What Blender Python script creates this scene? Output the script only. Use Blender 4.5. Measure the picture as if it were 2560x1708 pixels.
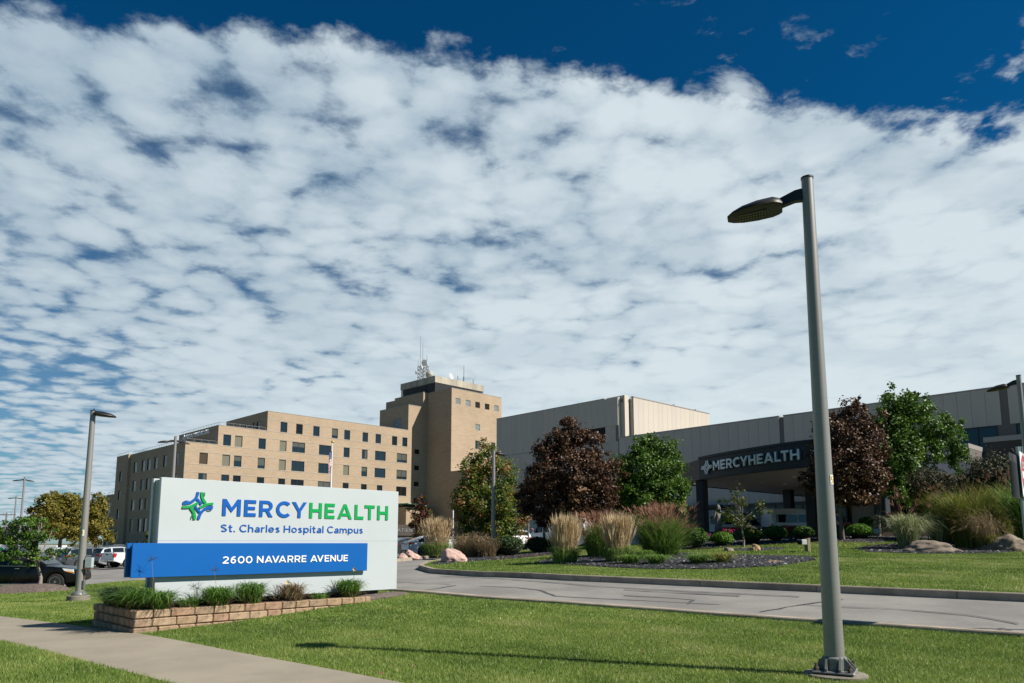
import bpy, math, random
import numpy as np
from mathutils import Vector, Matrix
from mathutils.geometry import delaunay_2d_cdt

SC = bpy.context.scene
COL = SC.collection
for _o in list(bpy.data.objects):
    bpy.data.objects.remove(_o)
PI = math.pi
R = math.radians

# ------------------------------------------------------------------ camera
FOC, PPY, PPX, CAMH = 1806.0, 1118.0, 1280.0, 1.6
PIT = math.atan(240 / 1806.0)
cam = bpy.data.cameras.new('camera')
cam.sensor_width = 36.0
cam.lens = FOC / 2560 * 36.0
cam.shift_y = (PPY - 854) / 2560
cam.clip_start = 0.1
cam.clip_end = 4000
camo = bpy.data.objects.new('camera', cam)
camo.location = (0, 0, CAMH)
camo.rotation_euler = (PI / 2 + PIT, 0, 0)
COL.objects.link(camo)
SC.camera = camo

# ------------------------------------------------------------------ sky and sun
SUN_EL, SUN_AZ = 42.0, 108.0        # azimuth clockwise from +Y
SKY_GAIN = 0.05
W = bpy.data.worlds.new('World')
SC.world = W
W.use_nodes = True
nt = W.node_tree
nt.nodes.clear()
def N(tree, typ, **kw):
    n = tree.nodes.new(typ)
    for k, v in kw.items():
        if k.startswith('i_'):
            n.inputs[int(k[2:])].default_value = v
        else:
            setattr(n, k, v)
    return n
def L(tree, a, b):
    tree.links.new(a, b)
def M(tree, op, a, b=None, c=None, clamp=False):
    n = tree.nodes.new('ShaderNodeMath'); n.operation = op; n.use_clamp = clamp
    for i, v in enumerate((a, b, c)):
        if v is None: continue
        if isinstance(v, (int, float)): n.inputs[i].default_value = v
        else: tree.links.new(v, n.inputs[i])
    return n.outputs[0]
def SSTEP(tree, v, lo, hi):
    n = tree.nodes.new('ShaderNodeMapRange'); n.interpolation_type = 'SMOOTHSTEP'
    tree.links.new(v, n.inputs[0]); n.inputs[1].default_value = lo; n.inputs[2].default_value = hi
    return n.outputs[0]
def NOISE(tree, vec, scale, detail=4, rough=0.55, dist=0.0):
    n = tree.nodes.new('ShaderNodeTexNoise')
    n.inputs['Scale'].default_value = scale; n.inputs['Detail'].default_value = detail
    n.inputs['Roughness'].default_value = rough; n.inputs['Distortion'].default_value = dist
    if vec is not None: tree.links.new(vec, n.inputs['Vector'])
    return n.outputs[0]
def MIXC(tree, f, a, b, blend='MIX'):
    n = tree.nodes.new('ShaderNodeMix'); n.data_type = 'RGBA'; n.blend_type = blend
    for s, v in ((n.inputs[0], f), (n.inputs[6], a), (n.inputs[7], b)):
        if isinstance(v, (int, float)): s.default_value = v
        elif isinstance(v, tuple): s.default_value = v if len(v) == 4 else v + (1,)
        else: tree.links.new(v, s)
    return n.outputs[2]

sky = N(nt, 'ShaderNodeTexSky', sky_type='NISHITA', sun_disc=False)
sky.sun_elevation = R(SUN_EL); sky.sun_rotation = R(SUN_AZ)
sky.air_density = 1.0; sky.dust_density = 0.3; sky.ozone_density = 3.0
tc = N(nt, 'ShaderNodeTexCoord')
sp = N(nt, 'ShaderNodeSeparateXYZ'); L(nt, tc.outputs['Generated'], sp.inputs[0])
zc = M(nt, 'MAXIMUM', M(nt, 'ADD', sp.outputs[2], 0.09), 0.05)
px = M(nt, 'DIVIDE', sp.outputs[0], zc)
py = M(nt, 'DIVIDE', sp.outputs[1], zc)
cb = N(nt, 'ShaderNodeCombineXYZ'); L(nt, px, cb.inputs[0]); L(nt, py, cb.inputs[1])
cb.inputs[2].default_value = 3.7
PV = cb.outputs[0]
# altocumulus deck: cells, breaks between them, and the line along which the deck ends overhead
n_big = NOISE(nt, PV, 2.1, 3, 0.5)
n_mid = NOISE(nt, PV, 8.5, 6, 0.6, 0.2)
n_fin = NOISE(nt, PV, 26.0, 4, 0.6, 0.1)
wn = N(nt, 'ShaderNodeTexNoise'); wn.inputs['Scale'].default_value = 5.5; wn.inputs['Detail'].default_value = 4; L(nt, PV, wn.inputs['Vector'])
wv = N(nt, 'ShaderNodeVectorMath', operation='MULTIPLY_ADD'); L(nt, wn.outputs['Color'], wv.inputs[0]); wv.inputs[1].default_value = (0.17, 0.17, 0); L(nt, PV, wv.inputs[2])
vo = N(nt, 'ShaderNodeTexVoronoi', feature='SMOOTH_F1'); vo.inputs['Scale'].default_value = 8.5; vo.inputs['Smoothness'].default_value = 0.35; L(nt, wv.outputs[0], vo.inputs['Vector'])
cell = M(nt, 'SUBTRACT', 0.95, vo.outputs['Distance'])
d0 = M(nt, 'ADD', M(nt, 'MULTIPLY', n_mid, 0.34), M(nt, 'MULTIPLY', n_big, 0.27))
d0 = M(nt, 'ADD', d0, M(nt, 'MULTIPLY', n_fin, 0.16))
d0 = M(nt, 'ADD', d0, M(nt, 'MULTIPLY', cell, 0.36))
bias = M(nt, 'MULTIPLY', px, 0.040)
bias = M(nt, 'MINIMUM', bias, 0.06); bias = M(nt, 'MAXIMUM', bias, -0.045)
bias = M(nt, 'ADD', bias, M(nt, 'MULTIPLY', SSTEP(nt, py, 1.5, 4.2), 0.10))
az = M(nt, 'DIVIDE', sp.outputs[0], M(nt, 'MAXIMUM', sp.outputs[1], 0.2))
bias = M(nt, 'SUBTRACT', bias, M(nt, 'MULTIPLY', M(nt, 'MULTIPLY', SSTEP(nt, az, -0.38, -0.72), SSTEP(nt, py, 1.9, 3.0)), 0.15))
d1 = M(nt, 'ADD', d0, bias)
cover = SSTEP(nt, d1, 0.315, 0.50)
edge = M(nt, 'SUBTRACT', py, M(nt, 'MULTIPLY', px, 0.17))
edge = M(nt, 'SUBTRACT', edge, 1.20)
edge = M(nt, 'ADD', edge, M(nt, 'MULTIPLY', M(nt, 'SUBTRACT', n_mid, 0.5), 0.13))
edge = M(nt, 'ADD', edge, M(nt, 'MULTIPLY', M(nt, 'SUBTRACT', n_fin, 0.5), 0.10))
edge = M(nt, 'ADD', edge, M(nt, 'MULTIPLY', M(nt, 'SUBTRACT', cell, 0.5), 0.10))
emask = SSTEP(nt, edge, -0.02, 0.06)
cover = M(nt, 'ADD', M(nt, 'MULTIPLY', cover, 0.86), 0.14)
cover = M(nt, 'MULTIPLY', cover, emask)
# loose scraps of cloud beyond the deck's end
scr = SSTEP(nt, M(nt, 'ADD', NOISE(nt, PV, 4.0, 6, 0.62, 0.3), M(nt, 'MULTIPLY', px, 0.16)), 0.635, 0.78)
scr = M(nt, 'MULTIPLY', scr, SSTEP(nt, edge, -0.42, -0.1))
scr = M(nt, 'MULTIPLY', scr, 0.8)
cover = M(nt, 'MAXIMUM', cover, scr)
cover = M(nt, 'MULTIPLY', cover, SSTEP(nt, sp.outputs[2], -0.02, 0.03))
hz = SSTEP(nt, sp.outputs[2], 0.42, 0.05)
thick = SSTEP(nt, d1, 0.37, 0.66)
low = NOISE(nt, PV, 2.4, 4, 0.55)
shade = M(nt, 'ADD', M(nt, 'MULTIPLY', thick, 0.62), M(nt, 'MULTIPLY', SSTEP(nt, low, 0.36, 0.62), 0.42), clamp=True)
side = SSTEP(nt, M(nt, 'DIVIDE', sp.outputs[0], M(nt, 'MAXIMUM', sp.outputs[1], 0.2)), -0.75, 0.25)
shade = M(nt, 'MULTIPLY', shade, M(nt, 'ADD', 0.66, M(nt, 'MULTIPLY', side, 0.34)))
ccol = MIXC(nt, shade, (0.20, 0.28, 0.355), (0.455, 0.515, 0.55))
haz = M(nt, 'MULTIPLY', M(nt, 'MULTIPLY', hz, M(nt, 'ADD', 0.45, M(nt, 'MULTIPLY', side, 0.55))), 0.7)
ccol = MIXC(nt, haz, ccol, (0.47, 0.54, 0.57))
# clear sky, deepened as through a polarising filter
gm = N(nt, 'ShaderNodeGamma', i_1=1.0); L(nt, sky.outputs[0], gm.inputs[0])
tint = MIXC(nt, 1.0, gm.outputs[0], MIXC(nt, SSTEP(nt, sp.outputs[2], 0.0, 0.5), (0.42, 0.78, 0.92), (0.02, 0.50, 0.80)), 'MULTIPLY')
bg1 = N(nt, 'ShaderNodeBackground', i_1=SKY_GAIN); L(nt, tint, bg1.inputs[0])
bg2 = N(nt, 'ShaderNodeBackground', i_1=1.0); L(nt, ccol, bg2.inputs[0])
mx = N(nt, 'ShaderNodeMixShader'); L(nt, cover, mx.inputs[0]); L(nt, bg1.outputs[0], mx.inputs[1]); L(nt, bg2.outputs[0], mx.inputs[2])
wo = N(nt, 'ShaderNodeOutputWorld'); L(nt, mx.outputs[0], wo.inputs[0])
W.cycles.sampling_method = 'MANUAL'; W.cycles.sample_map_resolution = 1024

sun = bpy.data.lights.new('sun', 'SUN')
sun.energy = 5.0; sun.angle = R(0.5); sun.color = (1.0, 0.94, 0.84)
suno = bpy.data.objects.new('sun', sun)
suno.rotation_euler = (R(90 - SUN_EL), 0, R(180 - SUN_AZ))
COL.objects.link(suno)
SC.view_settings.view_transform = 'Standard'
SC.view_settings.look = 'None'
SC.view_settings.gamma = 1.0
SC.view_settings.use_curve_mapping = False
SC.view_settings.exposure = 0.55
SC.cycles.max_bounces = 6
SC.cycles.diffuse_bounces = 3
SC.cycles.transparent_max_bounces = 8
# ------------------------------------------------------------------ rays from the camera station, used to survey true positions
_cp, _sp = math.cos(PIT), math.sin(PIT)
VA = np.array([.7021, .7121, 0.]); VB = np.array([-.7121, .7021, 0.])       # axes of the brick hospital and the street sign
_a = R(47); VA2 = np.array([math.sin(_a), math.cos(_a), 0.]); VB2 = np.array([-VA2[1], VA2[0], 0.])   # axes of the panelled building
CC = np.array([0, 0, CAMH])
def ray(u, v):
    cx = (u - PPX) / FOC; cy = (v - PPY) / FOC
    return np.array([cx, _cp + cy * _sp, _sp - cy * _cp])
def at(u, v, Y):
    d = ray(u, v); return CC + d * (Y / d[1])
def onz(u, v, z):
    d = ray(u, v); return CC + d * ((z - CAMH) / d[2])
def onaxis(u, v, ax, k):
    d = ray(u, v); return CC + d * (k / d.dot(ax))

# ------------------------------------------------------------------ terrain height
CPT = np.array([(4.1,9.4,0),(-3.65,10.6,0),(-6.6,12.9,0),(-1.3,8.6,0),(-8.3,14.2,-.06),(-11.2,16.2,-.15),(-4,8.8,0),(-8,11.7,-.04),(0,4,-.02),(10,4,-.02),
(-3.2,16.6,.3),(-2.6,18.2,.36),(-3.3,21,.36),(3,15.5,.2),(8,11.6,.12),(14,7,.1),
(-4,31,.42),(-1.4,27.5,.45),(4.3,22.0,.45),(11.5,16.5,.36),(18,11,.3),
(-7.5,53,.6),(-5,36,.48),(-12,44,.35),(8,40,1.2),(14,38,1.5),(17.5,38.5,1.72),(22,38,1.7),(12,50,1.7),(20,32,1.25),(28,28,1.3),(25,45,1.8),(5,32,.85),(10,28,.95),(2,40,.85),(-1,46,.7),
(-16,27,-.45),(-13,21,-.25),(-18,20,-.3),(-25,37,-.57),(-20,32,-.5),(-35,61,-.5),(-50,140,-.5),(-60,100,-.5),(-150,180,-.5),(20,150,.6),(60,130,1),(60,60,1.7),(0,80,.7),(0,-20,-.2),(-30,0,-.4),(40,-5,.2),(-45,30,-.6)], float)
_n = len(CPT); _xy = CPT[:, :2] / 50
def _U(r2): return np.where(r2 > 1e-9, r2 * np.log(np.maximum(r2, 1e-9)), 0)
_K = _U(((_xy[:, None] - _xy[None]) ** 2).sum(-1)) + np.eye(_n) * 1e-4
_P = np.c_[np.ones(_n), _xy]
_W = np.linalg.solve(np.block([[_K, _P], [_P.T, np.zeros((3, 3))]]), np.r_[CPT[:, 2], 0, 0, 0])
def HH(x, y):
    x = np.asarray(x, float); y = np.asarray(y, float)
    q = np.stack([x, y], -1) / 50
    r = ((q[..., None, :] - _xy) ** 2).sum(-1)
    h = _U(r) @ _W[:_n] + _W[_n] + q @ _W[_n + 1:]
    dd = np.hypot(x, y - 60)
    k = np.clip((dd - 130) / 120, 0, 1); k = k * k * (3 - 2 * k)
    return np.clip(h, -3, 3) * (1 - k) + 0.2 * k
def H(x, y): return float(HH(x, y))
def gnd(u, v):
    d = ray(u, v); k = np.arange(3, 250, .05); p = CC + d * k[:, None]
    h = p[:, 2] - HH(p[:, 0], p[:, 1]); i = int(np.argmax(h < 0))
    return p[i]

# ------------------------------------------------------------------ objects
class Frame:
    """local axes (s, t, z) -> world"""
    def __init__(self, rot=0.0, org=(0, 0, 0)):
        self.rot = rot; self.org = org
ROT1 = math.atan2(VA[1], VA[0]); ROT2 = math.atan2(VA2[1], VA2[0])

def setp(o, label=None, cat=None, group=None, kind=None):
    if label: o['label'] = label
    if cat: o['category'] = cat
    if group: o['group'] = group
    if kind: o['kind'] = kind
    return o
def thing(name, label, cat, loc=(0, 0, 0), rotz=0.0, group=None):
    o = bpy.data.objects.new(name, None); COL.objects.link(o)
    o.empty_display_size = 0.2
    o.location = loc; o.rotation_euler = (0, 0, rotz)
    setp(o, label, cat, group)
    return o
def link(name, me, parent=None, mat=None):
    o = bpy.data.objects.new(name, me); COL.objects.link(o)
    if mat is not None:
        for m in (mat if isinstance(mat, (list, tuple)) else [mat]): me.materials.append(m)
    if parent is not None: o.parent = parent
    return o
def dup(root, loc, rotz=None, label=None, group=None):
    r = root.copy(); COL.objects.link(r); r.location = loc
    if rotz is not None: r.rotation_euler = (0, 0, rotz)
    if label: r['label'] = label
    if group: r['group'] = group
    for ch in list(root.children):
        c = ch.copy(); COL.objects.link(c); c.parent = r
        for g in ch.children:
            d = g.copy(); COL.objects.link(d); d.parent = c
    return r
def bigmesh(name, V, F, tint=None, smooth=False):
    """V (n,3), F (m,k) arrays, k = 3 or 4"""
    V = np.asarray(V, np.float32); F = np.asarray(F, np.int32)
    me = bpy.data.meshes.new(name)
    me.vertices.add(len(V)); me.vertices.foreach_set('co', V.ravel())
    k = F.shape[1]
    me.loops.add(F.size); me.loops.foreach_set('vertex_index', F.ravel())
    me.polygons.add(len(F)); me.polygons.foreach_set('loop_start', np.arange(0, F.size, k, dtype=np.int32))
    me.polygons.foreach_set('loop_total', np.full(len(F), k, np.int32))
    me.update(calc_edges=True)
    if tint is not None:
        a = me.attributes.new('tint', 'FLOAT', 'POINT'); a.data.foreach_set('value', np.asarray(tint, np.float32))
    if smooth: me.polygons.foreach_set('use_smooth', np.ones(len(F), bool))
    return me

class MB:
    def __init__(self, org=(0, 0, 0)):
        self.v = []; self.f = []; self.m = []; self.org = org
    def add(self, vs, fs, m=0):
        b = len(self.v); ox, oy, oz = self.org
        self.v += [(x - ox, y - oy, z - oz) for x, y, z in vs]
        self.f += [tuple(b + i for i in f) for f in fs]; self.m += [m] * len(fs)
    def box(self, x0, x1, y0, y1, z0, z1, m=0):
        self.add([(x0,y0,z0),(x1,y0,z0),(x1,y1,z0),(x0,y1,z0),(x0,y0,z1),(x1,y0,z1),(x1,y1,z1),(x0,y1,z1)],
                 [(0,3,2,1),(4,5,6,7),(0,1,5,4),(1,2,6,5),(2,3,7,6),(3,0,4,7)], m)
    def bbox(self, x0, x1, y0, y1, z0, z1, c=0.01, m=0):
        """box with chamfered edges"""
        vs = []; idx = {}
        for ix, x in enumerate((x0, x1)):
            for iy, y in enumerate((y0, y1)):
                for iz, z in enumerate((z0, z1)):
                    sx = c if ix == 0 else -c; sy = c if iy == 0 else -c; sz = c if iz == 0 else -c
                    idx[ix, iy, iz] = (len(vs), len(vs) + 1, len(vs) + 2)
                    vs += [(x, y + sy, z + sz), (x + sx, y, z + sz), (x + sx, y + sy, z)]
        fs = []
        for i in (0, 1):
            q = [idx[i, 0, 0][0], idx[i, 1, 0][0], idx[i, 1, 1][0], idx[i, 0, 1][0]]; fs.append(q if i else q[::-1])
            q = [idx[0, i, 0][1], idx[1, i, 0][1], idx[1, i, 1][1], idx[0, i, 1][1]]; fs.append(q[::-1] if i else q)
            q = [idx[0, 0, i][2], idx[1, 0, i][2], idx[1, 1, i][2], idx[0, 1, i][2]]; fs.append(q if i else q[::-1])
        for j in (0, 1):
            for k in (0, 1):
                a, b = idx[0, j, k], idx[1, j, k]; fs.append((a[1], b[1], b[2], a[2]))
                a, b = idx[j, 0, k], idx[j, 1, k]; fs.append((a[0], b[0], b[2], a[2]))
                a, b = idx[j, k, 0], idx[j, k, 1]; fs.append((a[0], b[0], b[1], a[1]))
        for t in idx.values(): fs.append(t)
        self.add(vs, fs, m)
    def quad(self, a, b, c, d, m=0): self.add([a, b, c, d], [(0, 1, 2, 3)], m)
    def prism(self, poly, z0, z1, m=0, axis='z'):
        n = len(poly)
        if axis == 'z': vs = [(x, y, z0) for x, y in poly] + [(x, y, z1) for x, y in poly]
        elif axis == 'y': vs = [(x, z0, y) for x, y in poly] + [(x, z1, y) for x, y in poly]
        else: vs = [(z0, x, y) for x, y in poly] + [(z1, x, y) for x, y in poly]
        self.add(vs, [tuple(range(n))[::-1], tuple(range(n, 2 * n))] + [(i, (i + 1) % n, n + (i + 1) % n, n + i) for i in range(n)], m)
    def tube(self, pts, rad, k=8, m=0, caps=True):
        pts = [Vector(p) for p in pts]; n = len(pts)
        if not hasattr(rad, '__len__'): rad = [rad] * n
        up = None; vs = []; fs = []
        for i, p in enumerate(pts):
            d = (pts[min(i + 1, n - 1)] - pts[max(i - 1, 0)]).normalized()
            if up is None:
                up = Vector((0, 0, 1)) if abs(d.z) < .9 else Vector((1, 0, 0))
            u = d.cross(up).normalized(); w = u.cross(d).normalized(); up = w
            for j in range(k):
                a = 2 * PI * j / k
                vs.append(tuple(p + (u * math.cos(a) + w * math.sin(a)) * rad[i]))
        for i in range(n - 1):
            for j in range(k):
                j2 = (j + 1) % k
                fs.append((i * k + j, i * k + j2, (i + 1) * k + j2, (i + 1) * k + j))
        if caps: fs += [tuple(range(k))[::-1], tuple((n - 1) * k + j for j in range(k))]
        self.add(vs, fs, m)
    def lathe(self, prof, cx=0, cy=0, k=24, m=0):
        vs = []; fs = []; n = len(prof)
        for r, z in prof:
            for j in range(k):
                a = 2 * PI * j / k; vs.append((cx + r * math.cos(a), cy + r * math.sin(a), z))
        for i in range(n - 1):
            for j in range(k):
                j2 = (j + 1) % k; fs.append((i * k + j, i * k + j2, (i + 1) * k + j2, (i + 1) * k + j))
        fs += [tuple(range(k))[::-1], tuple((n - 1) * k + j for j in range(k))]
        self.add(vs, fs, m)
    def ball(self, c, r, seg=12, rings=8, m=0, noise=0, rnd=None):
        rx, ry, rz = r if hasattr(r, '__len__') else (r, r, r)
        vs = [(c[0], c[1], c[2] - rz)]; fs = []
        for i in range(1, rings):
            ph = -PI / 2 + PI * i / rings
            for j in range(seg):
                a = 2 * PI * j / seg; s = 1 + (rnd.uniform(-noise, noise) if rnd else 0)
                vs.append((c[0] + rx * s * math.cos(ph) * math.cos(a), c[1] + ry * s * math.cos(ph) * math.sin(a), c[2] + rz * s * math.sin(ph)))
        vs.append((c[0], c[1], c[2] + rz)); top = len(vs) - 1
        for j in range(seg):
            fs.append((0, 1 + (j + 1) % seg, 1 + j)); b = 1 + (rings - 2) * seg; fs.append((top, b + j, b + (j + 1) % seg))
        for i in range(rings - 2):
            for j in range(seg):
                a = 1 + i * seg; b = a + seg; fs.append((a + j, a + (j + 1) % seg, b + (j + 1) % seg, b + j))
        self.add(vs, fs, m)
    def build(self, name, mat, parent=None, smooth=None, bevel=0):
        me = bpy.data.meshes.new(name); me.from_pydata(self.v, [], self.f); me.update()
        o = link(name, me, parent, mat)
        if any(self.m): me.polygons.foreach_set('material_index', self.m)
        if smooth is not None:
            me.polygons.foreach_set('use_smooth', [True] * len(self.f)); me.set_sharp_from_angle(angle=R(smooth))
        if bevel:
            b = o.modifiers.new('bevel', 'BEVEL'); b.width = bevel; b.segments = 2; b.limit_method = 'ANGLE'
        return o

# ------------------------------------------------------------------ materials
MATS = {}
def mat(name, col, rough=0.6, metal=0.0, var=0.0, vscale=6.0, fine=0.0, fscale=60.0, bump=0.0, bscale=40.0, col2=None, spec=0.5, coat=0.0, stretch=None, detail=5):
    """principled surface with large mottling (var), fine grain (fine) and relief (bump)"""
    m = bpy.data.materials.new(name); m.use_nodes = True; t = m.node_tree; p = t.nodes['Principled BSDF']
    p.inputs['Roughness'].default_value = rough; p.inputs['Metallic'].default_value = metal
    p.inputs['Specular IOR Level'].default_value = spec; p.inputs['Coat Weight'].default_value = coat
    c4 = tuple(col) + (1,)
    p.inputs['Base Color'].default_value = c4
    if var or fine or bump:
        g = N(t, 'ShaderNodeTexCoord'); vec = g.outputs['Object']
        if stretch:
            mp = N(t, 'ShaderNodeMapping'); mp.inputs['Scale'].default_value = stretch; L(t, vec, mp.inputs[0]); vec = mp.outputs[0]
        cur = None
        if var:
            f = SSTEP(t, NOISE(t, vec, vscale, detail, 0.6), 0.3, 0.7)
            lo = tuple(x * (1 - var) for x in col) if col2 is None else tuple(col2)
            hi = tuple(min(1, x * (1 + var * .6)) for x in col) if col2 is None else tuple(col)
            cur = MIXC(t, f, lo, hi)
        if fine:
            f = SSTEP(t, NOISE(t, vec, fscale, 3, 0.7), 0.25, 0.75)
            v = M(t, 'ADD', 1 - fine, M(t, 'MULTIPLY', f, 2 * fine))
            cbn = N(t, 'ShaderNodeCombineColor'); [L(t, v, cbn.inputs[i]) for i in range(3)]
            cur = MIXC(t, 1.0, cur if cur is not None else c4, cbn.outputs[0], 'MULTIPLY')
        if cur is not None: L(t, cur, p.inputs['Base Color'])
        if bump:
            b = N(t, 'ShaderNodeBump'); b.inputs['Strength'].default_value = bump; b.inputs['Distance'].default_value = 0.02
            L(t, NOISE(t, vec, bscale, 4, 0.65), b.inputs['Height']); L(t, b.outputs[0], p.inputs['Normal'])
    MATS[name] = m
    return m
def leafmat(name, cols, rough=0.55, trans=0.25, spec=0.3):
    """foliage coloured by the per-leaf attribute 'tint' through a ramp of leaf colours"""
    m = bpy.data.materials.new(name); m.use_nodes = True; t = m.node_tree; p = t.nodes['Principled BSDF']
    at_ = N(t, 'ShaderNodeAttribute', attribute_name='tint')
    rp = N(t, 'ShaderNodeValToRGB'); e = rp.color_ramp.elements
    while len(e) < len(cols): e.new(0.5)
    for i, c in enumerate(cols):
        e[i].position = i / (len(cols) - 1); e[i].color = tuple(c) + (1,)
    L(t, at_.outputs['Fac'], rp.inputs[0]); L(t, rp.outputs[0], p.inputs['Base Color'])
    p.inputs['Roughness'].default_value = rough; p.inputs['Specular IOR Level'].default_value = spec
    if trans:
        tr = N(t, 'ShaderNodeBsdfTranslucent'); L(t, rp.outputs[0], tr.inputs[0])
        mx = N(t, 'ShaderNodeMixShader', i_0=trans); L(t, p.outputs[0], mx.inputs[1]); L(t, tr.outputs[0], mx.inputs[2])
        L(t, mx.outputs[0], t.nodes['Material Output'].inputs[0])
    MATS[name] = m
    return m
def brickmat(name, c1, c2, mortar, bw, bh, ms=0.012, axis='sum', var=0.16):
    m = bpy.data.materials.new(name); m.use_nodes = True; t = m.node_tree; p = t.nodes['Principled BSDF']
    g = N(t, 'ShaderNodeTexCoord'); s = N(t, 'ShaderNodeSeparateXYZ'); L(t, g.outputs['Object'], s.inputs[0])
    cbn = N(t, 'ShaderNodeCombineXYZ'); L(t, M(t, 'ADD', s.outputs[0], s.outputs[1]), cbn.inputs[0]); L(t, s.outputs[2], cbn.inputs[1])
    b = N(t, 'ShaderNodeTexBrick'); L(t, cbn.outputs[0], b.inputs['Vector'])
    b.inputs['Color1'].default_value = tuple(c1) + (1,); b.inputs['Color2'].default_value = tuple(c2) + (1,)
    b.inputs['Mortar'].default_value = tuple(mortar) + (1,); b.inputs['Scale'].default_value = 1.0
    b.inputs['Brick Width'].default_value = bw; b.inputs['Row Height'].default_value = bh
    b.inputs['Mortar Size'].default_value = ms; b.inputs['Bias'].default_value = 0.0
    vec = g.outputs['Object']
    mp = N(t, 'ShaderNodeMapping'); mp.inputs['Scale'].default_value = (.5, .5, 3.2); L(t, vec, mp.inputs[0])
    f = SSTEP(t, NOISE(t, mp.outputs[0], 1.4, 6, 0.75), 0.3, 0.72)
    v = M(t, 'ADD', 1 - var, M(t, 'MULTIPLY', f, var * 1.5))
    f2 = SSTEP(t, NOISE(t, vec, 0.12, 4, 0.6), 0.3, 0.7)
    v = M(t, 'MULTIPLY', v, M(t, 'ADD', 0.92, M(t, 'MULTIPLY', f2, 0.12)))
    cc = N(t, 'ShaderNodeCombineColor'); [L(t, v, cc.inputs[i]) for i in range(3)]
    L(t, MIXC(t, 1.0, b.outputs[0], cc.outputs[0], 'MULTIPLY'), p.inputs['Base Color'])
    p.inputs['Roughness'].default_value = 0.9; p.inputs['Specular IOR Level'].default_value = 0.2
    MATS[name] = m
    return m
def glassmat(name, col, rough=0.06, spec=0.5, wav=0.0):
    m = mat(name, col, rough, spec=spec)
    if wav:
        t = m.node_tree; g = N(t, 'ShaderNodeTexCoord'); b = N(t, 'ShaderNodeBump'); b.inputs['Strength'].default_value = wav; b.inputs['Distance'].default_value = .05
        L(t, NOISE(t, g.outputs['Object'], .6, 2, .5), b.inputs['Height']); L(t, b.outputs[0], t.nodes['Principled BSDF'].inputs['Normal'])
    return m
# ------------------------------------------------------------------ material set
asphalt = mat('asphalt', (.225,.215,.20), .92, var=.22, vscale=.45, fine=.18, detail=8, fscale=45, bump=.25, bscale=90, spec=.25)
concrete = mat('concrete', (.28,.245,.19), .9, var=.14, vscale=.7, fine=.10, fscale=70, bump=.2, bscale=60, spec=.25)
kerbmat = mat('kerb_concrete', (.33,.28,.22), .92, var=.3, vscale=1.6, fine=.14, fscale=40, bump=.3, bscale=50, spec=.2)
tar = mat('crack_sealant', (.075,.075,.075), .7, var=.3, vscale=5)
soil = mat('soil', (.07,.055,.04), .95, var=.3, vscale=9, bump=.6, bscale=30)
mulchm = mat('mulch', (.13,.10,.085), .95, var=.45, vscale=14, fine=.25, fscale=70, bump=.8, bscale=50)
slate = mat('slate_bed', (.028,.029,.032), .8, var=.4, vscale=12, bump=.7, bscale=40)
farground = mat('far_ground', (.12,.13,.08), .95, var=.3, vscale=.05)
turf = mat('turf', (.18,.24,.052), .95, var=.25, vscale=.9, col2=(.085,.14,.03), fine=.3, fscale=55, bump=.9, bscale=80, spec=.1)
bladem = leafmat('grass_blade', [(.09,.155,.028),(.165,.25,.045),(.27,.33,.08),(.43,.41,.20)], .5, .35)
steel = mat('galvanised_steel', (.34,.345,.345), .45, .75, var=.08, vscale=3, stretch=(1,1,8))
polem = mat('brushed_aluminium', (.255,.245,.235), .45, .25, var=.05, vscale=26, stretch=(.15,.15,5.0), fine=.03, fscale=90)
darkmetal = mat('dark_bronze_metal', (.022,.02,.019), .5, .2, var=.2, vscale=6)
rust = mat('rusty_steel', (.16,.075,.04), .85, .2, var=.4, vscale=20, bump=.4)
white = mat('white_paint', (.72,.73,.74), .45, var=.05, vscale=3)
redm = mat('sign_red', (.42,.015,.03), .45)
black = mat('black_rubber', (.012,.012,.013), .75)
blackgloss = mat('black_gloss', (.01,.01,.011), .15)

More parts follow.
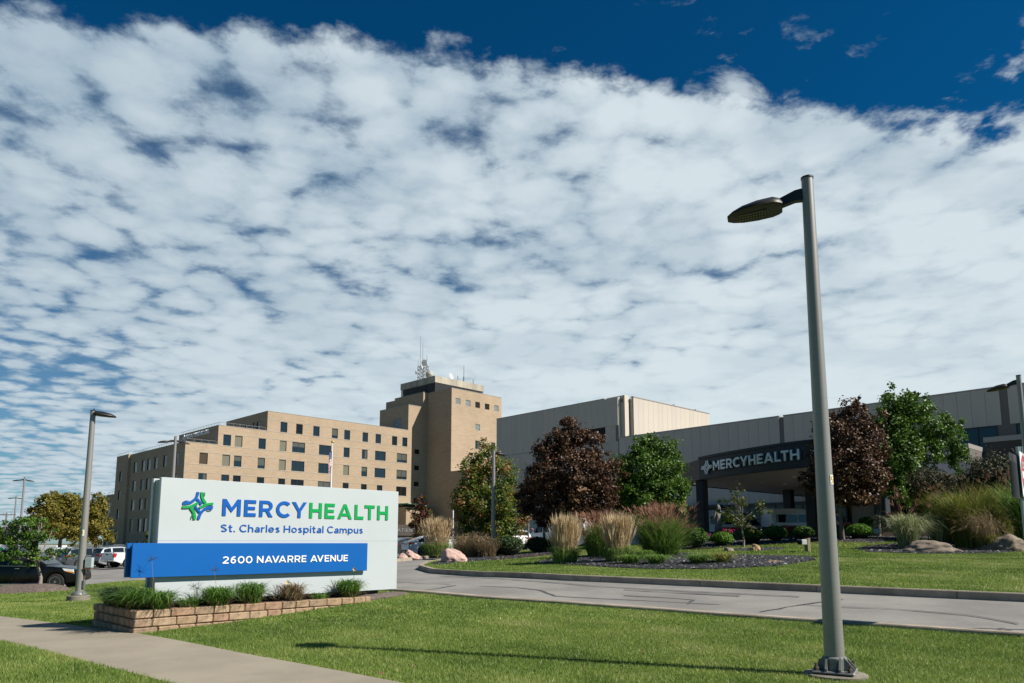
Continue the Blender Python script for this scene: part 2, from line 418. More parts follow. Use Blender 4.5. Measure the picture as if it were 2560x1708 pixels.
# ------------------------------------------------------------------ ground
def pip(P, poly):
    x, y = P[:, 0], P[:, 1]; c = np.zeros(len(P), bool); n = len(poly); j = n - 1
    for i in range(n):
        xi, yi = poly[i]; xj, yj = poly[j]
        c ^= ((yi > y) != (yj > y)) & (x < (xj - xi) * (y - yi) / (yj - yi + 1e-12) + xi); j = i
    return c
def densify(poly, step, closed=True):
    out = []; n = len(poly)
    for i in range(n if closed else n - 1):
        a = np.array(poly[i], float); b = np.array(poly[(i + 1) % n], float); k = max(1, int(np.hypot(*(b - a)) / step))
        out += [tuple(a + (b - a) * j / k) for j in range(k)]
    if not closed: out.append(tuple(poly[-1]))
    return out
def sheet(name, poly, off, m, step=1.0, kind='structure', parent=None, dome=0.0, skirt=0.12):
    bd = densify(poly, step); n = len(bd)
    xs = [p[0] for p in bd]; ys = [p[1] for p in bd]
    gx, gy = np.meshgrid(np.arange(min(xs), max(xs), step), np.arange(min(ys), max(ys), step))
    P = np.c_[gx.ravel(), gy.ravel()] + .137 * step
    P = P[pip(P, bd)]
    v, e, f, *_ = delaunay_2d_cdt([Vector(p) for p in bd] + [Vector(p) for p in P], [(i, (i + 1) % n) for i in range(n)], [], 1, 1e-5)
    xy = np.array([(p.x, p.y) for p in v]); z = HH(xy[:, 0], xy[:, 1]) + off
    if dome:
        B = np.array(bd); d = np.sqrt(((xy[:, None] - B[None]) ** 2).sum(-1)).min(1); z = z + dome * np.minimum(1, d / (d.max() * .8)) ** .7
    V = [tuple(a) + (b,) for a, b in zip(map(tuple, xy), z)]
    F = [tuple(q) for q in f]
    b0 = len(V); z_b = HH(np.array(xs), np.array(ys)) + off
    V += [(x, y, zz) for x, y, zz in zip(xs, ys, z_b)] + [(x, y, zz - skirt) for x, y, zz in zip(xs, ys, z_b)]
    F += [(b0 + i, b0 + n + i, b0 + n + (i + 1) % n, b0 + (i + 1) % n) for i in range(n)]
    me = bpy.data.meshes.new(name); me.from_pydata(V, [], F); me.update()
    o = link(name, me, parent, m)
    if kind: o['kind'] = kind
    return o
# terrain to the horizon, finer near by
rr = [0] + list(np.geomspace(3, 2500, 70)); kk = 96
V = [(0, 60, float(HH(0, 60)) - .05)]
for r_ in rr[1:]:
    a = np.arange(kk) * 2 * PI / kk; x = r_ * np.cos(a); y = 60 + r_ * np.sin(a)
    V += list(zip(x, y, HH(x, y) - .12))
F = [(0, 1 + j, 1 + (j + 1) % kk) for j in range(kk)]
for i in range(len(rr) - 2):
    for j in range(kk):
        a0 = 1 + i * kk; b0 = a0 + kk; F.append((a0 + j, b0 + j, b0 + (j + 1) % kk, a0 + (j + 1) % kk))
me = bpy.data.meshes.new('ground'); me.from_pydata(V, [], F)
o = link('ground', me, None, farground); o['kind'] = 'structure'

DRIVE = [(-110, 20), (-40, 8), (-20, 22), (-3, 14), (6, 8), (30, -10), (60, -8), (64, 40), (60, 75), (10, 128), (-30, 132), (-110, 110)]
drive = sheet('driveway', DRIVE, 0.0, asphalt, 1.5)
e_ = np.array([.7639, -.6453]); n_ = np.array([-.6453, -.7639]); o_ = np.array([-6.55, 12.84])
def swp(k, w=0.0): return tuple(o_ + e_ * k + n_ * w)
ROADNEAR = [(-3.3, 18.95), (-2.94, 18.4), (-1.81, 17.46), (-.74, 16.74), (1.18, 16.0), (2.91, 15.16), (5.86, 13.17), (7.95, 11.52), (12, 8.3), (20, 2)]
LAWN = [swp(-40), swp(-8), swp(-1.9)] + [swp(0), swp(6), swp(14), swp(30)] + [(20, -5)] + ROADNEAR[::-1] + [(-4.6, 20.4), (-7, 23), (-12, 30), (-16, 35.4), (-19.4, 37.5), (-21.6, 34.6), (-27, 30.8), (-45, 30)]
lawn = sheet('lawn', LAWN, .03, turf, .8)
LAWN2 = [swp(-40, 1.68), swp(-8, 1.68), swp(2, 1.68), swp(9, 1.68), swp(24, 1.68), (0, -6), (-40, 2)]
lawn2 = sheet('verge', LAWN2, .05, turf, .8)
KERBFAR = [(-2.2, 50), (-3.6, 42), (-4.3, 36), (-4.15, 32.4), (-3.2, 29.1), (-1.14, 25.6), (1.68, 22.67), (4.07, 21.12), (5.45, 20.17), (8.16, 18.24), (11.13, 16.0), (14, 13.9), (20, 9.6), (28, 4)]
KERBIN = []
for i_, p_ in enumerate(KERBFAR):
    a_ = np.array(KERBFAR[max(0, i_ - 1)]); b_ = np.array(KERBFAR[min(len(KERBFAR) - 1, i_ + 1)]); t_ = (b_ - a_) / np.hypot(*(b_ - a_))
    KERBIN.append((p_[0] - t_[1] * .17, p_[1] + t_[0] * .17))
ISL = KERBIN + [(34, 10), (36, 28), (30, 38), (24, 40.6), (18, 41.2), (14, 41.6), (11, 43.2), (8.5, 46), (5, 51), (0, 52.5)]
isl = sheet('island_lawn', ISL, .12, turf, .8, skirt=.2)
ISL2 = [(-8.6, 40.4), (-6.9, 42.9), (-6, 46.7), (-4.9, 51.4), (-4.9, 53), (-5.9, 52.6), (-6.9, 49.5), (-8.2, 45.5), (-9.6, 41)]
isl2 = sheet('kerbed_strip_lawn', ISL2, .13, turf, .6, skirt=.2)

# pavement slabs
sw = thing('sidewalk', None, None, swp(0, .84) + (0,)); sw['kind'] = 'structure'
def slab(k0, k1):
    g = .006; m = MB(org=tuple(sw.location)); nk = 3
    vs = []; 
    for i in range(nk + 1):
        k = k0 + g + (k1 - k0 - 2 * g) * i / nk
        for w in (0.0, 0.84, 1.68):
            x, y = swp(k, w); vs.append((x, y, H(x, y) + .058))
    b = len(vs)
    vs2 = vs + [(x, y, z - .12) for x, y, z in vs]
    fs = []
    for i in range(nk):
        for j in range(2):
            a = i * 3 + j; fs.append((a, a + 1, a + 4, a + 3))
    rim = [0, 1, 2, 5, 8, 11, 10, 9, 6, 3]
    fs += [(rim[i], rim[(i + 1) % 10], b + rim[(i + 1) % 10], b + rim[i])[::-1] for i in range(10)]
    m.add(vs2, fs); return m.build('slab', concrete, sw)
for i in range(-9, 8): slab(i * 1.75, (i + 1) * 1.75)

# kerbs: stones with open joints
def kerb(name, line, w, h, base, ln, side=1, m=kerbmat):
    root = thing(name, None, None, (line[0][0], line[0][1], H(*line[0]))); root['kind'] = 'structure'
    pts = np.array(densify(line, .05, False)); dd = np.r_[0, np.cumsum(np.hypot(*np.diff(pts, axis=0).T))]
    def pos(s):
        i = min(np.searchsorted(dd, s), len(pts) - 1); i = max(i, 1)
        f = (s - dd[i - 1]) / (dd[i] - dd[i - 1] + 1e-9); p = pts[i - 1] + (pts[i] - pts[i - 1]) * f
        a = pts[max(0, i - 12)]; b = pts[min(len(pts) - 1, i + 12)]; t = (b - a) / np.hypot(*(b - a)); return p, np.array([-t[1], t[0]]) * side
    s = 0.0
    while s < dd[-1] - .4:
        e = min(s + ln, dd[-1]); k = 6; mb = MB(org=tuple(root.location)); vs = []
        for i in range(k + 1):
            p, nn = pos(s + .008 + (e - s - .016) * i / k); z = H(*p) + base
            for q, zz in ((0, -.1), (0, h - .02), (.015, h), (w, h), (w, -.1)):
                c = p + nn * q; vs.append((c[0], c[1], z + zz))
        fs = [(0, 1, 2, 3, 4), tuple(k * 5 + j for j in range(5))[::-1]]
        for i in range(k):
            for j in range(4): fs.append((i * 5 + j, (i + 1) * 5 + j, (i + 1) * 5 + j + 1, i * 5 + j + 1))
        mb.add(vs, fs); mb.build('kerb_stone', m, root); s = e
    return root
kerb('flush_kerb', [(-7, 23), (-4.6, 20.4)] + ROADNEAR[:-1], .24, .095, 0, 3.0, 1)
kerb('island_kerb', KERBFAR[:-1], .18, .185, 0, 3.05, 1)
kerb('strip_kerb', [(x + .12, y - .05) for x, y in ISL2[:5]], .17, .18, 0, 3.05, 1)

# sealed cracks on the road
def strip(pts, w, off=.006):
    P = densify(pts, .35, False); vs = []; rnd = random.Random(3)
    for i, p in enumerate(P):
        a = np.array(P[max(0, i - 1)]); b = np.array(P[min(len(P) - 1, i + 1)]); t = (b - a) / (np.hypot(*(b - a)) + 1e-9); nn = np.array([-t[1], t[0]]); ww = w * rnd.uniform(.6, 1.3)
        j = rnd.uniform(-.03, .03)
        for sgn in (-.5, .5):
            c = np.array(p) + nn * (sgn * ww + j); vs.append((c[0], c[1], H(*c) + off))
    return vs, [(2 * i, 2 * i + 2, 2 * i + 3, 2 * i + 1) for i in range(len(P) - 1)]
for k_, (pts_, w_) in enumerate([([gnd(*q)[:2] for q in L_], w) for L_, w in [
        ([(1200, 1466), (1290, 1470), (1350, 1476), (1386, 1491), (1440, 1494), (1560, 1500), (1800, 1512)], .10),
        ([(1720, 1511), (1732, 1501), (1690, 1497), (1560, 1490)], .10),
        ([(1010, 1482), (1080, 1474), (1140, 1464)], .06), ([(985, 1455), (1050, 1459), (1130, 1463)], .05),
        ([(1900, 1532), (1990, 1516), (2060, 1506), (2110, 1500)], .055), ([(2010, 1514), (2090, 1519), (2250, 1526), (2420, 1540), (2550, 1562)], .06),
        ([(1100, 1441), (1300, 1452), (1500, 1468), (1760, 1482), (2000, 1494)], .09), ([(1560, 1476), (1700, 1484), (1850, 1492)], .12),
        ([(2500, 1575), (2552, 1590)], .12)]]):
    mb = MB(); mb.add(*strip(pts_, w_, .005 + .003 * k_)); mb.build('crack_seal', tar, drive)

# planting beds of slate chips, mulch mounds
BEDS = [[(1.0, 30.9), (1.99, 29.1), (3.49, 26.3), (4.8, 24.9), (6.79, 24.1), (8.94, 24.5), (10.79, 26), (11.2, 27.3), (9.5, 28.9), (8.3, 30.4), (7.6, 32.5), (6.2, 34.2), (3.5, 34.6), (2.0, 33.5)],
        [(9.6, 33.2), (10.6, 32.2), (12.0, 32.4), (12.4, 33.3), (11.6, 34.3), (10.2, 34.2)],
        [(7.6, 37.2), (9.5, 36.3), (12.5, 37.2), (15.5, 37.0), (17.4, 35.2), (20.5, 36.6), (22.5, 38.6), (24, 40), (18, 40.9), (14, 41.3), (11, 42.8), (9, 43.5), (7.4, 40)],
        [(14.6, 29.9), (16.2, 28.6), (18.8, 28.6), (21.5, 30), (24, 30.5), (25, 33), (22, 35.5), (19, 35.0), (16.5, 33.5), (15, 32)],
        [(-3.7, 34.2), (-3.6, 33.2), (-2.9, 33.0), (-2.5, 34.3), (-1.3, 34.6), (.4, 35.5), (2.2, 38.5), (3.5, 42), (3.0, 46), (-.5, 44), (-2.6, 40), (-3.6, 36.5)]]
for b_ in BEDS:
    s_ = sheet('planting_bed', b_, .15, slate, .5)
rng = np.random.default_rng(7)
def chips(polys, dens, size, off):
    P = []
    for poly, dn in zip(polys, dens):
        a = np.array(poly); lo, hi = a.min(0), a.max(0); n = int((hi - lo).prod() * dn)
        q = rng.uniform(lo, hi, (n, 2)); P.append(q[pip(q, poly)])
    P = np.concatenate(P); n = len(P); z = HH(P[:, 0], P[:, 1]) + off
    s = size * rng.uniform(.5, 1.3, n); a = rng.uniform(0, 2 * PI, n)
    base = np.array([(1, 0, 0), (-.5, .6, 0), (-.5, -.6, 0), (.1, .05, .55)])
    V = np.empty((n, 4, 3))
    tl = rng.uniform(-.35, .35, (n, 2))
    for i in range(4):
        bx, by, bz = base[i]; x = (bx * np.cos(a) - by * np.sin(a)) * s; y = (bx * np.sin(a) + by * np.cos(a)) * s
        V[:, i, 0] = P[:, 0] + x; V[:, i, 1] = P[:, 1] + y; V[:, i, 2] = z + bz * s + x * tl[:, 0] + y * tl[:, 1]
    F = (np.arange(n)[:, None, None] * 4 + np.array([(0, 1, 3), (1, 2, 3), (2, 0, 3)])[None]).reshape(-1, 3)
    t = np.repeat(np.where(rng.random(n) < .07, rng.uniform(.75, 1, n), rng.uniform(0, .6, n)), 4)
    return bigmesh('gravel', V.reshape(-1, 3), F, t)
chipm = leafmat('slate_chips', [(.014,.015,.017),(.028,.030,.034),(.05,.052,.058),(.30,.29,.28)], .6, 0, .4)
o = link('gravel', chips(BEDS, [150, 220, 110, 90, 60], .075, .155), None, chipm); o['kind'] = 'stuff'

# ------------------------------------------------------------------ lawn blades
MULCH_L = [(-23.8, 32.0), (-22.2, 31.0), (-20.2, 31.2), (-19.2, 32.2), (-20.0, 33.2), (-22.5, 33.2)]
LAMPPAD = [(3.87 + .27 * math.cos(a * .5), 8.83 + .20 * math.sin(a * .5)) for a in range(13)]
PLANTER = [(-6.55, 12.8), (-3.26, 16.5), (-2.4, 17.6), (-2.9, 18.1), (-7.6, 13.9)]
def vnoise(x, y, size, seed):
    """smooth random field in -1..1 with patches of the given size in metres"""
    G_ = np.random.default_rng(seed).uniform(-1, 1, (97, 89)); a = x / size + 400; b = y / size + 400
    i = np.floor(a).astype(int); j = np.floor(b).astype(int); f = a - i; h = b - j; f = f * f * (3 - 2 * f); h = h * h * (3 - 2 * h)
    q = lambda ii, jj: G_[ii % 97, jj % 89]
    return (q(i, j) * (1 - f) + q(i + 1, j) * f) * (1 - h) + (q(i, j + 1) * (1 - f) + q(i + 1, j + 1) * f) * h
def blades(polys, excl, n, dmin, dmax, hgt, wid, off, xr=.76):
    k = 0; out = []; need = n
    while need > 0 and k < 60:
        k += 1
        y = np.sqrt(rng.uniform(dmin ** 2, dmax ** 2, 60000)); x = rng.uniform(-xr, xr, 60000) * (y + 1.5)
        q = np.c_[x, y]; ok = np.zeros(len(q), bool)
        for p in polys: ok |= pip(q, p)
        for p in excl: ok &= ~pip(q, p)
        q = q[ok][:need]; out.append(q); need -= len(q)
    P = np.concatenate(out); n = len(P)
    z = HH(P[:, 0], P[:, 1]) + off - .008
    a = rng.uniform(0, 2 * PI, n); h = hgt * rng.uniform(.45, 1.15, n); w = wid * rng.uniform(.6, 1.3, n)
    ln = rng.uniform(0, .95, n) * h; la = rng.uniform(0, 2 * PI, n)
    V = np.empty((n, 3, 3))
    V[:, 0] = np.c_[P[:, 0] - np.cos(a) * w, P[:, 1] - np.sin(a) * w, z]
    V[:, 1] = np.c_[P[:, 0] + np.cos(a) * w, P[:, 1] + np.sin(a) * w, z]
    V[:, 2] = np.c_[P[:, 0] + np.cos(la) * ln, P[:, 1] + np.sin(la) * ln, z + h]
    # mown sward: broad dry and lush patches plus blade-to-blade variety
    cs, sn = math.cos(.72), math.sin(.72); ux, uy = P[:, 0] * cs - P[:, 1] * sn, P[:, 0] * sn + P[:, 1] * cs
    g = 1.1 * vnoise(P[:, 0], P[:, 1], 2.6, 1) + .8 * vnoise(P[:, 0], P[:, 1], .9, 2) + .5 * vnoise(P[:, 0], P[:, 1], .33, 3) + .35 * np.sin(uy * 5.2 + .8 * vnoise(P[:, 0], P[:, 1], 3, 5))
    t = np.clip(.40 + .25 * g + rng.normal(0, .11, n), 0, 1)
    t = np.where(rng.random(n) < .05, 1.0, t)
    F = np.arange(n * 3).reshape(-1, 3)
    return V.reshape(-1, 3), F, np.repeat(t, 3)
def join(parts):
    V = []; F = []; T = []; b = 0
    for v, f, t in parts: V.append(v); F.append(f + b); T.append(t); b += len(v)
    return np.concatenate(V), np.concatenate(F), np.concatenate(T)
fl = [LAWN]; 
o = link('lawn_grass', bigmesh('lawn_grass', *join([
        blades(fl, [PLANTER, LAMPPAD], 230000, 7.5, 13.5, .05, .0055, .03), blades(fl, [PLANTER], 190000, 13.5, 24, .048, .009, .03),
        blades(fl, [MULCH_L], 60000, 24, 38, .05, .016, .03), blades([LAWN2], [], 70000, 7, 15, .06, .0055, .05)])), None, bladem); o['kind'] = 'stuff'
o = link('island_grass', bigmesh('island_grass', *join([
        blades([ISL], BEDS, 200000, 14, 30, .05, .011, .12), blades([ISL, ISL2], BEDS, 90000, 30, 53, .07, .02, .13)])), None, bladem); o['kind'] = 'stuff'
# ------------------------------------------------------------------ brick hospital, local axes (s along the sunny face, t into the plan)
brick = brickmat('buff_brick', (.43,.325,.225), (.39,.29,.20), (.38,.30,.215), .30, .10)
brickd = brickmat('brown_brick', (.20,.135,.095), (.15,.10,.075), (.22,.17,.13), .30, .10)
stringm = mat('string_course', (.40,.355,.29), .85, var=.15, vscale=1)
coping = mat('coping_metal', (.30,.29,.27), .6, .3)
framem = mat('window_frame', (.035,.03,.027), .5, .2)
pane_blue = glassmat('window_glass', (.012,.022,.030), .05, .6, .25)
pane_dark = glassmat('window_glass_dark', (.010,.011,.012), .08, .4)
pane_blind = glassmat('window_blind', (.16,.155,.115), .35, .3)
pane_blind2 = glassmat('window_shade', (.085,.09,.078), .18, .4)
pane_curt = glassmat('window_curtain', (.07,.05,.03), .25, .3)
gblock = mat('glass_block', (.36,.42,.41), .25, var=.2, vscale=3)
gblock_bar = mat('glass_block_joint', (.075,.085,.08), .7)
concw = mat('weathered_concrete', (.40,.355,.285), .9, var=.28, vscale=.35, stretch=(1.6, 1.6, .35), bump=.2, bscale=8, fine=.06, fscale=8)
louvm = mat('louver_metal', (.055,.06,.065), .5, .3)
railm = mat('railing_metal', (.24,.25,.26), .5, .5)
rwin = random.Random(11)

HB = thing('hospital_building', 'tan brick stepped hospital block with window rows and a mast topped tower', 'building', (0, 0, 0), ROT1)
HB.location = tuple(VA * 52.86 + VB * 138.59)
ORG = (52.86, 138.59, 0)
def wallface(name, axis, pos, u0, u1, z0, z1, holes, parent, m, out=-1, depth=.22, org=ORG):
    """vertical wall in plane axis=pos with true openings and reveals; u is the other plan axis; 'out' = outward sign"""
    us = sorted({u0, u1} | {h[0] for h in holes} | {h[1] for h in holes}); zs = sorted({z0, z1} | {h[2] for h in holes} | {h[3] for h in holes})
    us = [u for u in us if u0 <= u <= u1]; zs = [z for z in zs if z0 <= z <= z1]
    mb = MB(org)
    def P(u, z, d=0.0):
        return (u, pos - out * d, z) if axis == 't' else (pos - out * d, u, z)
    for i in range(len(us) - 1):
        run = None
        for j in range(len(zs) - 1):
            uc = (us[i] + us[i + 1]) / 2; zc_ = (zs[j] + zs[j + 1]) / 2
            solid = not any(h[0] < uc < h[1] and h[2] < zc_ < h[3] for h in holes)
            if solid:
                if run is None: run = zs[j]
                end = zs[j + 1]
            if run is not None and (not solid or j == len(zs) - 2):
                mb.quad(P(us[i], run), P(us[i + 1], run), P(us[i + 1], end), P(us[i], end)); run = None
    for a, b, c, d in holes:
        mb.quad(P(a, c), P(a, c, depth), P(a, d, depth), P(a, d)); mb.quad(P(b, c), P(b, d), P(b, d, depth), P(b, c, depth))
        mb.quad(P(a, c), P(b, c), P(b, c, depth), P(a, c, depth)); mb.quad(P(a, d), P(a, d, depth), P(b, d, depth), P(b, d))
    return mb.build(name, m, parent)
_wcache = {}
def window(axis, pos, u0, u1, z0, z1, parent, out=-1, style='blue', mull=1, depth=.20, org=ORG):
    """frame (with mullions) standing in the opening, one pane sub-part, a sill"""
    w = u1 - u0; h = z1 - z0; key = (axis, round(w, 2), round(h, 2), mull, out, depth)
    uc = (u0 + u1) / 2
    loc = (uc - org[0], pos - org[1], z0 - org[2]) if axis == 't' else (pos - org[0], uc - org[1], z0 - org[2])
    if key not in _wcache:
        f = MB(); b = .07
        def bx(a0, a1, c0, c1, d0, d1):
            lo, hi = sorted((-out * d0, -out * d1))
            if axis == 't': f.box(a0, a1, lo, hi, c0, c1)
            else: f.box(lo, hi, a0, a1, c0, c1)
        e = .004
        bx(-w/2 + e, w/2 - e, h - b, h - e, depth - .09, depth); bx(-w/2 + e, w/2 - e, e, b, depth - .09, depth)
        bx(-w/2 + e, -w/2 + b, b, h - b, depth - .09, depth); bx(w/2 - b, w/2 - e, b, h - b, depth - .09, depth)
        for i in range(1, mull):
            x = -w/2 + w * i / mull; bx(x - .045, x + .045, b, h - b, depth - .08, depth - .005)
        fo = f.build('window', framem, parent)
        f = MB(); d = -out * (depth - .03)
        if axis == 't': f.quad((-w/2 + b, d, b), (w/2 - b, d, b), (w/2 - b, d, h - b), (-w/2 + b, d, h - b))
        else: f.quad((d, -w/2 + b, b), (d, w/2 - b, b), (d, w/2 - b, h - b), (d, -w/2 + b, h - b))
        po = f.build('pane', pane_blue, fo)
        f = MB()
        bx(-w/2 - .06, w/2 + .06, -.09, -.003, -.05, depth - .1)
        so = f.build('sill', stringm, fo)
        _wcache[key] = (fo.data, po.data, so.data)
    else:
        fo = link('window', _wcache[key][0], parent); po = link('pane', _wcache[key][1], fo); so = link('sill', _wcache[key][2], fo)
    fo.location = loc
    if style == 'blue' and h > 1.6 and rwin.random() < .34:
        k2 = ('b', axis, round(w, 2), round(h, 2), out, depth, rwin.randrange(3))
        if k2 not in _wcache:
            f = MB(); d = -out * (depth - .036); b = .072
            a0, a1, c0, c1 = ((-w/2 + b, w/2 - b, h * .55, h - b), (w * .08, w/2 - b, b, h - b), (-w/2 + b, w/2 - b, h * .3, h - b))[k2[-1]]
            if axis == 't': f.quad((a0, d, c0), (a1, d, c0), (a1, d, c1), (a0, d, c1))
            else: f.quad((d, a0, c0), (d, a1, c0), (d, a1, c1), (d, a0, c1))
            bo = f.build('blind', pane_blind2, fo); _wcache[k2] = bo.data
        else: link('blind', _wcache[k2], fo)
    if style != 'blue':
        po.material_slots[0].link = 'OBJECT'
        po.material_slots[0].material = {'dark': pane_dark, 'blind': pane_blind, 'curt': pane_curt}[style]
    return fo
def glassblocks(axis, pos, u0, u1, z0, z1, nu, nz, parent, out=-1, org=ORG):
    """glass block window: joint grid and the blocks standing proud of it"""
    f = MB(org); d0, d1 = .10, .16
    def bx(a0, a1, c0, c1, q0, q1, mi):
        lo, hi = sorted((pos - out * q0, pos - out * q1))
        if axis == 't': f.box(a0, a1, lo, hi, c0, c1, mi)
        else: f.box(lo, hi, a0, a1, c0, c1, mi)
    bx(u0, u1, z0, z1, .16, .2, 0)
    du = (u1 - u0) / nu; dz = (z1 - z0) / nz
    for i in range(nu):
        for j in range(nz): bx(u0 + du * (i + .17), u0 + du * (i + .83), z0 + dz * (j + .17), z0 + dz * (j + .83), .12, .165, 1)
    return f.build('glass_block_window', [gblock_bar, gblock], parent)
def course(axis, pos, u0, u1, z, parent, out=-1, h=.10, pr=.035, m=None, org=ORG, name='string_course'):
    f = MB(org); lo, hi = sorted((pos + out * pr, pos - out * .0 + out * .002))
    if axis == 't': f.box(u0, u1, lo, hi, z - h / 2, z + h / 2)
    else: f.box(lo, hi, u0, u1, z - h / 2, z + h / 2)
    return f.build(name, m or stringm, parent)

T0, TB = 138.59, 182.0
S1, S2, S3, S4, S5, S6 = 52.86, 58.99, 69.01, 104.94, 109.38, 110.67
# sunny face, floor sills at 24.55, 20.58, 16.6, 12.7 ... window height 2.15
rows = {20.58: [(60.80, 1.55), (63.14, 1.55), (68.08, 1.55), (72.69, 1.52), (76.24, 2.97), (82.56, 2.97), (88.0, 1.52), (92.77, 1.52), (97.07, 2.97), (103.24, 2.97)]}
base_row = [(56.4, 1.6)] + rows[20.58]
holes = []; wins = []
for (sc, w) in [(72.69,1.53),(76.25,1.53),(80.29,1.52),(84.86,1.52),(88.0,1.5),(92.8,1.48),(96.36,1.5),(101.0,1.48),(104.01,1.48)]:
    wins.append((sc - w/2, sc + w/2, 24.53, 26.68))
for z in (20.58, 16.6):
    for (sc, w) in (rows[20.58] if z > 20 else base_row): wins.append((sc - w/2, sc + w/2, z, z + 2.16))
for z in (12.68, 8.7):
    for (sc, w) in base_row:
        if sc < 100 or z > 12:
            w2 = 1.5 if (sc in (97.07,) and z == 12.68) else w
            wins.append((sc - w2/2, sc + w2/2, z, z + 2.15))
    if z < 9: wins.append((103.31 - .72, 103.31 + .72, z, z + 2.15))
for (sc, w) in base_row[:-1]: wins.append((sc - w/2, sc + w/2, 4.7, 6.85))
small = [(107.68 - .74, 107.68 + .74, z, z + 1.14) for z in (23.02, 19.08, 15.14, 11.2)]
gb = (102.57, 104.54, 4.9, 6.9)
def facade(s0, s1, ztop):
    hs = [h for h in wins + small + [gb] if s0 <= (h[0] + h[1]) / 2 < s1 and h[3] < ztop]
    wallface('wall', 't', T0, s0, s1, -1.2, ztop, hs, HB, brick)
facade(S1, S2, 20.57); facade(S2, S3, 24.42); facade(S3, S4, 28.55); facade(S4, S5, 34.8); facade(S5, S6, 38.55)
for h in wins:
    st = rwin.choices(['blue', 'blind', 'dark', 'curt'], [.72, .13, .12, .03])[0]
    if h[1] - h[0] > 2: st = 'blue'
    if h[2] < 15: st = rwin.choices(['dark', 'blue'], [.6, .4])[0]
    window('t', T0, *h, HB, style=st, mull=2 if h[1] - h[0] > 2.2 else 1)
for h in small: window('t', T0, *h, HB, style='dark')
glassblocks('t', T0, *gb, 5, 6, HB)
for z, s0 in ((26.9, S3), (24.44, S3), (22.92, S2), (20.47, S2), (18.93, S1), (16.48, S1), (14.98, S1), (12.55, S1), (11.0, S1), (8.57, S1), (7.0, S1)):
    course('t', T0, s0, S6, z, HB)
# shaded faces, each set back a bay further along
def dface(s, t0, t1, z0, z1, hs, bm=brickd): return wallface('wall', 's', s, t0, t1, z0, z1, hs, HB, brickd if bm is None else bm)
wl = []
for z, h_ in ((16.5, 2.38), (12.5, 2.33), (8.42, 2.36), (3.9, 2.75), (.3, 1.6)):
    for tc_, w in ((143.0, 3.0), (148.4, 2.1), (153.27, 2.1), (157.18, 2.1), (160.36, 2.2), (165.24, 2.2)): wl.append((tc_ - w/2, tc_ + w/2, z, z + h_))
dface(S1, T0, 168.32, -1.2, 20.57, wl, brick)
for h in wl: window('s', S1, *h, HB, style=rwin.choice(['dark', 'blue', 'blue', 'blind']), mull=2 if h[1]-h[0] > 2.5 else 1)
SP = S1 - .5
wp = [(172.8 - .8, 172.8 + .8, z, z + 2.15) for z in (15.05, 10.95, 6.8, 2.2)]
dface(SP, 168.32, 176.0, -1.2, 20.65, wp, brick)
wallface('wall', 't', 168.32, SP, S1 + .3, -1.2, 20.65, [], HB, brick)
for h in wp: window('s', SP, *h, HB, style='dark')
SW_ = S1 - .5
wlow = [(180.2 - 1.2, 180.2 + 1.2, z, z + hh) for z, hh in ((8.25, 2.45), (3.72, 2.8), (.2, 1.7))] + [(176.6, 177.5, 3.74, 6.5), (176.6, 177.5, .2, 1.9)]
dface(SW_ + .25, 176.0, 182.4, -1.2, 12.37, wlow, brick)
for h in wlow: window('s', SW_ + .25, *h, HB, style='dark')
for z in (19.0, 16.42, 15.0, 12.4, 10.95, 8.3, 6.75, 3.8):
    course('s', S1, T0, 168.32, z, HB)
for z in (10.9, 8.1, 6.7, 3.6): course('s', SW_ + .25, 176.0, 182.4, z, HB)
dface(S2, T0, 158.4, 20.3, 24.42, [(147.6, 149.0, 20.7, 22.3)], brick); window('s', S2, 147.6, 149.0, 20.7, 22.3, HB, style='dark')
w7 = [(141.6, 143.4, 24.9, 26.85), (144.4, 145.2, 24.9, 26.85), (147.4, 148.9, 24.9, 26.9)]
dface(S3, T0, 158.25, 24.2, 28.57, w7, brick)
for h in w7: window('s', S3, *h, HB, style='blue')
course('s', S2, T0, 158.4, 22.92, HB); course('s', S3, T0, 158.25, 26.9, HB)
ghole = (141.2, 144.6, 29.2, 31.9)
dface(S4, T0, 150.5, 28.3, 34.82, [ghole], brick); glassblocks('s', S4, *ghole, 8, 7, HB)
dface(S5, T0, 150.4, 34.6, 38.57, [], brick)
# roofs, back and right walls as one closing mass, with copings
f = MB(ORG)
for s0, s1, t0, t1, z in ((S1, S2, T0, 168.32, 20.55), (SP + .02, S1, 168.34, 176, 20.6), (S1, S2, 168.34, 176, 20.6), (SW_ + .3, S2, 176.02, 182.4, 12.35), (S2, S3, T0, 158.4, 24.40), (S3, S4, T0, 158.25, 28.53), (S4, S5, T0, 150.5, 34.78), (S5, S6, T0, 150.4, 38.5), (S2, S6, 158.3, 176, 20.5)):
    f.box(s0 + .25, s1 - .002, t0 + .25, t1 - .002, z - .6, z - .15)
    f.box(s0 + .3, s1 - .02, t1 - .3, t1 - .004, -1, z)
f.build('roof', coping, HB)
def cop(x0, x1, y0, y1, z0, z1):
    f = MB(ORG); f.box(x0, x1, y0, y1, z0, z1); f.build('coping', coping, HB)
for s0, s1, z in ((S1, S2, 20.57), (S2, S3, 24.42), (S3, S4, 28.55), (S4, S5, 34.8), (S5, S6 - .05, 38.56)):
    cop(s0 - .04, s1, T0 - .04, T0 + .3, z + .003, z + .1)
for s, t1, z in ((S1, 168.3, 20.57), (S2, 158.4, 24.42), (S3, 158.25, 28.55), (S4, 150.5, 34.82), (S5, 150.4, 38.56)):
    cop(s - .04, s + .3, T0 + .3, t1, z + .003, z + .1)
cop(SP - .04, SP + .3, 168.3, 176.02, 20.653, 20.75); cop(SW_ + .21, SW_ + .55, 176.03, 182.4, 12.373, 12.47)
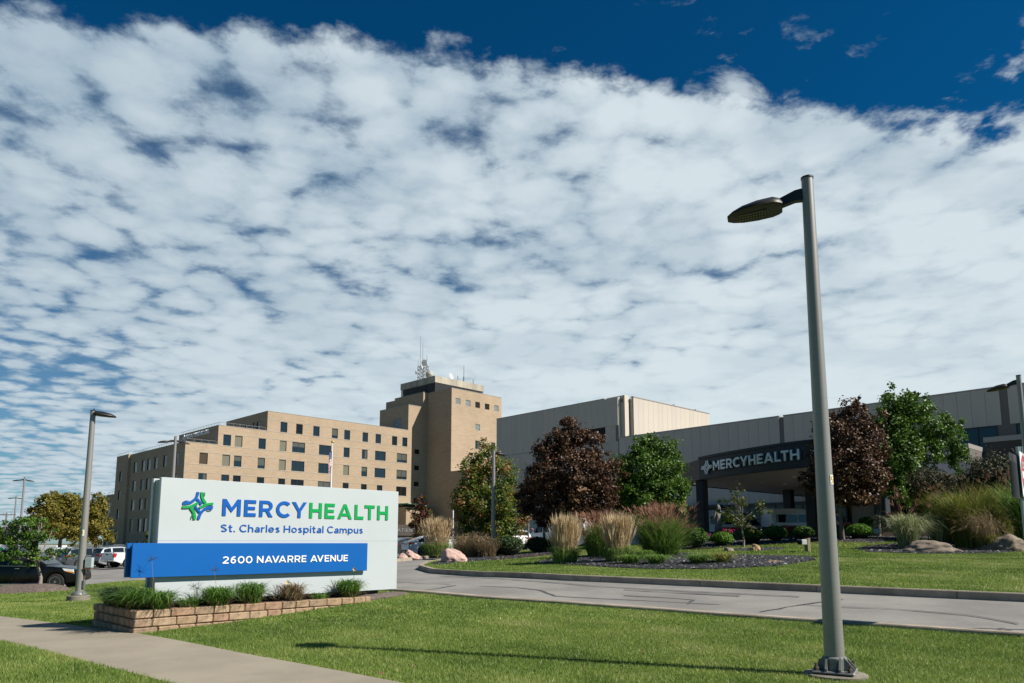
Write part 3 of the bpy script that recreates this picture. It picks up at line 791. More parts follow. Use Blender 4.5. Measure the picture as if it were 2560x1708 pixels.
# roof-edge railings
def railing(path, z, parent):
    f = MB(ORG)
    for (a, b) in zip(path[:-1], path[1:]):
        n = max(1, int(math.hypot(b[0]-a[0], b[1]-a[1]) / 1.25))
        for i in range(n + 1):
            x = a[0] + (b[0]-a[0]) * i / n; y = a[1] + (b[1]-a[1]) * i / n; f.tube([(x, y, z), (x, y, z + .62)], .03, 5)
        f.tube([(a[0], a[1], z + .62), (b[0], b[1], z + .62)], .035, 5)
    return f.build('railing', railm, parent)
railing([(S2 - .2, T0 + .35), (S1 + .35, T0 + .35), (S1 + .35, 168.2)], 20.67, HB); railing([(SP + .2, 169), (SP + .2, 176)], 20.75, HB)
railing([(S3 - .2, T0 + .35), (S2 + .35, T0 + .35), (S2 + .35, 158.2)], 24.52, HB); railing([(SW_ + .5, 176.3), (SW_ + .5, 182)], 12.47, HB)
# ---- tower
TT0, TS1 = 129.36, 127.39
tw = [(sc - .78, sc + .78, 34.72, 36.2) for sc in (112.65, 115.91, 119.1, 122.33, 125.54)]
tlow = [(119.13 - .8, 119.13 + .8, 29.07, 30.64), (118.4, 119.85, 24.47, 26.55), (123.8, 125.2, 24.6, 26.6), (118.4, 119.85, 20.5, 22.65), (123.8, 125.2, 20.5, 22.6)]
wallface('tower_wall', 't', TT0, S6, TS1, -1, 38.45, tw + tlow, HB, brick)
for i, h in enumerate(tw):
    if i in (2, 3):
        f = MB(ORG)
        for j in range(8): z = h[2] + .05 + j * .18; f.add([(h[0], TT0 + .03, z), (h[1], TT0 + .03, z), (h[1], TT0 + .15, z + .12), (h[0], TT0 + .15, z + .12)], [(0, 1, 2, 3)])
        f.box(h[0], h[1], TT0 + .17, TT0 + .2, h[2], h[3]); f.build('louver', framem, HB)
    else: glassblocks('t', TT0, *h, 6, 6, HB)
glassblocks('t', TT0, *tlow[0], 5, 5, HB)
for h in tlow[1:]: window('t', TT0, *h, HB)
for z in (36.26, 34.65): 
    pass
wallface('tower_wall', 's', S6, TT0, T0 + 1, -1, 38.45, [], HB, brick)
wallface('tower_wall', 't', 156.0, S6, TS1, 10, 38.45, [], HB, brick, out=1); wallface('tower_wall', 's', TS1, TT0, 156, -1, 38.45, [], HB, brick, out=1)
wallface('tower_wall', 's', S6, T0 + 1, 156, 20, 38.45, [], HB, brick)
f = MB(ORG); f.box(S6 + .01, TS1 - .01, TT0 + .01, 155.9, 38.0, 38.2); f.box(S6 - .03, TS1 + .03, TT0 - .03, TT0 + .3, 38.453, 38.53); f.box(S6 - .03, S6 + .3, TT0 + .31, 156, 38.453, 38.53); f.build('tower_roof', coping, HB)
PS0, PS1, PT0, PT1 = 110.95, 127.5, 136.05, 150.2
f = MB(ORG); f.box(PS0, PS1, PT0, PT1, 40.98, 42.66); f.box(PS0 + .5, PS1 - .5, PT0 + .5, PT1 - .5, 38.2, 40.98); f.build('penthouse', concw, HB, bevel=.05)
f = MB(ORG)
for k in range(11):
    z = 38.35 + k * .235
    for (x0, x1, y0, y1) in ((PS0 + .15, PS1 - .15, PT0 + .12, PT0 + .42), (PS0 + .12, PS0 + .42, PT0 + .5, PT1 - .15)):
        f.box(x0, x1, y0, y1, z, z + .10)
n_l = f.build('louver', louvm, HB)
f = MB(ORG)
for i in range(6): x = PS0 + .3 + i * (PS1 - PS0 - .6) / 5; f.box(x, x + .07, PT0 + .08, PT0 + .118, 38.2, 40.98)
for i in range(6): y = PT0 + .3 + i * (PT1 - PT0 - .6) / 5; f.box(PS0 + .08, PS0 + .118, y, y + .07, 38.2, 40.98)
f.build('louver_post', louvm, HB)
# lower brick wing before the tower, its shaded side flush with the tower's
wg = [(126.6, 128.2, 6.6, 10.3), (126.9, 127.7, 2.2, 4.4)]
wallface('wing_wall', 's', S6 - .01, 112.5, TT0 - .002, -1, 18.3, wg, HB, brick)
for h in wg: window('s', S6 - .01, *h, HB, style='dark')
wallface('wing_wall', 't', 112.5, S6 - .01, 125, -1, 18.3, [], HB, brick)
f = MB(ORG); f.box(S6 + .02, 125, 112.52, TT0 - .01, 17.8, 18.1); f.box(S6 - .05, S6 + .3, 112.46, TT0 - .01, 18.303, 18.4); f.build('wing_roof', coping, HB)
for z in (10.6, 8.4, 6.2, 3.6): course('s', S6 - .01, 112.5, TT0, z, HB); course('s', S6, TT0 + .01, T0, z, HB)
# porch with a green glass canopy against the tower foot
f = MB(ORG); f.box(101.6, 106.8, 134.4, T0 - .01, -1, 9.9); f.build('porch', brick, HB)
f = MB(ORG); f.add([(101.2, 133.2, 10.55), (109.6, 133.2, 9.95), (109.6, T0 - .02, 9.95), (101.2, T0 - .02, 10.55), (101.2, 133.2, 10.72), (109.6, 133.2, 10.12), (109.6, T0 - .02, 10.12), (101.2, T0 - .02, 10.72)], [(0,3,2,1),(4,5,6,7),(0,1,5,4),(1,2,6,5),(2,3,7,6),(3,0,4,7)])
f.build('porch_canopy', mat('verdigris', (.20,.34,.29), .5, var=.2, vscale=1), HB)

# ---- roof masts and dishes
mastm = mat('mast_steel', (.20,.17,.16), .6, .4, var=.3, vscale=4); dishm = mat('dish_white', (.72,.73,.72), .5, var=.06, vscale=2); dishg = mat('dish_grey', (.36,.37,.33), .7, var=.2, vscale=1.5)
def loc1(s, t, z): return tuple(VA * s + VB * t + np.array([0, 0, z]))
ms, mtt = 112.8, 143.2
LM = thing('lattice_mast', 'steel lattice antenna mast rising from the tower roof', 'mast', loc1(ms, mtt, 42.66), ROT1)
f = MB()
C3 = [(-.95, -.95), (.95, -.95), (.95, .95), (-.95, .95)]
for i, (x, y) in enumerate(C3):
    f.tube([(x, y, 0), (x, y, 3.9)], .07, 5)
    x2, y2 = C3[(i + 1) % 4]
    for j in range(4):
        z0 = j * .95; f.tube([(x, y, z0), (x2, y2, z0 + .95)], .04, 4); f.tube([(x2, y2, z0), (x, y, z0 + .95)], .04, 4); f.tube([(x, y, z0 + .95), (x2, y2, z0 + .95)], .045, 4)
f.build('lattice', mastm, LM)
for (x, y, z0, z1, r) in ((-.95, -.95, 3.8, 9.6, .05), (.95, .95, 3.5, 6.4, .06), (.6, -.95, 3.6, 5.6, .08), (-.2, .95, 3.8, 12.0, .05), (1.3, .2, 3.2, 7.0, .06), (-1.4, .3, 2.6, 5.5, .05)):
    f = MB(); f.tube([(x, y, z0), (x, y, z1)], [r, r * .7], 6); f.build('whip_antenna', mastm, LM)
def drum(parent, c, r, dp, d, m, name='dish'):
    """shrouded dish: drum with a domed back, axis d"""
    d = Vector(d).normalized(); f = MB(); q = d.to_track_quat('Z', 'Y')
    prof = [(r * .15, -dp * .9), (r * .6, -dp * .6), (r, -dp * .1), (r, dp * .35), (r * .98, dp * .4), (r * .5, dp * .42)]
    g = MB(); g.lathe(prof, k=20); f.add([tuple(q @ Vector(v) + Vector(c)) for v in g.v], g.f); return f.build(name, m, parent, smooth=35)
drum(LM, (.2, -.4, 4.75), .82, .5, (-.85, -.5, 0), dishm); drum(LM, (1.3, -1.2, 1.75), 1.05, .7, (.6, .8, -.05), dishg); drum(LM, (-1.1, -.7, 3.2), .6, .35, (-.9, .4, 0), dishm)
drum(LM, (-1.9, .3, 2.0), .5, .3, (-1, .3, 0), dishm); drum(LM, (1.0, -.4, 4.2), .35, .25, (.6, -.7, 0), dishm)
p_ = loc1(118.8, 139.2, 42.66)
DS = thing('satellite_dish', 'round white satellite dish on the tower roof edge', 'satellite dish', p_, ROT1)
f = MB(); f.tube([(0, 0, 0), (0, .15, 1.0)], .09, 8); f.build('post', mastm, DS)
dd_ = Vector((.25, -.93, .25)).normalized(); q_ = dd_.to_track_quat('Z', 'Y'); g = MB(); g.lathe([(.02, -.16), (.35, -.11), (.64, 0), (.80, .09), (.79, .11), (.61, .02), (.32, -.08), (.02, -.13)], k=26)
f = MB(); f.add([tuple(q_ @ Vector(v) + Vector((0, 0, 1.55))) for v in g.v], g.f); f.build('reflector', dishm, DS, smooth=40)
f = MB(); f.tube([(.35, -.1, 1.15), (.2, -.62, 1.66)], .02, 5); f.tube([(.2, -.62, 1.66), (.18, -.52, 1.64)], .06, 6); f.build('feed_arm', mastm, DS)
for i, (s, t, h_, r, lab) in enumerate(((120.6, 138.6, 4.9, .07, 'thin pale whip antenna just behind the round roof dish'), (122.3, 138.2, 4.9, .09, 'dark rod antenna with a thick base on the tower roof'), (126.0, 138.6, 6.4, .045, 'slimmest whip antenna at the far corner of the tower roof'))):
    w_ = thing('roof_antenna', lab, 'antenna', loc1(s, t, 42.66), ROT1, 'rod antennas on the tower roof')
    f = MB(); f.tube([(0, 0, 0), (0, 0, h_)], [r, r * .6], 6); f.build('rod', dishm if i != 1 else mastm, w_)
    f = MB(); f.tube([(0, 0, 0), (0, 0, 1.9)], .2 if i == 1 else .11, 8); f.build('socket', steel, w_)
# ------------------------------------------------------------------ lettering
def bez(p0, p1, p2, p3, n=12):
    return [tuple((1-t)**3*np.array(p0) + 3*(1-t)**2*t*np.array(p1) + 3*(1-t)*t*t*np.array(p2) + t**3*np.array(p3)) for t in [i/n for i in range(n+1)]]
def _arc(cx, cy, rx, ry, a0, a1, n):
    return [(cx + rx * math.cos(R(a0 + (a1 - a0) * i / n)), cy + ry * math.sin(R(a0 + (a1 - a0) * i / n))) for i in range(n + 1)]
def glyph(ch, w=.2):
    """broad geometric capital: (advance width, [outline, hole ...]) at cap height 1"""
    if ch == 'E': W = .70; return W, [[(0,0),(W,0),(W,w),(w,w),(w,.5-w*.46),(W*.92,.5-w*.46),(W*.92,.5+w*.46),(w,.5+w*.46),(w,1-w),(W,1-w),(W,1),(0,1)]]
    if ch == 'H': W = .86; h = w*.48; return W, [[(0,0),(w,0),(w,.5-h),(W-w,.5-h),(W-w,0),(W,0),(W,1),(W-w,1),(W-w,.5+h),(w,.5+h),(w,1),(0,1)]]
    if ch == 'L': W = .66; return W, [[(0,0),(W,0),(W,w),(w,w),(w,1),(0,1)]]
    if ch == 'T': W = .78; c = W/2; return W, [[(c-w/2,0),(c+w/2,0),(c+w/2,1-w),(W,1-w),(W,1),(0,1),(0,1-w),(c-w/2,1-w)]]
    if ch == 'I': return w, [[(0,0),(w,0),(w,1),(0,1)]]
    if ch == 'N': W = .88; return W, [[(0,0),(w,0),(w,.66),(W-w*.98,0),(W,0),(W,1),(W-w,1),(W-w,.34),(w*.98,1),(0,1)]]
    if ch == 'M': W = 1.06; c = W/2; return W, [[(0,0),(w,0),(w,.64),(c,.2),(W-w,.64),(W-w,0),(W,0),(W,1),(W-w*1.05,1),(c,.5),(w*1.05,1),(0,1)]]
    if ch == 'Y': W = .98; c = W/2; k = w*1.16; return W, [[(c-w/2,0),(c+w/2,0),(c+w/2,.40),(W,1),(W-k,1),(c,.57),(k,1),(0,1),(c-w/2,.40)]]
    if ch == 'V': W = 1.0; c = W/2; k = w*1.12; return W, [[(c-w*.5,0),(c+w*.5,0),(W,1),(W-k,1),(c,.26),(k,1),(0,1)]]
    if ch == 'A':
        W = 1.06; c = W/2; k = w*1.1; y0, y1 = .2, .2 + w*.88
        x = lambda y: k + (c - k) * 0 + (c - w*.02 - k) * y / .78
        return W, [[(0,0),(k,0),(x(y0),y0),(W-x(y0),y0),(W-k,0),(W,0),(c+w*.5,1),(c-w*.5,1)], [(x(y1),y1),(c,.76),(W-x(y1),y1)]]
    if ch == 'R':
        W = .84; b = .36
        out = [(0,0),(w,0),(w,.34),(.40,.34),(W-w*1.25,0),(W,0),(.585,.385)] + _arc(.46,.67,W-.46-.02,.33,-62,90,14) + [(0,1)]
        return W, [out, [(w,.34+w*.86)] + _arc(.46,.67+w*.0,W-.48-w,.33-w*.92,-90,90,10) + [(w,1-w*.92)]]
    if ch == 'P':
        W = .78
        return W, [[(0,0),(w,0),(w,.32),(.42,.32)] + _arc(.42,.66,W-.42,.34,-90,90,14) + [(0,1)], [(w,.32+w*.9)] + _arc(.42,.66,W-.42-w,.34-w*.9,-90,90,10) + [(w,1-w*.9)]]
    if ch == 'U':
        W = .86; c = W/2
        return W, [[(0,1),(0,.38)] + _arc(c,.40,c,.41,180,360,18) + [(W,1),(W-w,1)] + _arc(c,.40,c-w,.41-w,360,180,16) + [(w,1)]]
    if ch == 'C':
        W = .88; c = .52; a = 44
        return W, [_arc(c,.5,.52,.515,a,360-a,30) + _arc(c,.5,.52-w,.515-w,360-a-3,a+3,28)]
    if ch == 'S':
        W = .74; pts = _arc(W/2,.745,W/2-w/2,.255-w/2,25,270,16) + _arc(W/2,.26,W/2-w/2,.26-w/2,90,-155,16)[1:]
        return W, [_thick(pts, w)]
    if ch in '0O': W = .86 if ch == '0' else 1.04; c = W/2; return W, [_arc(c,.5,c,.51,0,352,40), _arc(c,.5,c-w,.51-w,0,350,36)]
    if ch == '6':
        W = .80; r = .335 - w/2
        return W, [_thick(bez((.64,1-w*.55),(.34,1-w*.2),(w/2+.02,.72),(.40-r-.0,.335),9) + _arc(.40,.335,r,r,180,500,26)[1:], w)]
    if ch == '2':
        W = .76
        return W, [_thick(_arc(.37,.69,.37-w*.4,.31-w/2,165,-28,16) + [(.12,w*.5+.06)], w) + [] , [(0,0),(W,0),(W,w),(0,w)]]
    if ch == 'D': W = .90; return W, [[(0,0),(.38,0)] + _arc(.38,.5,W-.38,.5,-90,90,18) + [(0,1)], [(w,w)] + _arc(.38,.5,W-.38-w,.5-w,-90,90,14) + [(w,1-w)]]
    if ch == 'O': pass
    if ch == '.': return w, [[(0,0),(w,0),(w,w),(0,w)]]
    if ch == 'F': W = .66; return W, [[(0,0),(w,0),(w,.40),(W*.92,.40),(W*.92,.40+w*.92),(w,.40+w*.92),(w,1-w),(W,1-w),(W,1),(0,1)]]
    return .4, []
def _thick(pts, w):
    Lf = []; Rt = []
    for i, p in enumerate(pts):
        a = pts[max(0, i-1)]; b = pts[min(len(pts)-1, i+1)]; dx, dy = b[0]-a[0], b[1]-a[1]; l = math.hypot(dx, dy) + 1e-9
        nx, ny = -dy/l*w/2, dx/l*w/2; Lf.append((p[0]+nx, p[1]+ny)); Rt.append((p[0]-nx, p[1]-ny))
    return Lf + Rt[::-1]
_gm = {}
def curve_mesh(loops, ext, bev=0.0):
    cu = bpy.data.curves.new('letter', 'CURVE'); cu.dimensions = '2D'; cu.fill_mode = 'BOTH'; cu.extrude = ext
    for lp in loops:
        s = cu.splines.new('POLY'); s.points.add(len(lp) - 1); s.use_cyclic_u = True
        for p, q in zip(s.points, lp): p.co = (q[0], q[1], 0, 1)
    o = bpy.data.objects.new('tmp', cu); COL.objects.link(o)
    me = bpy.data.meshes.new_from_object(o); bpy.data.objects.remove(o); bpy.data.curves.remove(cu); return me
def font_mesh(ch, ext, off):
    cu = bpy.data.curves.new('letter', 'FONT'); cu.body = ch; cu.extrude = ext; cu.offset = off; cu.resolution_u = 4
    o = bpy.data.objects.new('tmp', cu); COL.objects.link(o)
    me = bpy.data.meshes.new_from_object(o); bpy.data.objects.remove(o); bpy.data.curves.remove(cu)
    return me
def mapmesh(me, fn, name, m, parent):
    n = len(me.vertices); a = np.empty(n * 3); me.vertices.foreach_get('co', a); a = a.reshape(-1, 3)
    a = fn(a); me.vertices.foreach_set('co', np.asarray(a, np.float32).ravel()); me.update(); me.materials.clear()
    me.name = name
    return link(name, me, parent, m)
KERN = {'AV': .24, 'VA': .24, 'LT': .12, 'CY': .08, 'PA': .12, 'AT': .12, 'YH': .02}
def caps_layout(text, h, wd, gap, total=None, space=.5):
    """positions of capitals: list of (ch, x, scale)"""
    x = 0; out = []
    for i, ch in enumerate(text):
        if ch == ' ': x += space * h; continue
        g = glyph(ch, wd)[0] * h; x -= h * KERN.get(text[max(0, i - 1):i + 1], 0)
        out.append([ch, x]); x += g + gap * h
    x -= gap * h
    k = 1 if total is None else total / x
    return [(c, a * k, k) for c, a in out]
def caps(text, x0, x1, zb, h, wd, fn, m_of, parent, depth, gap=.2, kern=None, space=.5, name='letter'):
    """fn maps (x along, z up, d out) arrays to local space"""
    for i, (ch, x, k) in enumerate(caps_layout(text, h, wd, gap, x1 - x0, space)):
        _, loops = glyph(ch, wd)
        if ch == '2':
            mes = [curve_mesh([lp], depth / 2) for lp in loops]
        else: mes = [curve_mesh(loops, depth / 2)]
        for q, me in enumerate(mes):
            dd = depth * (.5 + .02 * q)
            mapmesh(me, lambda a, x=x, k=k, dd=dd: fn(x0 + x + a[:, 0] * h * k, zb + a[:, 1] * h, a[:, 2] + dd), name, m_of(i), parent)
def fonttext(text, x0, x1, zb, capH, fn, m, parent, depth, off=.02):
    cu = bpy.data.curves.new('w', 'FONT'); o = bpy.data.objects.new('tmp', cu); COL.objects.link(o)
    def ext(s):
        cu.body = s; me = bpy.data.meshes.new_from_object(o); b = [v.co.x for v in me.vertices]; bpy.data.meshes.remove(me); return max(b)
    pos = []
    for i, ch in enumerate(text):
        if ch == ' ': continue
        pos.append((ch, ext(text[:i + 1]) - ext(ch)))
    cu.body = 'H'; me = bpy.data.meshes.new_from_object(o); hc = max(v.co.y for v in me.vertices); bpy.data.meshes.remove(me)
    tot = ext(text); bpy.data.objects.remove(o)
    sx = (x1 - x0) / tot; sz = capH / hc
    for ch, p in pos:
        me = font_mesh(ch, depth / 2, off)
        mapmesh(me, lambda a, p=p: fn(x0 + (p + a[:, 0]) * sx, zb + a[:, 1] * sz, a[:, 2] + depth / 2), 'letter', m, parent)

signblue = mat('sign_blue', (.0, .085, .37), .45, spec=.3); signgreen = mat('sign_green', (.0, .29, .065), .45, spec=.3)
panelblue = mat('panel_blue', (.0, .095, .36), .42, spec=.35, var=.03, vscale=1.0)
signgrey = mat('sign_silver', (.445, .48, .50), .42, .0, var=.03, vscale=.8)
signedge = mat('sign_return', (.30, .325, .34), .5)
signbase = mat('sign_base', (.03, .03, .032), .7)
lettwhite = mat('letter_white', (.78, .79, .80), .4)

# ------------------------------------------------------------------ street sign
STT = 14.24
SORG = (7.8, STT + .2, .35)
SGN = thing('monument_sign', 'broad silver hospital sign with coloured emblem and a blue address panel', 'sign', tuple(VA * 7.8 + VB * (STT + .2) + np.array([0, 0, .35])), ROT1)
f = MB(SORG); f.bbox(5.03, 10.53, STT, STT + .10, .515, 2.835, .006); f.build('front_panel', signgrey, SGN)
f = MB(SORG); f.box(5.06, 10.50, STT + .10, STT + .40, .54, 2.80); f.build('cabinet', signedge, SGN)
f = MB(SORG); f.bbox(5.03, 10.53, STT + .40, STT + .50, .515, 2.835, .006); f.build('rear_panel', signgrey, SGN)
f = MB(SORG); f.box(5.5, 10.1, STT + .14, STT + .36, -.2, .54); f.build('plinth', signbase, SGN)
f = MB(SORG); f.bbox(4.57, 9.61, STT - .105, STT - .06, .975, 1.60, .005); f.build('address_panel', panelblue, SGN)
f = MB(SORG); f.box(4.60, 9.58, STT - .06, STT - .003, 1.0, 1.58); f.build('address_panel_return', panelblue, SGN)
f = MB(SORG); f.bbox(4.52, 5.00, STT + .03, STT + .11, .985, 1.60, .005); f.build('address_panel_rear', panelblue, SGN)
f = MB(SORG); f.box(5.03, 10.53, STT - .002, STT, 1.648, 1.654); f.build('panel_seam', signedge, SGN)
def fsign(off):
    def fn(x, z, d): return np.stack([x - SORG[0], STT - off - d - SORG[1], z - SORG[2]], -1)
    return fn
caps('MERCYHEALTH', 6.22, 10.225, 2.14, .336, .205, fsign(.004), lambda i: signblue if i < 5 else signgreen, SGN, .012, gap=.21)
def lower(ch, w=.15):
    """monoline letters: (advance, strokes), each stroke a list of loops; x-height .72"""
    h = w / 2; X = .72; ring = lambda cx, cy, rx, ry: [_arc(cx, cy, rx, ry, 0, 352, 28), _arc(cx, cy, rx - w, ry - w, 0, 350, 24)]
    bar = lambda x0, y0, x1, y1: [[(x0, y0), (x1, y0), (x1, y1), (x0, y1)]]
    arch = lambda x0, x1: [_thick([(x0 + h, .30)] + _arc((x0 + x1) / 2, .40, (x1 - x0) / 2 - h, .32 - h, 180, 0, 12) + [(x1 - h, 0)], w)]
    if ch == 'o': return .74, [ring(.37, .36, .37, .37)]
    if ch == 'p': return .76, [bar(0, -.26, w, X), ring(.40, .36, .36, .37)]
    if ch == 'h': return .66, [bar(0, 0, w, 1.04), arch(0, .66)]
    if ch == 'm': return 1.08, [bar(0, 0, w, X), arch(0, .60), arch(.48, 1.08)]
    if ch == 'u': return .66, [bar(.66 - w, 0, .66, X), [_thick([(h, X), (h, .30)] + _arc(.33, .32, .33 - h, .32 - h, 180, 360, 12)[1:], w)]]
    if ch == 'l': return w, [bar(0, 0, w, 1.04)]
    if ch == 'i': return w, [bar(0, 0, w, X), [_arc(h, .93, h * 1.2, h * 1.2, 0, 340, 12)]]
    if ch == 't': return .46, [bar(.12, .10, .12 + w, .95), bar(0, X - w * .95, .46, X), [_thick([(.12 + h, .22)] + _arc(.32, .20, .125, .20 - h, 180, 275, 6) + [(.44, h)], w)]]
    if ch == 'r': return .44, [bar(0, 0, w, X), [_thick([(h, .28)] + _arc(.40, .36, .40 - h, .36 - h, 165, 85, 8), w)]]
    if ch == 'e': return .74, [bar(w * .6, .36 - h * .85, .74 - w * .5, .36 + h * .85), [_thick(_arc(.37, .36, .37 - h, .37 - h, -4, 322, 26), w)]]
    if ch == 'a': return .64, [bar(.64 - w, 0, .64, .46), [_thick(_arc(.36, .44, .28 - h, .29 - h, 0, 150, 10), w)], ring(.30, .21, .30, .22)]
    if ch == 's': return .56, [[_thick(_arc(.28, .535, .26 - h, .19 - h, 20, 270, 10) + _arc(.28, .185, .28 - h, .19 - h, 90, -160, 10)[1:], w)]]
    a, lp = glyph(ch, w * 1.05); return a, [lp]
def mono(text, x0, x1, zb, h, fn, m, parent, depth, gap=.17, space=.36):
    x = 0; pos = []
    for i, ch in enumerate(text):
        if ch == ' ': x += space * h; continue
        pos.append((ch, x)); x += (lower(ch)[0] + gap) * h
    k = (x1 - x0) / (x - gap * h)
    for ch, px_ in pos:
        V = []; F = []
        for q, loops in enumerate(lower(ch)[1]):
            me = curve_mesh(loops, depth / 2); n = len(me.vertices); a = np.empty(n * 3); me.vertices.foreach_get('co', a); a = a.reshape(-1, 3)
            b0 = sum(len(v) for v in V); V.append(fn(x0 + px_ * k + a[:, 0] * h * k, zb + a[:, 1] * h, a[:, 2] + depth * (.5 + .05 * q)))
            F += [tuple(b0 + i for i in p.vertices) for p in me.polygons]; bpy.data.meshes.remove(me)
        me = bpy.data.meshes.new('letter'); me.from_pydata(np.concatenate(V).tolist(), [], F); link('letter', me, parent, m)
mono('St. Charles Hospital Campus', 6.21, 9.535, 1.822, .148, fsign(.003), signblue, SGN, .008)
caps('2600 NAVARRE AVENUE', 6.235, 9.085, 1.199, .14, .165, fsign(.107), lambda i: lettwhite, SGN, .008, gap=.17, space=.42)
# woven ribbon emblem
RIB = [('b', bez((495,210),(484,290),(470,330),(385,385),10) + bez((385,385),(340,405),(300,402),(252,398),6)[1:], 44),
       ('b', [(480,330)] + bez((500,345),(520,370),(545,405),(562,428),5), 38),
       ('g', bez((560,212),(552,290),(580,350),(635,408),12), 44),
       ('g', bez((760,420),(700,416),(655,424),(620,440),8) + [(575,462),(532,488)], 40),
       ('b', bez((525,680),(536,600),(555,570),(612,512),10) + bez((612,512),(660,482),(700,480),(757,482),6)[1:], 44),
       ('b', [(540,560)] + bez((520,535),(500,510),(475,480),(456,458),5), 38),
       ('g', bez((458,678),(466,600),(440,540),(385,478),12), 44),
       ('g', bez((248,462),(310,470),(360,466),(400,450),8) + [(445,428),(500,396)], 40),
       ('b', bez((262,374),(290,352),(330,352),(352,366),6), 9), ('g', bez((600,216),(610,240),(606,270),(594,298),6), 9),
       ('b', bez((746,512),(720,534),(690,532),(662,522),6), 9), ('g', bez((412,668),(402,640),(408,620),(424,590),6), 9)]
for k_, (c_, pts_, w_) in enumerate(RIB):
    lp = _thick(pts_, w_)
    me = curve_mesh([lp], .009)
    def fmap(a, k_=k_):
        u, v = a[:, 0], a[:, 1]
        x = 5.435 + (u - 247) / 513 * .595; z = 2.59 - (v - 207 - .06 * (u - 505)) / 470 * .53
        return np.stack([x - SORG[0], STT - .012 - .0012 * k_ - a[:, 2] - SORG[1], z - SORG[2]], -1)
    mapmesh(me, fmap, 'emblem_ribbon', signblue if c_ == 'b' else signgreen, SGN)

# ------------------------------------------------------------------ block planter under the sign
blockms = [mat('planter_block_%s' % n, c, .92, var=.3, vscale=7, fine=.18, fscale=70, bump=.6, bscale=45, spec=.2) for n, c in
           (('tan', (.34,.235,.15)), ('rose', (.33,.21,.14)), ('grey', (.29,.205,.14)), ('pale', (.38,.27,.18)))]
PT = 13.63; PS = 4.50; rb = random.Random(5)
PL = thing('block_planter', 'low tan block planter bed in front of the silver sign', 'planter', tuple(VA * PS + VB * PT), ROT1)
PORG = (PS, PT, 0)
_bl = {}
def block(length, axis, s, t, z, h):
    me = _bl.get((round(length, 2), axis))
    if me is None or len(me) < 4:
        f = MB(); c = .016
        if axis == 's': f.bbox(.004, length - .004, 0, .24, .004, h - .004, c)
        else: f.bbox(0, .24, .004, length - .004, .004, h - .004, c)
        f.v = [(x + rb.uniform(-.006, .006), y + rb.uniform(-.006, .006), z_ + rb.uniform(-.003, .003)) for x, y, z_ in f.v]
        mes = bpy.data.meshes.new('block'); mes.from_pydata(f.v, [], f.f); mes.materials.append(blockms[0])
        _bl.setdefault((round(length, 2), axis), []).append(mes); me = _bl[(round(length, 2), axis)]
    o = bpy.data.objects.new('block', rb.choice(me)); COL.objects.link(o); o.parent = PL
    o.location = (s - PS, t - PT, z); o.material_slots[0].link = 'OBJECT'; o.material_slots[0].material = rb.choice(blockms)
for c_ in range(3):
    z = -.01 + .148 * c_; off = .018 * c_; s = PS + off; lens = [.43, .29, .29, .43][(c_ * 2) % 4:] + [.30] * 20
    i = 0; end = 9.42 + .0
    while s < end - .12:
        ln = min([.42, .30, .30, .36][(i * 3 + c_) % 4], end - s); block(ln, 's', s, PT + off, z, .146); s += ln; i += 1
    t = PT + off + .242
    i = c_
    while t < PT + 2.12:
        ln = [.30, .22, .36, .28][i % 4]; block(ln, 't', PS + off, t, z, .146); t += ln; i += 1
    s = PS + off + .242
f = MB(PORG); f.box(PS + .2, 9.4, PT + .2, PT + 2.05, .0, .37); f.build('soil', soil, PL)
f = MB(PORG); f.box(PS - .03, 9.2, PT - .05, PT + 2.15, -.12, -.0); f.build('footing', kerbmat, PL)
MBED = [tuple((VA * s + VB * t)[:2]) for s, t in ((9.42, 13.75), (10.2, 13.85), (10.85, 14.2), (10.7, 14.6), (9.4, 14.6))]
o = sheet('mulch_patch', MBED, .07, mulchm, .2, dome=.05)
# ------------------------------------------------------------------ panelled hospital wing, local axes 2
panelm = mat('facade_panel', (.52,.465,.395), .75, var=.07, vscale=.5, stretch=(1,1,.25), fine=.03, fscale=14)
panelback = mat('panel_backing', (.17,.155,.135), .9)
capm = mat('parapet_cap', (.36,.33,.30), .5, .2)
navy = mat('canopy_fascia', (.014,.021,.031), .6, var=.06, vscale=1)
soffit = mat('canopy_soffit', (.52,.47,.41), .7, var=.05, vscale=.6)
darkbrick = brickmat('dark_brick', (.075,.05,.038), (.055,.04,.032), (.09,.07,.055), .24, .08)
brownpanel = mat('brown_cladding', (.055,.042,.036), .6, var=.12, vscale=2)
SL = 67.0
O2 = (SL, 40.0, 1.2)
def w2(s, t, z=0): return tuple(VA2 * s + VB2 * t + np.array([0, 0, z]))
EB = thing('entrance_building', 'long low clinic wing clad in beige upright panels behind the entrance canopy', 'building', w2(*O2), ROT2)
UB = thing('upper_building', 'taller beige panelled block with a louver and a sunlit side', 'building', w2(69.0, 54.9, .6), ROT2)
O3 = (69.0, 54.9, .6)
rpan = random.Random(21)
panelvars = [panelm, mat('facade_panel_cool', (.50,.45,.385), .75, var=.08, vscale=.5, stretch=(1,1,.25), fine=.03, fscale=14), mat('facade_panel_warm', (.53,.47,.395), .72, var=.08, vscale=.6, stretch=(1,1,.2), fine=.03, fscale=14), panelm]
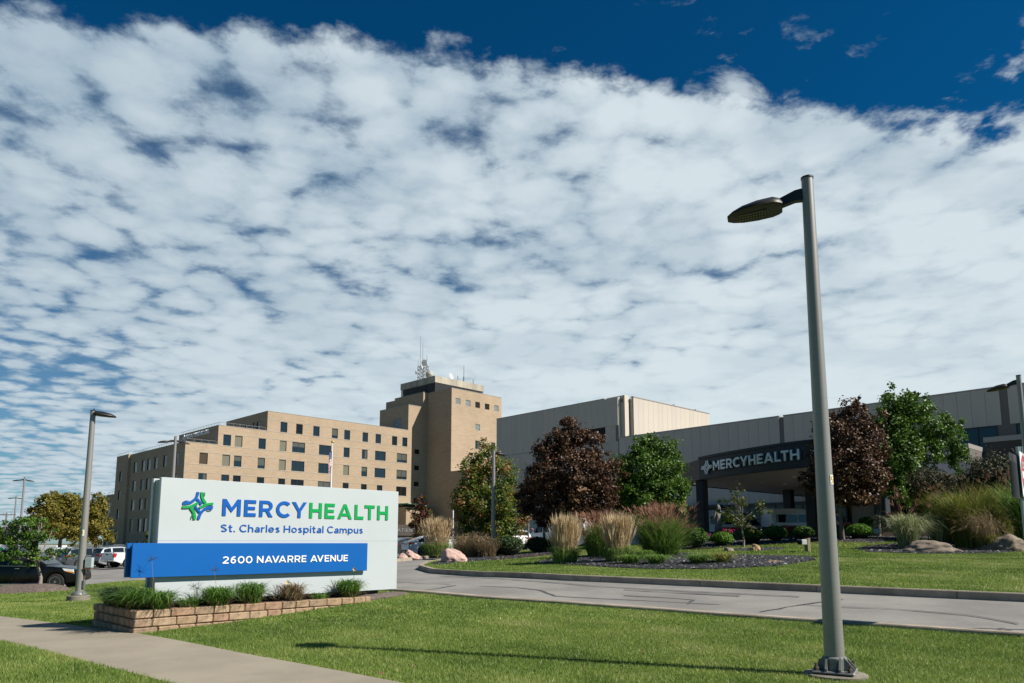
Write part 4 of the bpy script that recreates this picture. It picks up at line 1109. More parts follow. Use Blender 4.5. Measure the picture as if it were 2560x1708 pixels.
def panels(parent, org, axis, pos, u0, u1, z0, z1, wd, out=-1, cuts=(), th=.08, back=True, m=None, gapw=.014):
    n = max(1, int(round((u1 - u0) / wd))); du = (u1 - u0) / n; cache = {}
    def emit(ua, ub, za, zb):
        key = (round(ub - ua, 3), round(zb - za, 3)); w = ub - ua - gapw; h = zb - za
        if key not in cache:
            f = MB(); c = .008
            if axis == 's': f.bbox(min(0, out * th), max(0, out * th), -w/2, w/2, 0, h, c)
            else: f.bbox(-w/2, w/2, min(0, out * th), max(0, out * th), 0, h, c)
            o = f.build('panel', m or panelm, parent); cache[key] = o.data
        else: o = link('panel', cache[key], parent)
        if m is None: o.material_slots[0].link = 'OBJECT'; o.material_slots[0].material = rpan.choice(panelvars)
        uc = (ua + ub) / 2
        o.location = (pos - org[0], uc - org[1], za - org[2]) if axis == 's' else (uc - org[0], pos - org[1], za - org[2])
    for i in range(n):
        ua, ub = u0 + du * i, u0 + du * (i + 1); uc = (ua + ub) / 2; segs = [(z0, z1)]
        for (a, b, c, d) in cuts:
            if a < uc < b:
                ns = []
                for (p, q) in segs:
                    if d <= p or c >= q: ns.append((p, q)); continue
                    if c > p + .05: ns.append((p, c))
                    if d < q - .05: ns.append((d, q))
                segs = ns
        for p, q in segs: emit(ua, ub, p, q)
def backing(parent, org, axis, pos, u0, u1, z0, z1, holes=(), out=-1):
    return wallface('wall', axis, pos, u0, u1, z0, z1, list(holes), parent, panelback, out=out, org=org)
# -- long facade: panels 1.02 wide, expansion slots, windows at the near end
ZT = 13.9
wR = [(15.15, 17.95, 8.9, 10.9), (10.2, 13.95, 8.9, 10.9), (19.5, 20.6, 8.9, 10.7)]
backing(EB, O2, 's', SL, 5, 53.4, .6, ZT - .05, wR)
panels(EB, O2, 's', SL - .003, 33.30, 53.2, 8.2, ZT, 1.09)
panels(EB, O2, 's', SL - .003, 14.85, 32.85, 8.4, ZT, 1.0, cuts=[wR[0], wR[2]])
panels(EB, O2, 's', SL - .003, 5.2, 14.3, 8.4, ZT, 1.0, cuts=[wR[1]])
panels(EB, O2, 's', SL - .003, 27.0, 53.2, .8, 8.17, 1.09, cuts=[(27, 45.4, .5, 5.4)])
panels(EB, O2, 's', SL - .003, 5.2, 26.9, .8, 8.37, 1.0)
for h in wR: window('s', SL - .06, *h, EB, mull=2, depth=.16, org=O2)
f = MB(O2); f.box(SL - .12, SL + .4, 33.28, 53.4, ZT + .003, ZT + .12); f.box(SL - .12, SL + .4, 14.83, 32.87, ZT + .003, ZT + .12); f.box(SL - .12, SL + .4, 5, 14.32, ZT + .003, ZT + .12); f.build('parapet_cap', capm, EB)
f = MB(O2); f.box(SL + .25, SL + 20, 5, 53.4, ZT - .5, ZT - .2); f.box(SL + .25, SL + 20, 4.98, 5.3, 1, ZT - .1); f.box(SL + .25, SL + 20, 53.1, 53.39, 1, ZT - .1); f.build('roof', panelback, EB)
# brick recess with dark openings under the canopy
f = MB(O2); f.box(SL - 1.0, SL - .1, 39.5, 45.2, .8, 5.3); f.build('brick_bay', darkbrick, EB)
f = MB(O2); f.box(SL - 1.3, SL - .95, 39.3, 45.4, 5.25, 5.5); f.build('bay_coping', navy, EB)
for k in range(9):
    t0_ = 27.2 + k * 1.36
    f = MB(O2); f.box(SL - .3, SL - .2, t0_ + .08, t0_ + 1.3, 1.6, 5.2); g_ = f.build('shopfront_pane', pane_dark, EB)
f = MB(O2)
for k in range(10): f.box(SL - .36, SL - .16, 27.2 + k * 1.36 - .06, 27.2 + k * 1.36 + .06, 1.2, 5.3)
f.box(SL - .36, SL - .16, 27.1, 39.5, 5.2, 5.5); f.box(SL - .36, SL - .16, 27.1, 39.5, 3.9, 4.0); f.build('shopfront_frame', framem, EB)
baypanel_shaded = mat('bay_panel_shaded', (.13,.12,.11), .75, var=.1, vscale=1)  # darker grey: shade on the bays' sun-facing sides is put into the colour
# -- bays stepping out below the windows near the road end
for (s0, t0_, t1, zt, nm) in ((60.6, 15.7, 18.9, 8.9, 'bay'), (60.9, 20.8, 22.0, 9.3, 'bay'), (58.6, 10.5, 14.1, 8.95, 'bay')):
    f = MB(O2); f.box(s0, SL - .1, t0_, t1, 1, zt - .35); f.build(nm, brownpanel, EB)
    f = MB(O2); f.box(s0 - .08, SL - .1, t0_ - .08, t1 + .08, zt - .347, zt); f.build('bay_coping', capm, EB)
    panels(EB, O2, 't', t0_ - .003, s0 + .05, SL - .2, 5.2 if zt < 9 else 3.6, zt - .36, .8, out=-1, th=.06, m=baypanel_shaded)
    f = MB(O2); f.box(s0 + .3, s0 + 3.2, t0_ - .3, t0_ - .005, 1, 4.9); f.build('bay_opening', pane_dark, EB)
    f = MB(O2); f.box(s0 + 2.1, s0 + 3.1, t0_ - .14, t0_ - .10, 5.45, 5.95); f.build('bay_plate', lettwhite, EB)
# -- upper block
ZU = 19.4; lv = (55.35, 63.5, 13.95, 15.9)
backing(UB, O3, 's', 69.0, 54.9, 77.2, .3, ZU - .05, [lv])
panels(UB, O3, 's', 68.997, 54.9, 77.2, 13.98, ZU, 1.05, cuts=[lv])
panels(UB, O3, 's', 68.997, 54.9, 77.2, .6, 13.93, 1.05)
f = MB(O3)
for k in range(12):
    z = 13.97 + k * .16; f.add([(69.02, lv[0], z), (69.02, lv[1], z), (69.16, lv[1], z + .12), (69.16, lv[0], z + .12)], [(0, 1, 2, 3)])
f.box(69.18, 69.21, lv[0], lv[1], lv[2], lv[3]); f.build('louver', louvm, UB)
# corner fins and the sunlit side
for (s0, s1, t, zt) in ((69.02, 69.36, 54.85, 19.42), (69.40, 70.20, 54.2, 19.62), (70.24, 70.3, 54.9, 19.3)):
    f = MB(O3); f.bbox(s0, s1, t, 57, .6, zt, .01); f.build('corner_fin', panelm, UB)
backing(UB, O3, 't', 53.75, 70.45, 87.6, 6, ZU - .05)
panels(UB, O3, 't', 53.747, 70.45, 87.6, 8.0, ZU, 1.02)
f = MB(O3); f.box(70.45, 70.75, 53.8, 56.5, 6, ZU - .1); f.build('corner_return', panelm, UB)
f = MB(O3); f.box(68.88, 69.4, 57, 77.2, ZU + .003, ZU + .12); f.box(70.4, 87.6, 53.62, 54.1, ZU + .003, ZU + .12); f.build('parapet_cap', capm, UB)
f = MB(O3); f.box(69.3, 87.6, 54.3, 77.1, ZU - .6, ZU - .3); f.box(87.3, 87.6, 54.1, 77.1, .6, ZU - .1); f.box(69.3, 87.6, 76.9, 77.15, .6, ZU - .1); f.build('roof', panelback, UB)
for k, s in enumerate((76.4, 79.8, 84.9)):
    f = MB(O3); f.box(s, s + (2.4 if k == 0 else .25), 54.2, 54.6, ZU + .12, ZU + (.22 if k == 0 else .4)); f.build('roof_fitting', darkmetal, UB)

# ------------------------------------------------------------------ entrance canopy
ZB, ZC = 5.97, 7.38
CN = thing('entrance_canopy', 'curved navy canopy with silver lettering over the hospital entrance', 'canopy', w2(43.7, 27.7, 1.6), ROT2)
OC = (43.7, 27.7, 1.6)
arc = [(43.65, 27.7), (42.55, 25.4), (41.78, 23.1), (41.15, 20.9), (40.8, 19.2), (40.9, 17.9), (41.3, 16.7), (42.2, 15.7), (43.6, 15.0), (46, 14.6), (50, 14.5), (56, 14.5)]
arc = [tuple(p) for p in np.array([(np.interp(k, range(len(arc)), [a[0] for a in arc]), np.interp(k, range(len(arc)), [a[1] for a in arc])) for k in np.linspace(0, len(arc) - 1, 60)])]
# smooth once more so that the fascia bends evenly
A_ = np.array(arc)
for _ in range(12): A_[1:-1] = (A_[:-2] + A_[1:-1] * 2 + A_[2:]) / 4
arc = [tuple(p) for p in A_]
wing = [(46.6, 30.6), (SL - 1.4, 30.6)]
f = MB(OC); inner = [(s + .35, t + (.1 if i < 30 else 0)) for i, (s, t) in enumerate(arc)]
n = len(arc)
vs = [(s, t, ZB) for s, t in arc] + [(s, t, ZC) for s, t in arc] + [(s, t, ZB) for s, t in inner] + [(s, t, ZC) for s, t in inner]
fs = []
for i in range(n - 1): fs += [(i + 1, i, n + i, n + i + 1), (2*n + i, 2*n + i + 1, 3*n + i + 1, 3*n + i), (i, i + 1, 2*n + i + 1, 2*n + i), (n + i + 1, n + i, 3*n + i, 3*n + i + 1)]
fs += [(0, 2*n, 3*n, n), (n - 1, 2*n - 1, 4*n - 1, 3*n - 1)]
f.add(vs, fs); f.build('fascia', navy, CN, smooth=30)
f = MB(OC); vs = [(s - .08, t + .02, ZC + .003) for s, t in arc] + [(s - .08, t + .02, ZC + .16) for s, t in arc] + [(s + .4, t + .02, ZC + .003) for s, t in arc] + [(s + .4, t + .02, ZC + .16) for s, t in arc]
f.add(vs, fs); f.build('fascia_cap', navy, CN, smooth=30)
f = MB(OC); f.prism([(43.67, 27.72), (46.4, 31.3), (46.7, 31.1), (44.0, 27.6)], ZB, ZC); f.prism([(46.42, 31.3), (SL - .2, 31.3), (SL - .2, 31.0), (46.7, 31.0)], ZB, ZC); f.build('side_beam', navy, CN)
f = MB(OC); poly = [(s + .3, t + .03) for s, t in arc] + [(SL - .4, 14.55), (SL - .4, 30.9), (46.7, 30.9)]
f.prism(poly[::-1], ZB + .02, ZB + .10)
so_ = f.build('soffit', soffit, CN)
f = MB(OC); f.prism([(s + .4, t + .05) for s, t in arc][::-1] + [(46.7, 30.9), (SL - .4, 30.9), (SL - .4, 14.55)], ZC - .3, ZC - .2); f.build('deck', panelback, CN)
for (s, t, w, d) in ((44.0, 28.25, .62, .62), (54.5, 25.3, .7, .7), (57.5, 28.6, .7, .7), (44.6, 16.6, .7, .7), (55.5, 16.4, .7, .7)):
    f = MB(OC); f.bbox(s + .12, s + .12 + d, t - w + .1, t + .1, .9, ZB + .015, .04); f.build('column', navy, CN)
f = MB(OC); f.box(45.8, 52.2, 17.6, 21.4, ZB - .0, ZB + .018); f.build('skylight_reveal', lettwhite, CN)
f = MB(OC)
for i in range(6):
    for j in range(3): f.lathe([(.12, ZB - .03), (.14, ZB + .0), (.14, ZB + .018)], 46.5 + i * 2.6, 26.5 - j * 4.2 - i * .5, 10)
f.build('downlight', lettwhite, CN)
# letters follow the curve of the fascia
dd = np.r_[0, np.cumsum(np.hypot(*np.diff(A_, axis=0).T))]
lettsilver = mat('letter_silver', (.62,.64,.66), .4, .3)
def farc(x, z, d):
    s = np.interp(x, dd, A_[:, 0]); t = np.interp(x, dd, A_[:, 1]); s2 = np.interp(x + .05, dd, A_[:, 0]); t2 = np.interp(x + .05, dd, A_[:, 1])
    tx, ty = s2 - s, t2 - t; l = np.hypot(tx, ty); nx, ny = ty / l, -tx / l
    return np.stack([s + nx * (d + .03) - OC[0], t + ny * (d + .03) - OC[1], z - OC[2]], -1)
def arcpos(u, v):
    """arc length at which the sight line (u, v) meets the fascia"""
    d_ = ray(u, v); best = min(range(n), key=lambda i: abs((VA2 * A_[i][0] + VB2 * A_[i][1])[0] / (VA2 * A_[i][0] + VB2 * A_[i][1])[1] - d_[0] / d_[1])); return dd[best]
xa, xb = arcpos(1784, 1160), arcpos(2001, 1140)
caps('MERCYHEALTH', xa, xb, 6.43, .62, .2, farc, lambda i: lettsilver, CN, .14, gap=.16)
xs_ = arcpos(2024, 1142)
caps('ST. CHARLES', xs_, xs_ + 4.6, 6.5, .42, .2, farc, lambda i: lettsilver, CN, .10, gap=.22)
for k_, (c_, pts_, w_) in enumerate(RIB[:8]):
    me = curve_mesh([_thick(pts_, w_)], .05)
    x0_ = arcpos(1757, 1165)
    mapmesh(me, lambda a, k_=k_: farc(x0_ + (a[:, 0] - 247) / 513 * (xa - x0_ - .18), 7.17 - (a[:, 1] - 207 - .06 * (a[:, 0] - 505)) / 470 * .9, a[:, 2] + .06 + .004 * k_), 'emblem_ribbon', lettsilver, CN)
# same word, large, on the brick block's roof-edge wall
def fwall(x, z, d): return np.stack([S2 - d - ORG[0], (155.0 - x) - ORG[1], z - ORG[2]], -1)
caps('MERCYHEALTH', 1.3, 12.3, 23.22, .78, .2, fwall, lambda i: lettwhite, HB, .42, gap=.18)
for k_, (c_, pts_, w_) in enumerate(RIB[:8]):
    me = curve_mesh([_thick(pts_, w_)], .2)
    mapmesh(me, lambda a, k_=k_: fwall(-.3 + (a[:, 0] - 247) / 513 * 1.35, 24.1 - (a[:, 1] - 207 - .06 * (a[:, 0] - 505)) / 470 * 1.05, a[:, 2] + .22 + .01 * k_), 'emblem_ribbon', lettwhite, HB)

# ------------------------------------------------------------------ planter wall before the entrance
wallbrick = brickmat('brown_wall_brick', (.115,.08,.06), (.09,.065,.05), (.12,.095,.075), .22, .075)
PWL = [(9.7, 43.9), (12.0, 42.9), (14.5, 42.2), (18.0, 41.9), (22.5, 41.3), (27, 40.4)]
PW = thing('planter_wall', 'low brown brick flower wall along the entrance drive', 'planter', (14.5, 42.2, H(14.5, 42.2)))
f = MB(tuple(PW.location)); g = MB(tuple(PW.location)); soilmb = MB(tuple(PW.location))
for (a, b) in zip(PWL[:-1], PWL[1:]):
    a = np.array(a); b = np.array(b); t = (b - a) / np.hypot(*(b - a)); nn = np.array([-t[1], t[0]])
    zt = max(H(*a), H(*b)) + .62
    q = [a, b, b + nn * .3, a + nn * .3]; f.prism([tuple(p) for p in q], min(H(*a), H(*b)) - .4, zt)
    q = [a - nn * .04, b - nn * .04, b + nn * .34, a + nn * .34]; g.prism([tuple(p) for p in q], zt + .002, zt + .10)
    q = [a + nn * .3, b + nn * .3, b + nn * 1.5, a + nn * 1.5]; soilmb.prism([tuple(p) for p in q], zt - .5, zt - .03)
f.build('wall', wallbrick, PW); g.build('coping', brownpanel, PW); soilmb.build('soil', soil, PW)
# brown entrance lintel and walls across the drive, seen past the sign's end
bw = at(1065, 1330, 96); 
BW = thing('brown_canopy', 'dark brown slab roofed patient entrance below the brick tower', 'canopy', (bw[0], bw[1], .6), R(38))
f = MB(); f.box(-9.0, 2.2, -1, 3, 1.95, 3.35); f.build('fascia', brownpanel, BW)
f = MB(); f.box(-8.5, 2.0, 2.2, 2.9, 0, 1.95); f.build('back_wall', panelback, BW)
f = MB(); f.box(-8.8, -8.2, -.8, -.2, 0, 1.945); f.box(1.3, 1.9, -.8, -.2, 0, 1.945); f.build('pier', brick, BW)
caps('PATIENT', -5.3, -2.2, 2.42, .42, .17, lambda x, z, d: np.stack([x, -1.002 - d, z], -1), lambda i: railm, BW, .04, gap=.25)
f = MB(); f.box(2.25, 9.5, -.8, -.4, .3, 3.0); f.build('side_wall', mat('mauve_wall', (.20,.135,.115), .8, var=.1), BW)
lw = at(1165, 1372, 66)
LW = thing('cream_wall', 'short cream rendered wall behind the roadside grasses', 'wall', (lw[0] - .6, lw[1], H(lw[0], lw[1])), R(8))
f = MB(); f.bbox(-2.6, 2.6, 0, .3, -.2, 1.35, .03); f.build('body', mat('cream_render', (.55,.47,.36), .85, var=.08), LW); f = MB(); f.box(-2.66, 2.66, -.05, .35, 1.353, 1.45); f.build('coping', mat('cream_coping', (.58,.50,.39), .8), LW)
fe = at(1155, 1372, 62)
FE = thing('slatted_fence', 'dark grey boarded fence below the cream wall', 'fence', (fe[0], fe[1], H(fe[0], fe[1])), R(14))
greyb = mat('grey_board', (.085,.088,.092), .8, var=.2, vscale=8)
f = MB(); f.bbox(-.06, .06, 0, .03, 0, .85, .004); bme = f.build('slat', greyb, FE); bme.location = (-2.2, 0, .02)
for i in range(1, 30): c = bme.copy(); COL.objects.link(c); c.location = (-2.2 + i * .15, 0, .02)
f = MB(); f.box(-2.3, 2.3, .032, .08, .15, .23); f.box(-2.3, 2.3, .032, .08, .62, .70); f.build('rail', greyb, FE)
# ------------------------------------------------------------------ lamps
def lamp_head(parent, x0, z, ang, ln=.70, wd=.50, leds=True, flip=False):
    """LED luminaire: flat boat-shaped shell on a curved arm; built along +x then turned by ang about the pole"""
    ca, sa = math.cos(ang), math.sin(ang)
    def tr(v): return (v[0] * ca - v[1] * sa, v[0] * sa + v[1] * ca, v[2])
    arm = MB(); pts = [(.03, 0, z + .02), (x0 * .5, 0, z + .015), (x0 + .12, 0, z - .08)]
    for i in range(2):
        a, b = pts[i], pts[i + 1]; h0, h1 = (.085, .075)[i], (.075, .055)[i]
        arm.add([tr(v) for v in [(a[0], -.045, a[2] - h0), (a[0], .045, a[2] - h0), (a[0], .03, a[2] + h0), (a[0], -.03, a[2] + h0), (b[0], -.045, b[2] - h1), (b[0], .045, b[2] - h1), (b[0], .03, b[2] + h1), (b[0], -.03, b[2] + h1)]],
                [(3,2,1,0),(4,5,6,7),(0,1,5,4),(1,2,6,5),(2,3,7,6),(3,0,4,7)])
    arm.build('arm', darkmetal, parent)
    st = [(0, .13, .05), (.04, wd/2 - .06, .09), (.12, wd/2 - .01, .115), (ln * .45, wd/2, .11), (ln * .72, wd/2 - .03, .085), (ln * .90, wd/2 - .10, .05), (ln, .07, .012)]
    vs = []; zc = z - .10
    for x, w, h in st:
        X = x0 + x; zz = zc - .05 * (x / ln)
        vs += [tr(v) for v in ((X, -w, zz - .012), (X, -w * .82, zz - .03), (X, w * .82, zz - .03), (X, w, zz - .012), (X, w * .96, zz + h * .25), (X, w * .5, zz + h), (X, -w * .5, zz + h), (X, -w * .96, zz + h * .25))]
    fs = [tuple(range(8))[::-1], tuple((len(st) - 1) * 8 + j for j in range(8))]
    for i in range(len(st) - 1):
        for j in range(8): fs.append((i * 8 + j, (i + 1) * 8 + j, (i + 1) * 8 + (j + 1) % 8, i * 8 + (j + 1) % 8))
    m = MB(); m.add(vs, fs); hd = m.build('lamp_head', darkmetal, parent, smooth=35)
    if leds:
        m = MB(); a, b = x0 + .20, x0 + ln * .80; zz = zc - .062
        vs = [tr(v) for v in ((a, -.12, zz + .008), (b, -.11, zz - .012), (b, .11, zz - .012), (a, .12, zz + .008))]; vs2 = [(x, y, q + .04) for x, y, q in vs]
        m.add(vs + vs2, [(3,2,1,0),(4,5,6,7),(0,1,5,4),(1,2,6,5),(2,3,7,6),(3,0,4,7)]); lp = m.build('lens_panel', black, hd)
        m = MB()
        for i in range(10):
            for j in range(3):
                X = a + .02 + (b - a - .04) * i / 9; y = -.075 + .075 * j; zq = zz + .008 - .02 * (X - a) / (b - a)
                m.add([tr(v) for v in ((X - .014, y, zq - .002), (X, y - .014, zq - .002), (X + .014, y, zq - .002), (X, y + .014, zq - .002), (X, y, zq - .012))], [(1,0,4),(2,1,4),(3,2,4),(0,3,4)])
        led_ = m.build('led', ledm, hd); led_['kind'] = 'stuff'
ledm = mat('led_optic', (.20,.19,.13), .35)
stickerw = mat('sticker_white', (.75,.75,.70), .5); stickery = mat('sticker_yellow', (.70,.45,.03), .5)
anchor = mat('anchor_bolt', (.11,.085,.07), .8, .3, var=.4, vscale=20)
castm = mat('cast_base', (.20,.205,.20), .55, .5, var=.2, vscale=9)
concbase = mat('concrete_base', (.20,.178,.14), .95, var=.25, vscale=4, fine=.1, bump=.3)
def street_lamp(x, y, z, hgt, r0, r1, heads, label, detail=0, group='parking lot lamps', base=0.0, rotb=.6):
    L_ = thing('street_lamp', label, 'street lamp', (x, y, z), 0, group)
    m = MB(); k = 40 if detail > 1 else 14
    m.lathe([(r0, base + .02), (r0, base + .3), (r0 - (r0 - r1) * .5, base + hgt * .5), (r1, base + hgt - .01)], k=k); m.build('pole', polem, L_, smooth=40)
    m = MB(); m.lathe([(r1 + .006, base + hgt - .012), (r1 + .006, base + hgt + .012), (r1 * .7, base + hgt + .02)], k=k); m.build('pole_cap', darkmetal, L_, smooth=40)
    for (ang, x0, dz) in heads: lamp_head(L_, x0, base + hgt - dz, ang, leds=detail > 0)
    c, s = math.cos(rotb), math.sin(rotb)
    def tb(v): return (v[0] * c - v[1] * s, v[0] * s + v[1] * c, v[2])
    if base:
        m = MB(); m.lathe([(.36, -.3), (.36, base - .02), (.345, base)], k=28); m.build('footing', concbase, L_, smooth=30)
    if detail > 1:
        q = .235; m = MB(); g = MB(); g.bbox(-q, q, -q, q, base + .03, base + .062, .012); m.add([tb(v) for v in g.v], g.f)
        pr = MB(); pr.lathe([(r0 + .035, base + .062), (r0 + .03, base + .20), (r0 + .012, base + .215), (r0 + .001, base + .217)], k=40); m.add(pr.v, pr.f)
        for a in range(4):
            for o_ in (-.075, .075):
                g = MB(); g.add([(r0, o_ - .012, base + .06), (.222, o_ - .012, base + .06), (.225, o_ - .012, base + .09), (r0, o_ - .012, base + .215), (r0, o_ + .012, base + .06), (.222, o_ + .012, base + .06), (.225, o_ + .012, base + .09), (r0, o_ + .012, base + .215)], [(3,2,1,0),(4,5,6,7),(0,1,5,4),(1,2,6,5),(2,3,7,6),(3,0,4,7)])
                ca, sa = math.cos(a * PI / 2), math.sin(a * PI / 2); m.add([tb((v[0] * ca - v[1] * sa, v[0] * sa + v[1] * ca, v[2])) for v in g.v], g.f)
        m.build('base_casting', castm, L_, smooth=30)
        for sx in (-1, 1):
            for sy in (-1, 1):
                g = MB(); cx, cy, _ = tb((sx * .185, sy * .185, 0)); g.lathe([(.034, base + .063), (.034, base + .10), (.02, base + .104), (.02, base + .15)], cx, cy, 6); g.build('anchor_bolt', anchor, L_)
        m = MB(); m.lathe([(.36, -.2), (.36, .012), (.34, .02)], k=36); m.build('footing', concbase, L_, smooth=30)
    else:
        m = MB(); m.lathe([(r0 + .12, base + .01), (r0 + .12, base + .05), (r0 + .06, base + .12), (r0 + .02, base + .14)], k=12); m.build('base_casting', castm, L_, smooth=40)
    return L_
b = onz(2088, 1680, .065)
LAMP_H = float(at(2009, 446, b[1])[2]) - .035
ML = street_lamp(b[0], b[1], 0.035, LAMP_H, .114, .073, [(PI - .36, .32, .24)], 'tall aluminium lamp post with a single dark head on bolted base in the front lawn', 2, 'street lamps on single posts', rotb=1.05)
m = MB()
for i in range(3):
    a0, a1 = -1.25 + i * .2, -1.25 + (i + 1) * .2; rr_ = .1005 + .004
    m.quad((rr_ * math.cos(a0), rr_ * math.sin(a0), 2.28), (rr_ * math.cos(a1), rr_ * math.sin(a1), 2.28), (rr_ * math.cos(a1), rr_ * math.sin(a1), 2.40), (rr_ * math.cos(a0), rr_ * math.sin(a0), 2.40))
stk = m.build('sticker', stickerw, ML)
for ch, z in (('5', 0), ('C', 0)):
    pass
m = MB()
for (z0, z1, q0, q1) in ((2.372, 2.386, .22, .72), (2.352, 2.372, .22, .38), (2.338, 2.352, .22, .72), (2.312, 2.338, .58, .72), (2.297, 2.312, .22, .72)):
    a0, a1 = -1.25 + .6 * q0, -1.25 + .6 * q1; rr_ = .1005 + .0085
    m.quad((rr_ * math.cos(a0), rr_ * math.sin(a0), z0), (rr_ * math.cos(a1), rr_ * math.sin(a1), z0), (rr_ * math.cos(a1), rr_ * math.sin(a1), z1), (rr_ * math.cos(a0), rr_ * math.sin(a0), z1))
m.build('sticker_figure', stickery, stk)
q = onz(196, 1507, -.40); ll = street_lamp(q[0], q[1], H(q[0], q[1]) + .02, 6.35, .125, .085, [(.35, .02, .02)], 'grey lamp post on a round concrete footing left of the sign', 1, 'street lamps on single posts', base=.2)
m = MB(); m.bbox(.17, .40, -.10, .05, 1.12, 1.46, .01); m.build('junction_box', mat('box_grey', (.36,.42,.43), .6, var=.1), ll)
m = MB(); m.box(.12, .40, -.12, .04, 1.08, 1.115); m.box(.12, .155, -.03, .0, .85, 1.5); m.tube([(.14, -.02, 1.1), (.15, -.02, .9), (.16, -.02, .75)], .02, 6); m.build('box_bracket', rust, ll)
m = MB(); m.tube([(.17, -.1, .05), (.19, -.12, .3)], .03, 8); m.bbox(.14, .2, -.09, -.01, .45, .72, .005); m.build('conduit', steel, ll)
m = MB(); m.quad((.02, -.1165, 2.2), (.075, -.094, 2.2), (.075, -.094, 2.4), (.02, -.1165, 2.4)); m.build('sticker', stickerw, ll)
for i in range(3): pass
m = MB(); m.quad((.024, -.119, 2.25), (.048, -.110, 2.25), (.048, -.110, 2.36), (.024, -.119, 2.36)); m.build('sticker_figure', stickery, ll)
q = at(2546, 939, 25.2); street_lamp(q[0], q[1], q[2] - 6.6, 6.6, .11, .078, [(PI / 2 + .62, .33, .24)], 'grey lamp post with flat dark head behind the no entry sign', 1, 'street lamps on single posts')
q = at(1234, 1125, 44.6); street_lamp(q[0], q[1], q[2] - 6.6, 6.6, .13, .10, [(.55, .12, .12)], 'slim lamp post before the reddening maple by the drive', 1, 'street lamps on single posts')
for (u, v, Y, hh, lab) in ((439, 1092, 54, 9.9, 'two headed lamp post rising behind the silver sign'), (62, 1193, 87, 10, 'taller of the two headed lamps near the yellowing trees'), (41, 1240, 122, 10, 'smaller two headed lamp beyond the thin young tree')):
    q = at(u, v, Y); d1 = math.atan2(q[1], q[0]) - PI / 2
    street_lamp(q[0], q[1], q[2] - hh, hh, .15, .10, [(PI + d1 * .5 + .2, .5, .35), (d1 * .5 + .2, .3, .35)], lab, 0)

# ------------------------------------------------------------------ signs and posts
q = at(2548, 1300, 12.3); zb = H(8.75, 12.3)
q = at(2554, 1184, 12.4); DE = thing('no_entry_sign', 'red and white do not enter plate on a channel post', 'sign', (q[0], q[1], zb))
postm = mat('green_post', (.24,.30,.30), .5, .5)
m = MB(); m.box(-.03, .03, -.02, .012, -.3, 3.1); m.box(-.045, -.03, -.025, .03, -.3, 3.1); m.box(.03, .045, -.025, .03, -.3, 3.1); m.build('post', postm, DE)
ang = R(90 - 42.0) ; u_ = Vector((math.cos(ang), math.sin(ang), 0)); nrm = Vector((math.sin(ang), -math.cos(ang), 0))
zs0 = 3.15 - .78 - zb
def plate(off, tilt, nm, mt, parent, sz=.77, th=.006):
    a = ang + tilt; u = Vector((math.cos(a), math.sin(a), 0)); n_v = Vector((math.sin(a), -math.cos(a), 0)); m = MB(); vs = []
    c = [(-sz/2, .04), (-sz/2 + .04, 0), (sz/2 - .04, 0), (sz/2, .04), (sz/2, sz - .04), (sz/2 - .04, sz), (-sz/2 + .04, sz), (-sz/2, sz - .04)]
    for d in (off, off + th):
        vs += [tuple(u * x + n_v * d + Vector((0, 0, zs0 + z))) for x, z in c]
    m.add(vs, [tuple(range(8))[::-1], tuple(range(8, 16))] + [(i, (i + 1) % 8, 8 + (i + 1) % 8, 8 + i) for i in range(8)]); return m.build(nm, mt, parent)
pl = plate(.035, 0, 'plate', white, DE); plate(-.11, -.02, 'rear_plate', darkmetal, DE)
me = curve_mesh([_arc(0, 0, .35, .35, 0, 350, 40), [(-.27, -.065), (.27, -.065), (.27, .065), (-.27, .065)]], .001)
def fpl(dx, dz, d): return lambda a: np.array([tuple(u_ * float(x + dx) + nrm * float(.0425 + d + z) + Vector((0, 0, zs0 + .385 + float(y) + dz))) for x, y, z in a])
mapmesh(me, fpl(0, 0, .002), 'red_disc', redm, pl)
def ftxt(z0): return lambda x, z, d: fpl(0, 0, 0)(np.stack([x, z + z0, d + .0045], -1))
caps('DO NOT', -.22, .22, 0, .115, .17, ftxt(.105), lambda i: white, pl, .002); caps('ENTER', -.20, .20, 0, .115, .17, ftxt(-.22), lambda i: white, pl, .002)
m = MB()
for z in (.70, .08): p_ = u_ * 0 + nrm * .045; m.ball((p_.x, p_.y, zs0 + z), .012, 8, 6)
m.build('bolt', steel, pl)
for (u, v, Y, h_, r, lab) in ((1321, 1318, 55, 4.4, .07, 'thin white pole between the maple and the dark purple tree'), (1132, 1335, 60, 3.9, .055, 'short white pole standing above the tan grasses by the tower')):
    q = at(u, 1358, Y); p_ = thing('marker_pole', lab, 'pole', (q[0], q[1], H(q[0], q[1])), 0)
    m = MB(); m.tube([(0, 0, 0), (0, 0, h_ - .3)], r, 8); m.build('shaft', white if r < .06 else steel, p_); m = MB(); m.ball((0, 0, h_ - .27), r * 1.3, 8, 6); m.build('cap', steel, p_)
    m = MB(); m.lathe([(r * 2.5, 0), (r * 2.5, .08), (r * 1.3, .14)], k=10); m.build('foot', castm, p_)
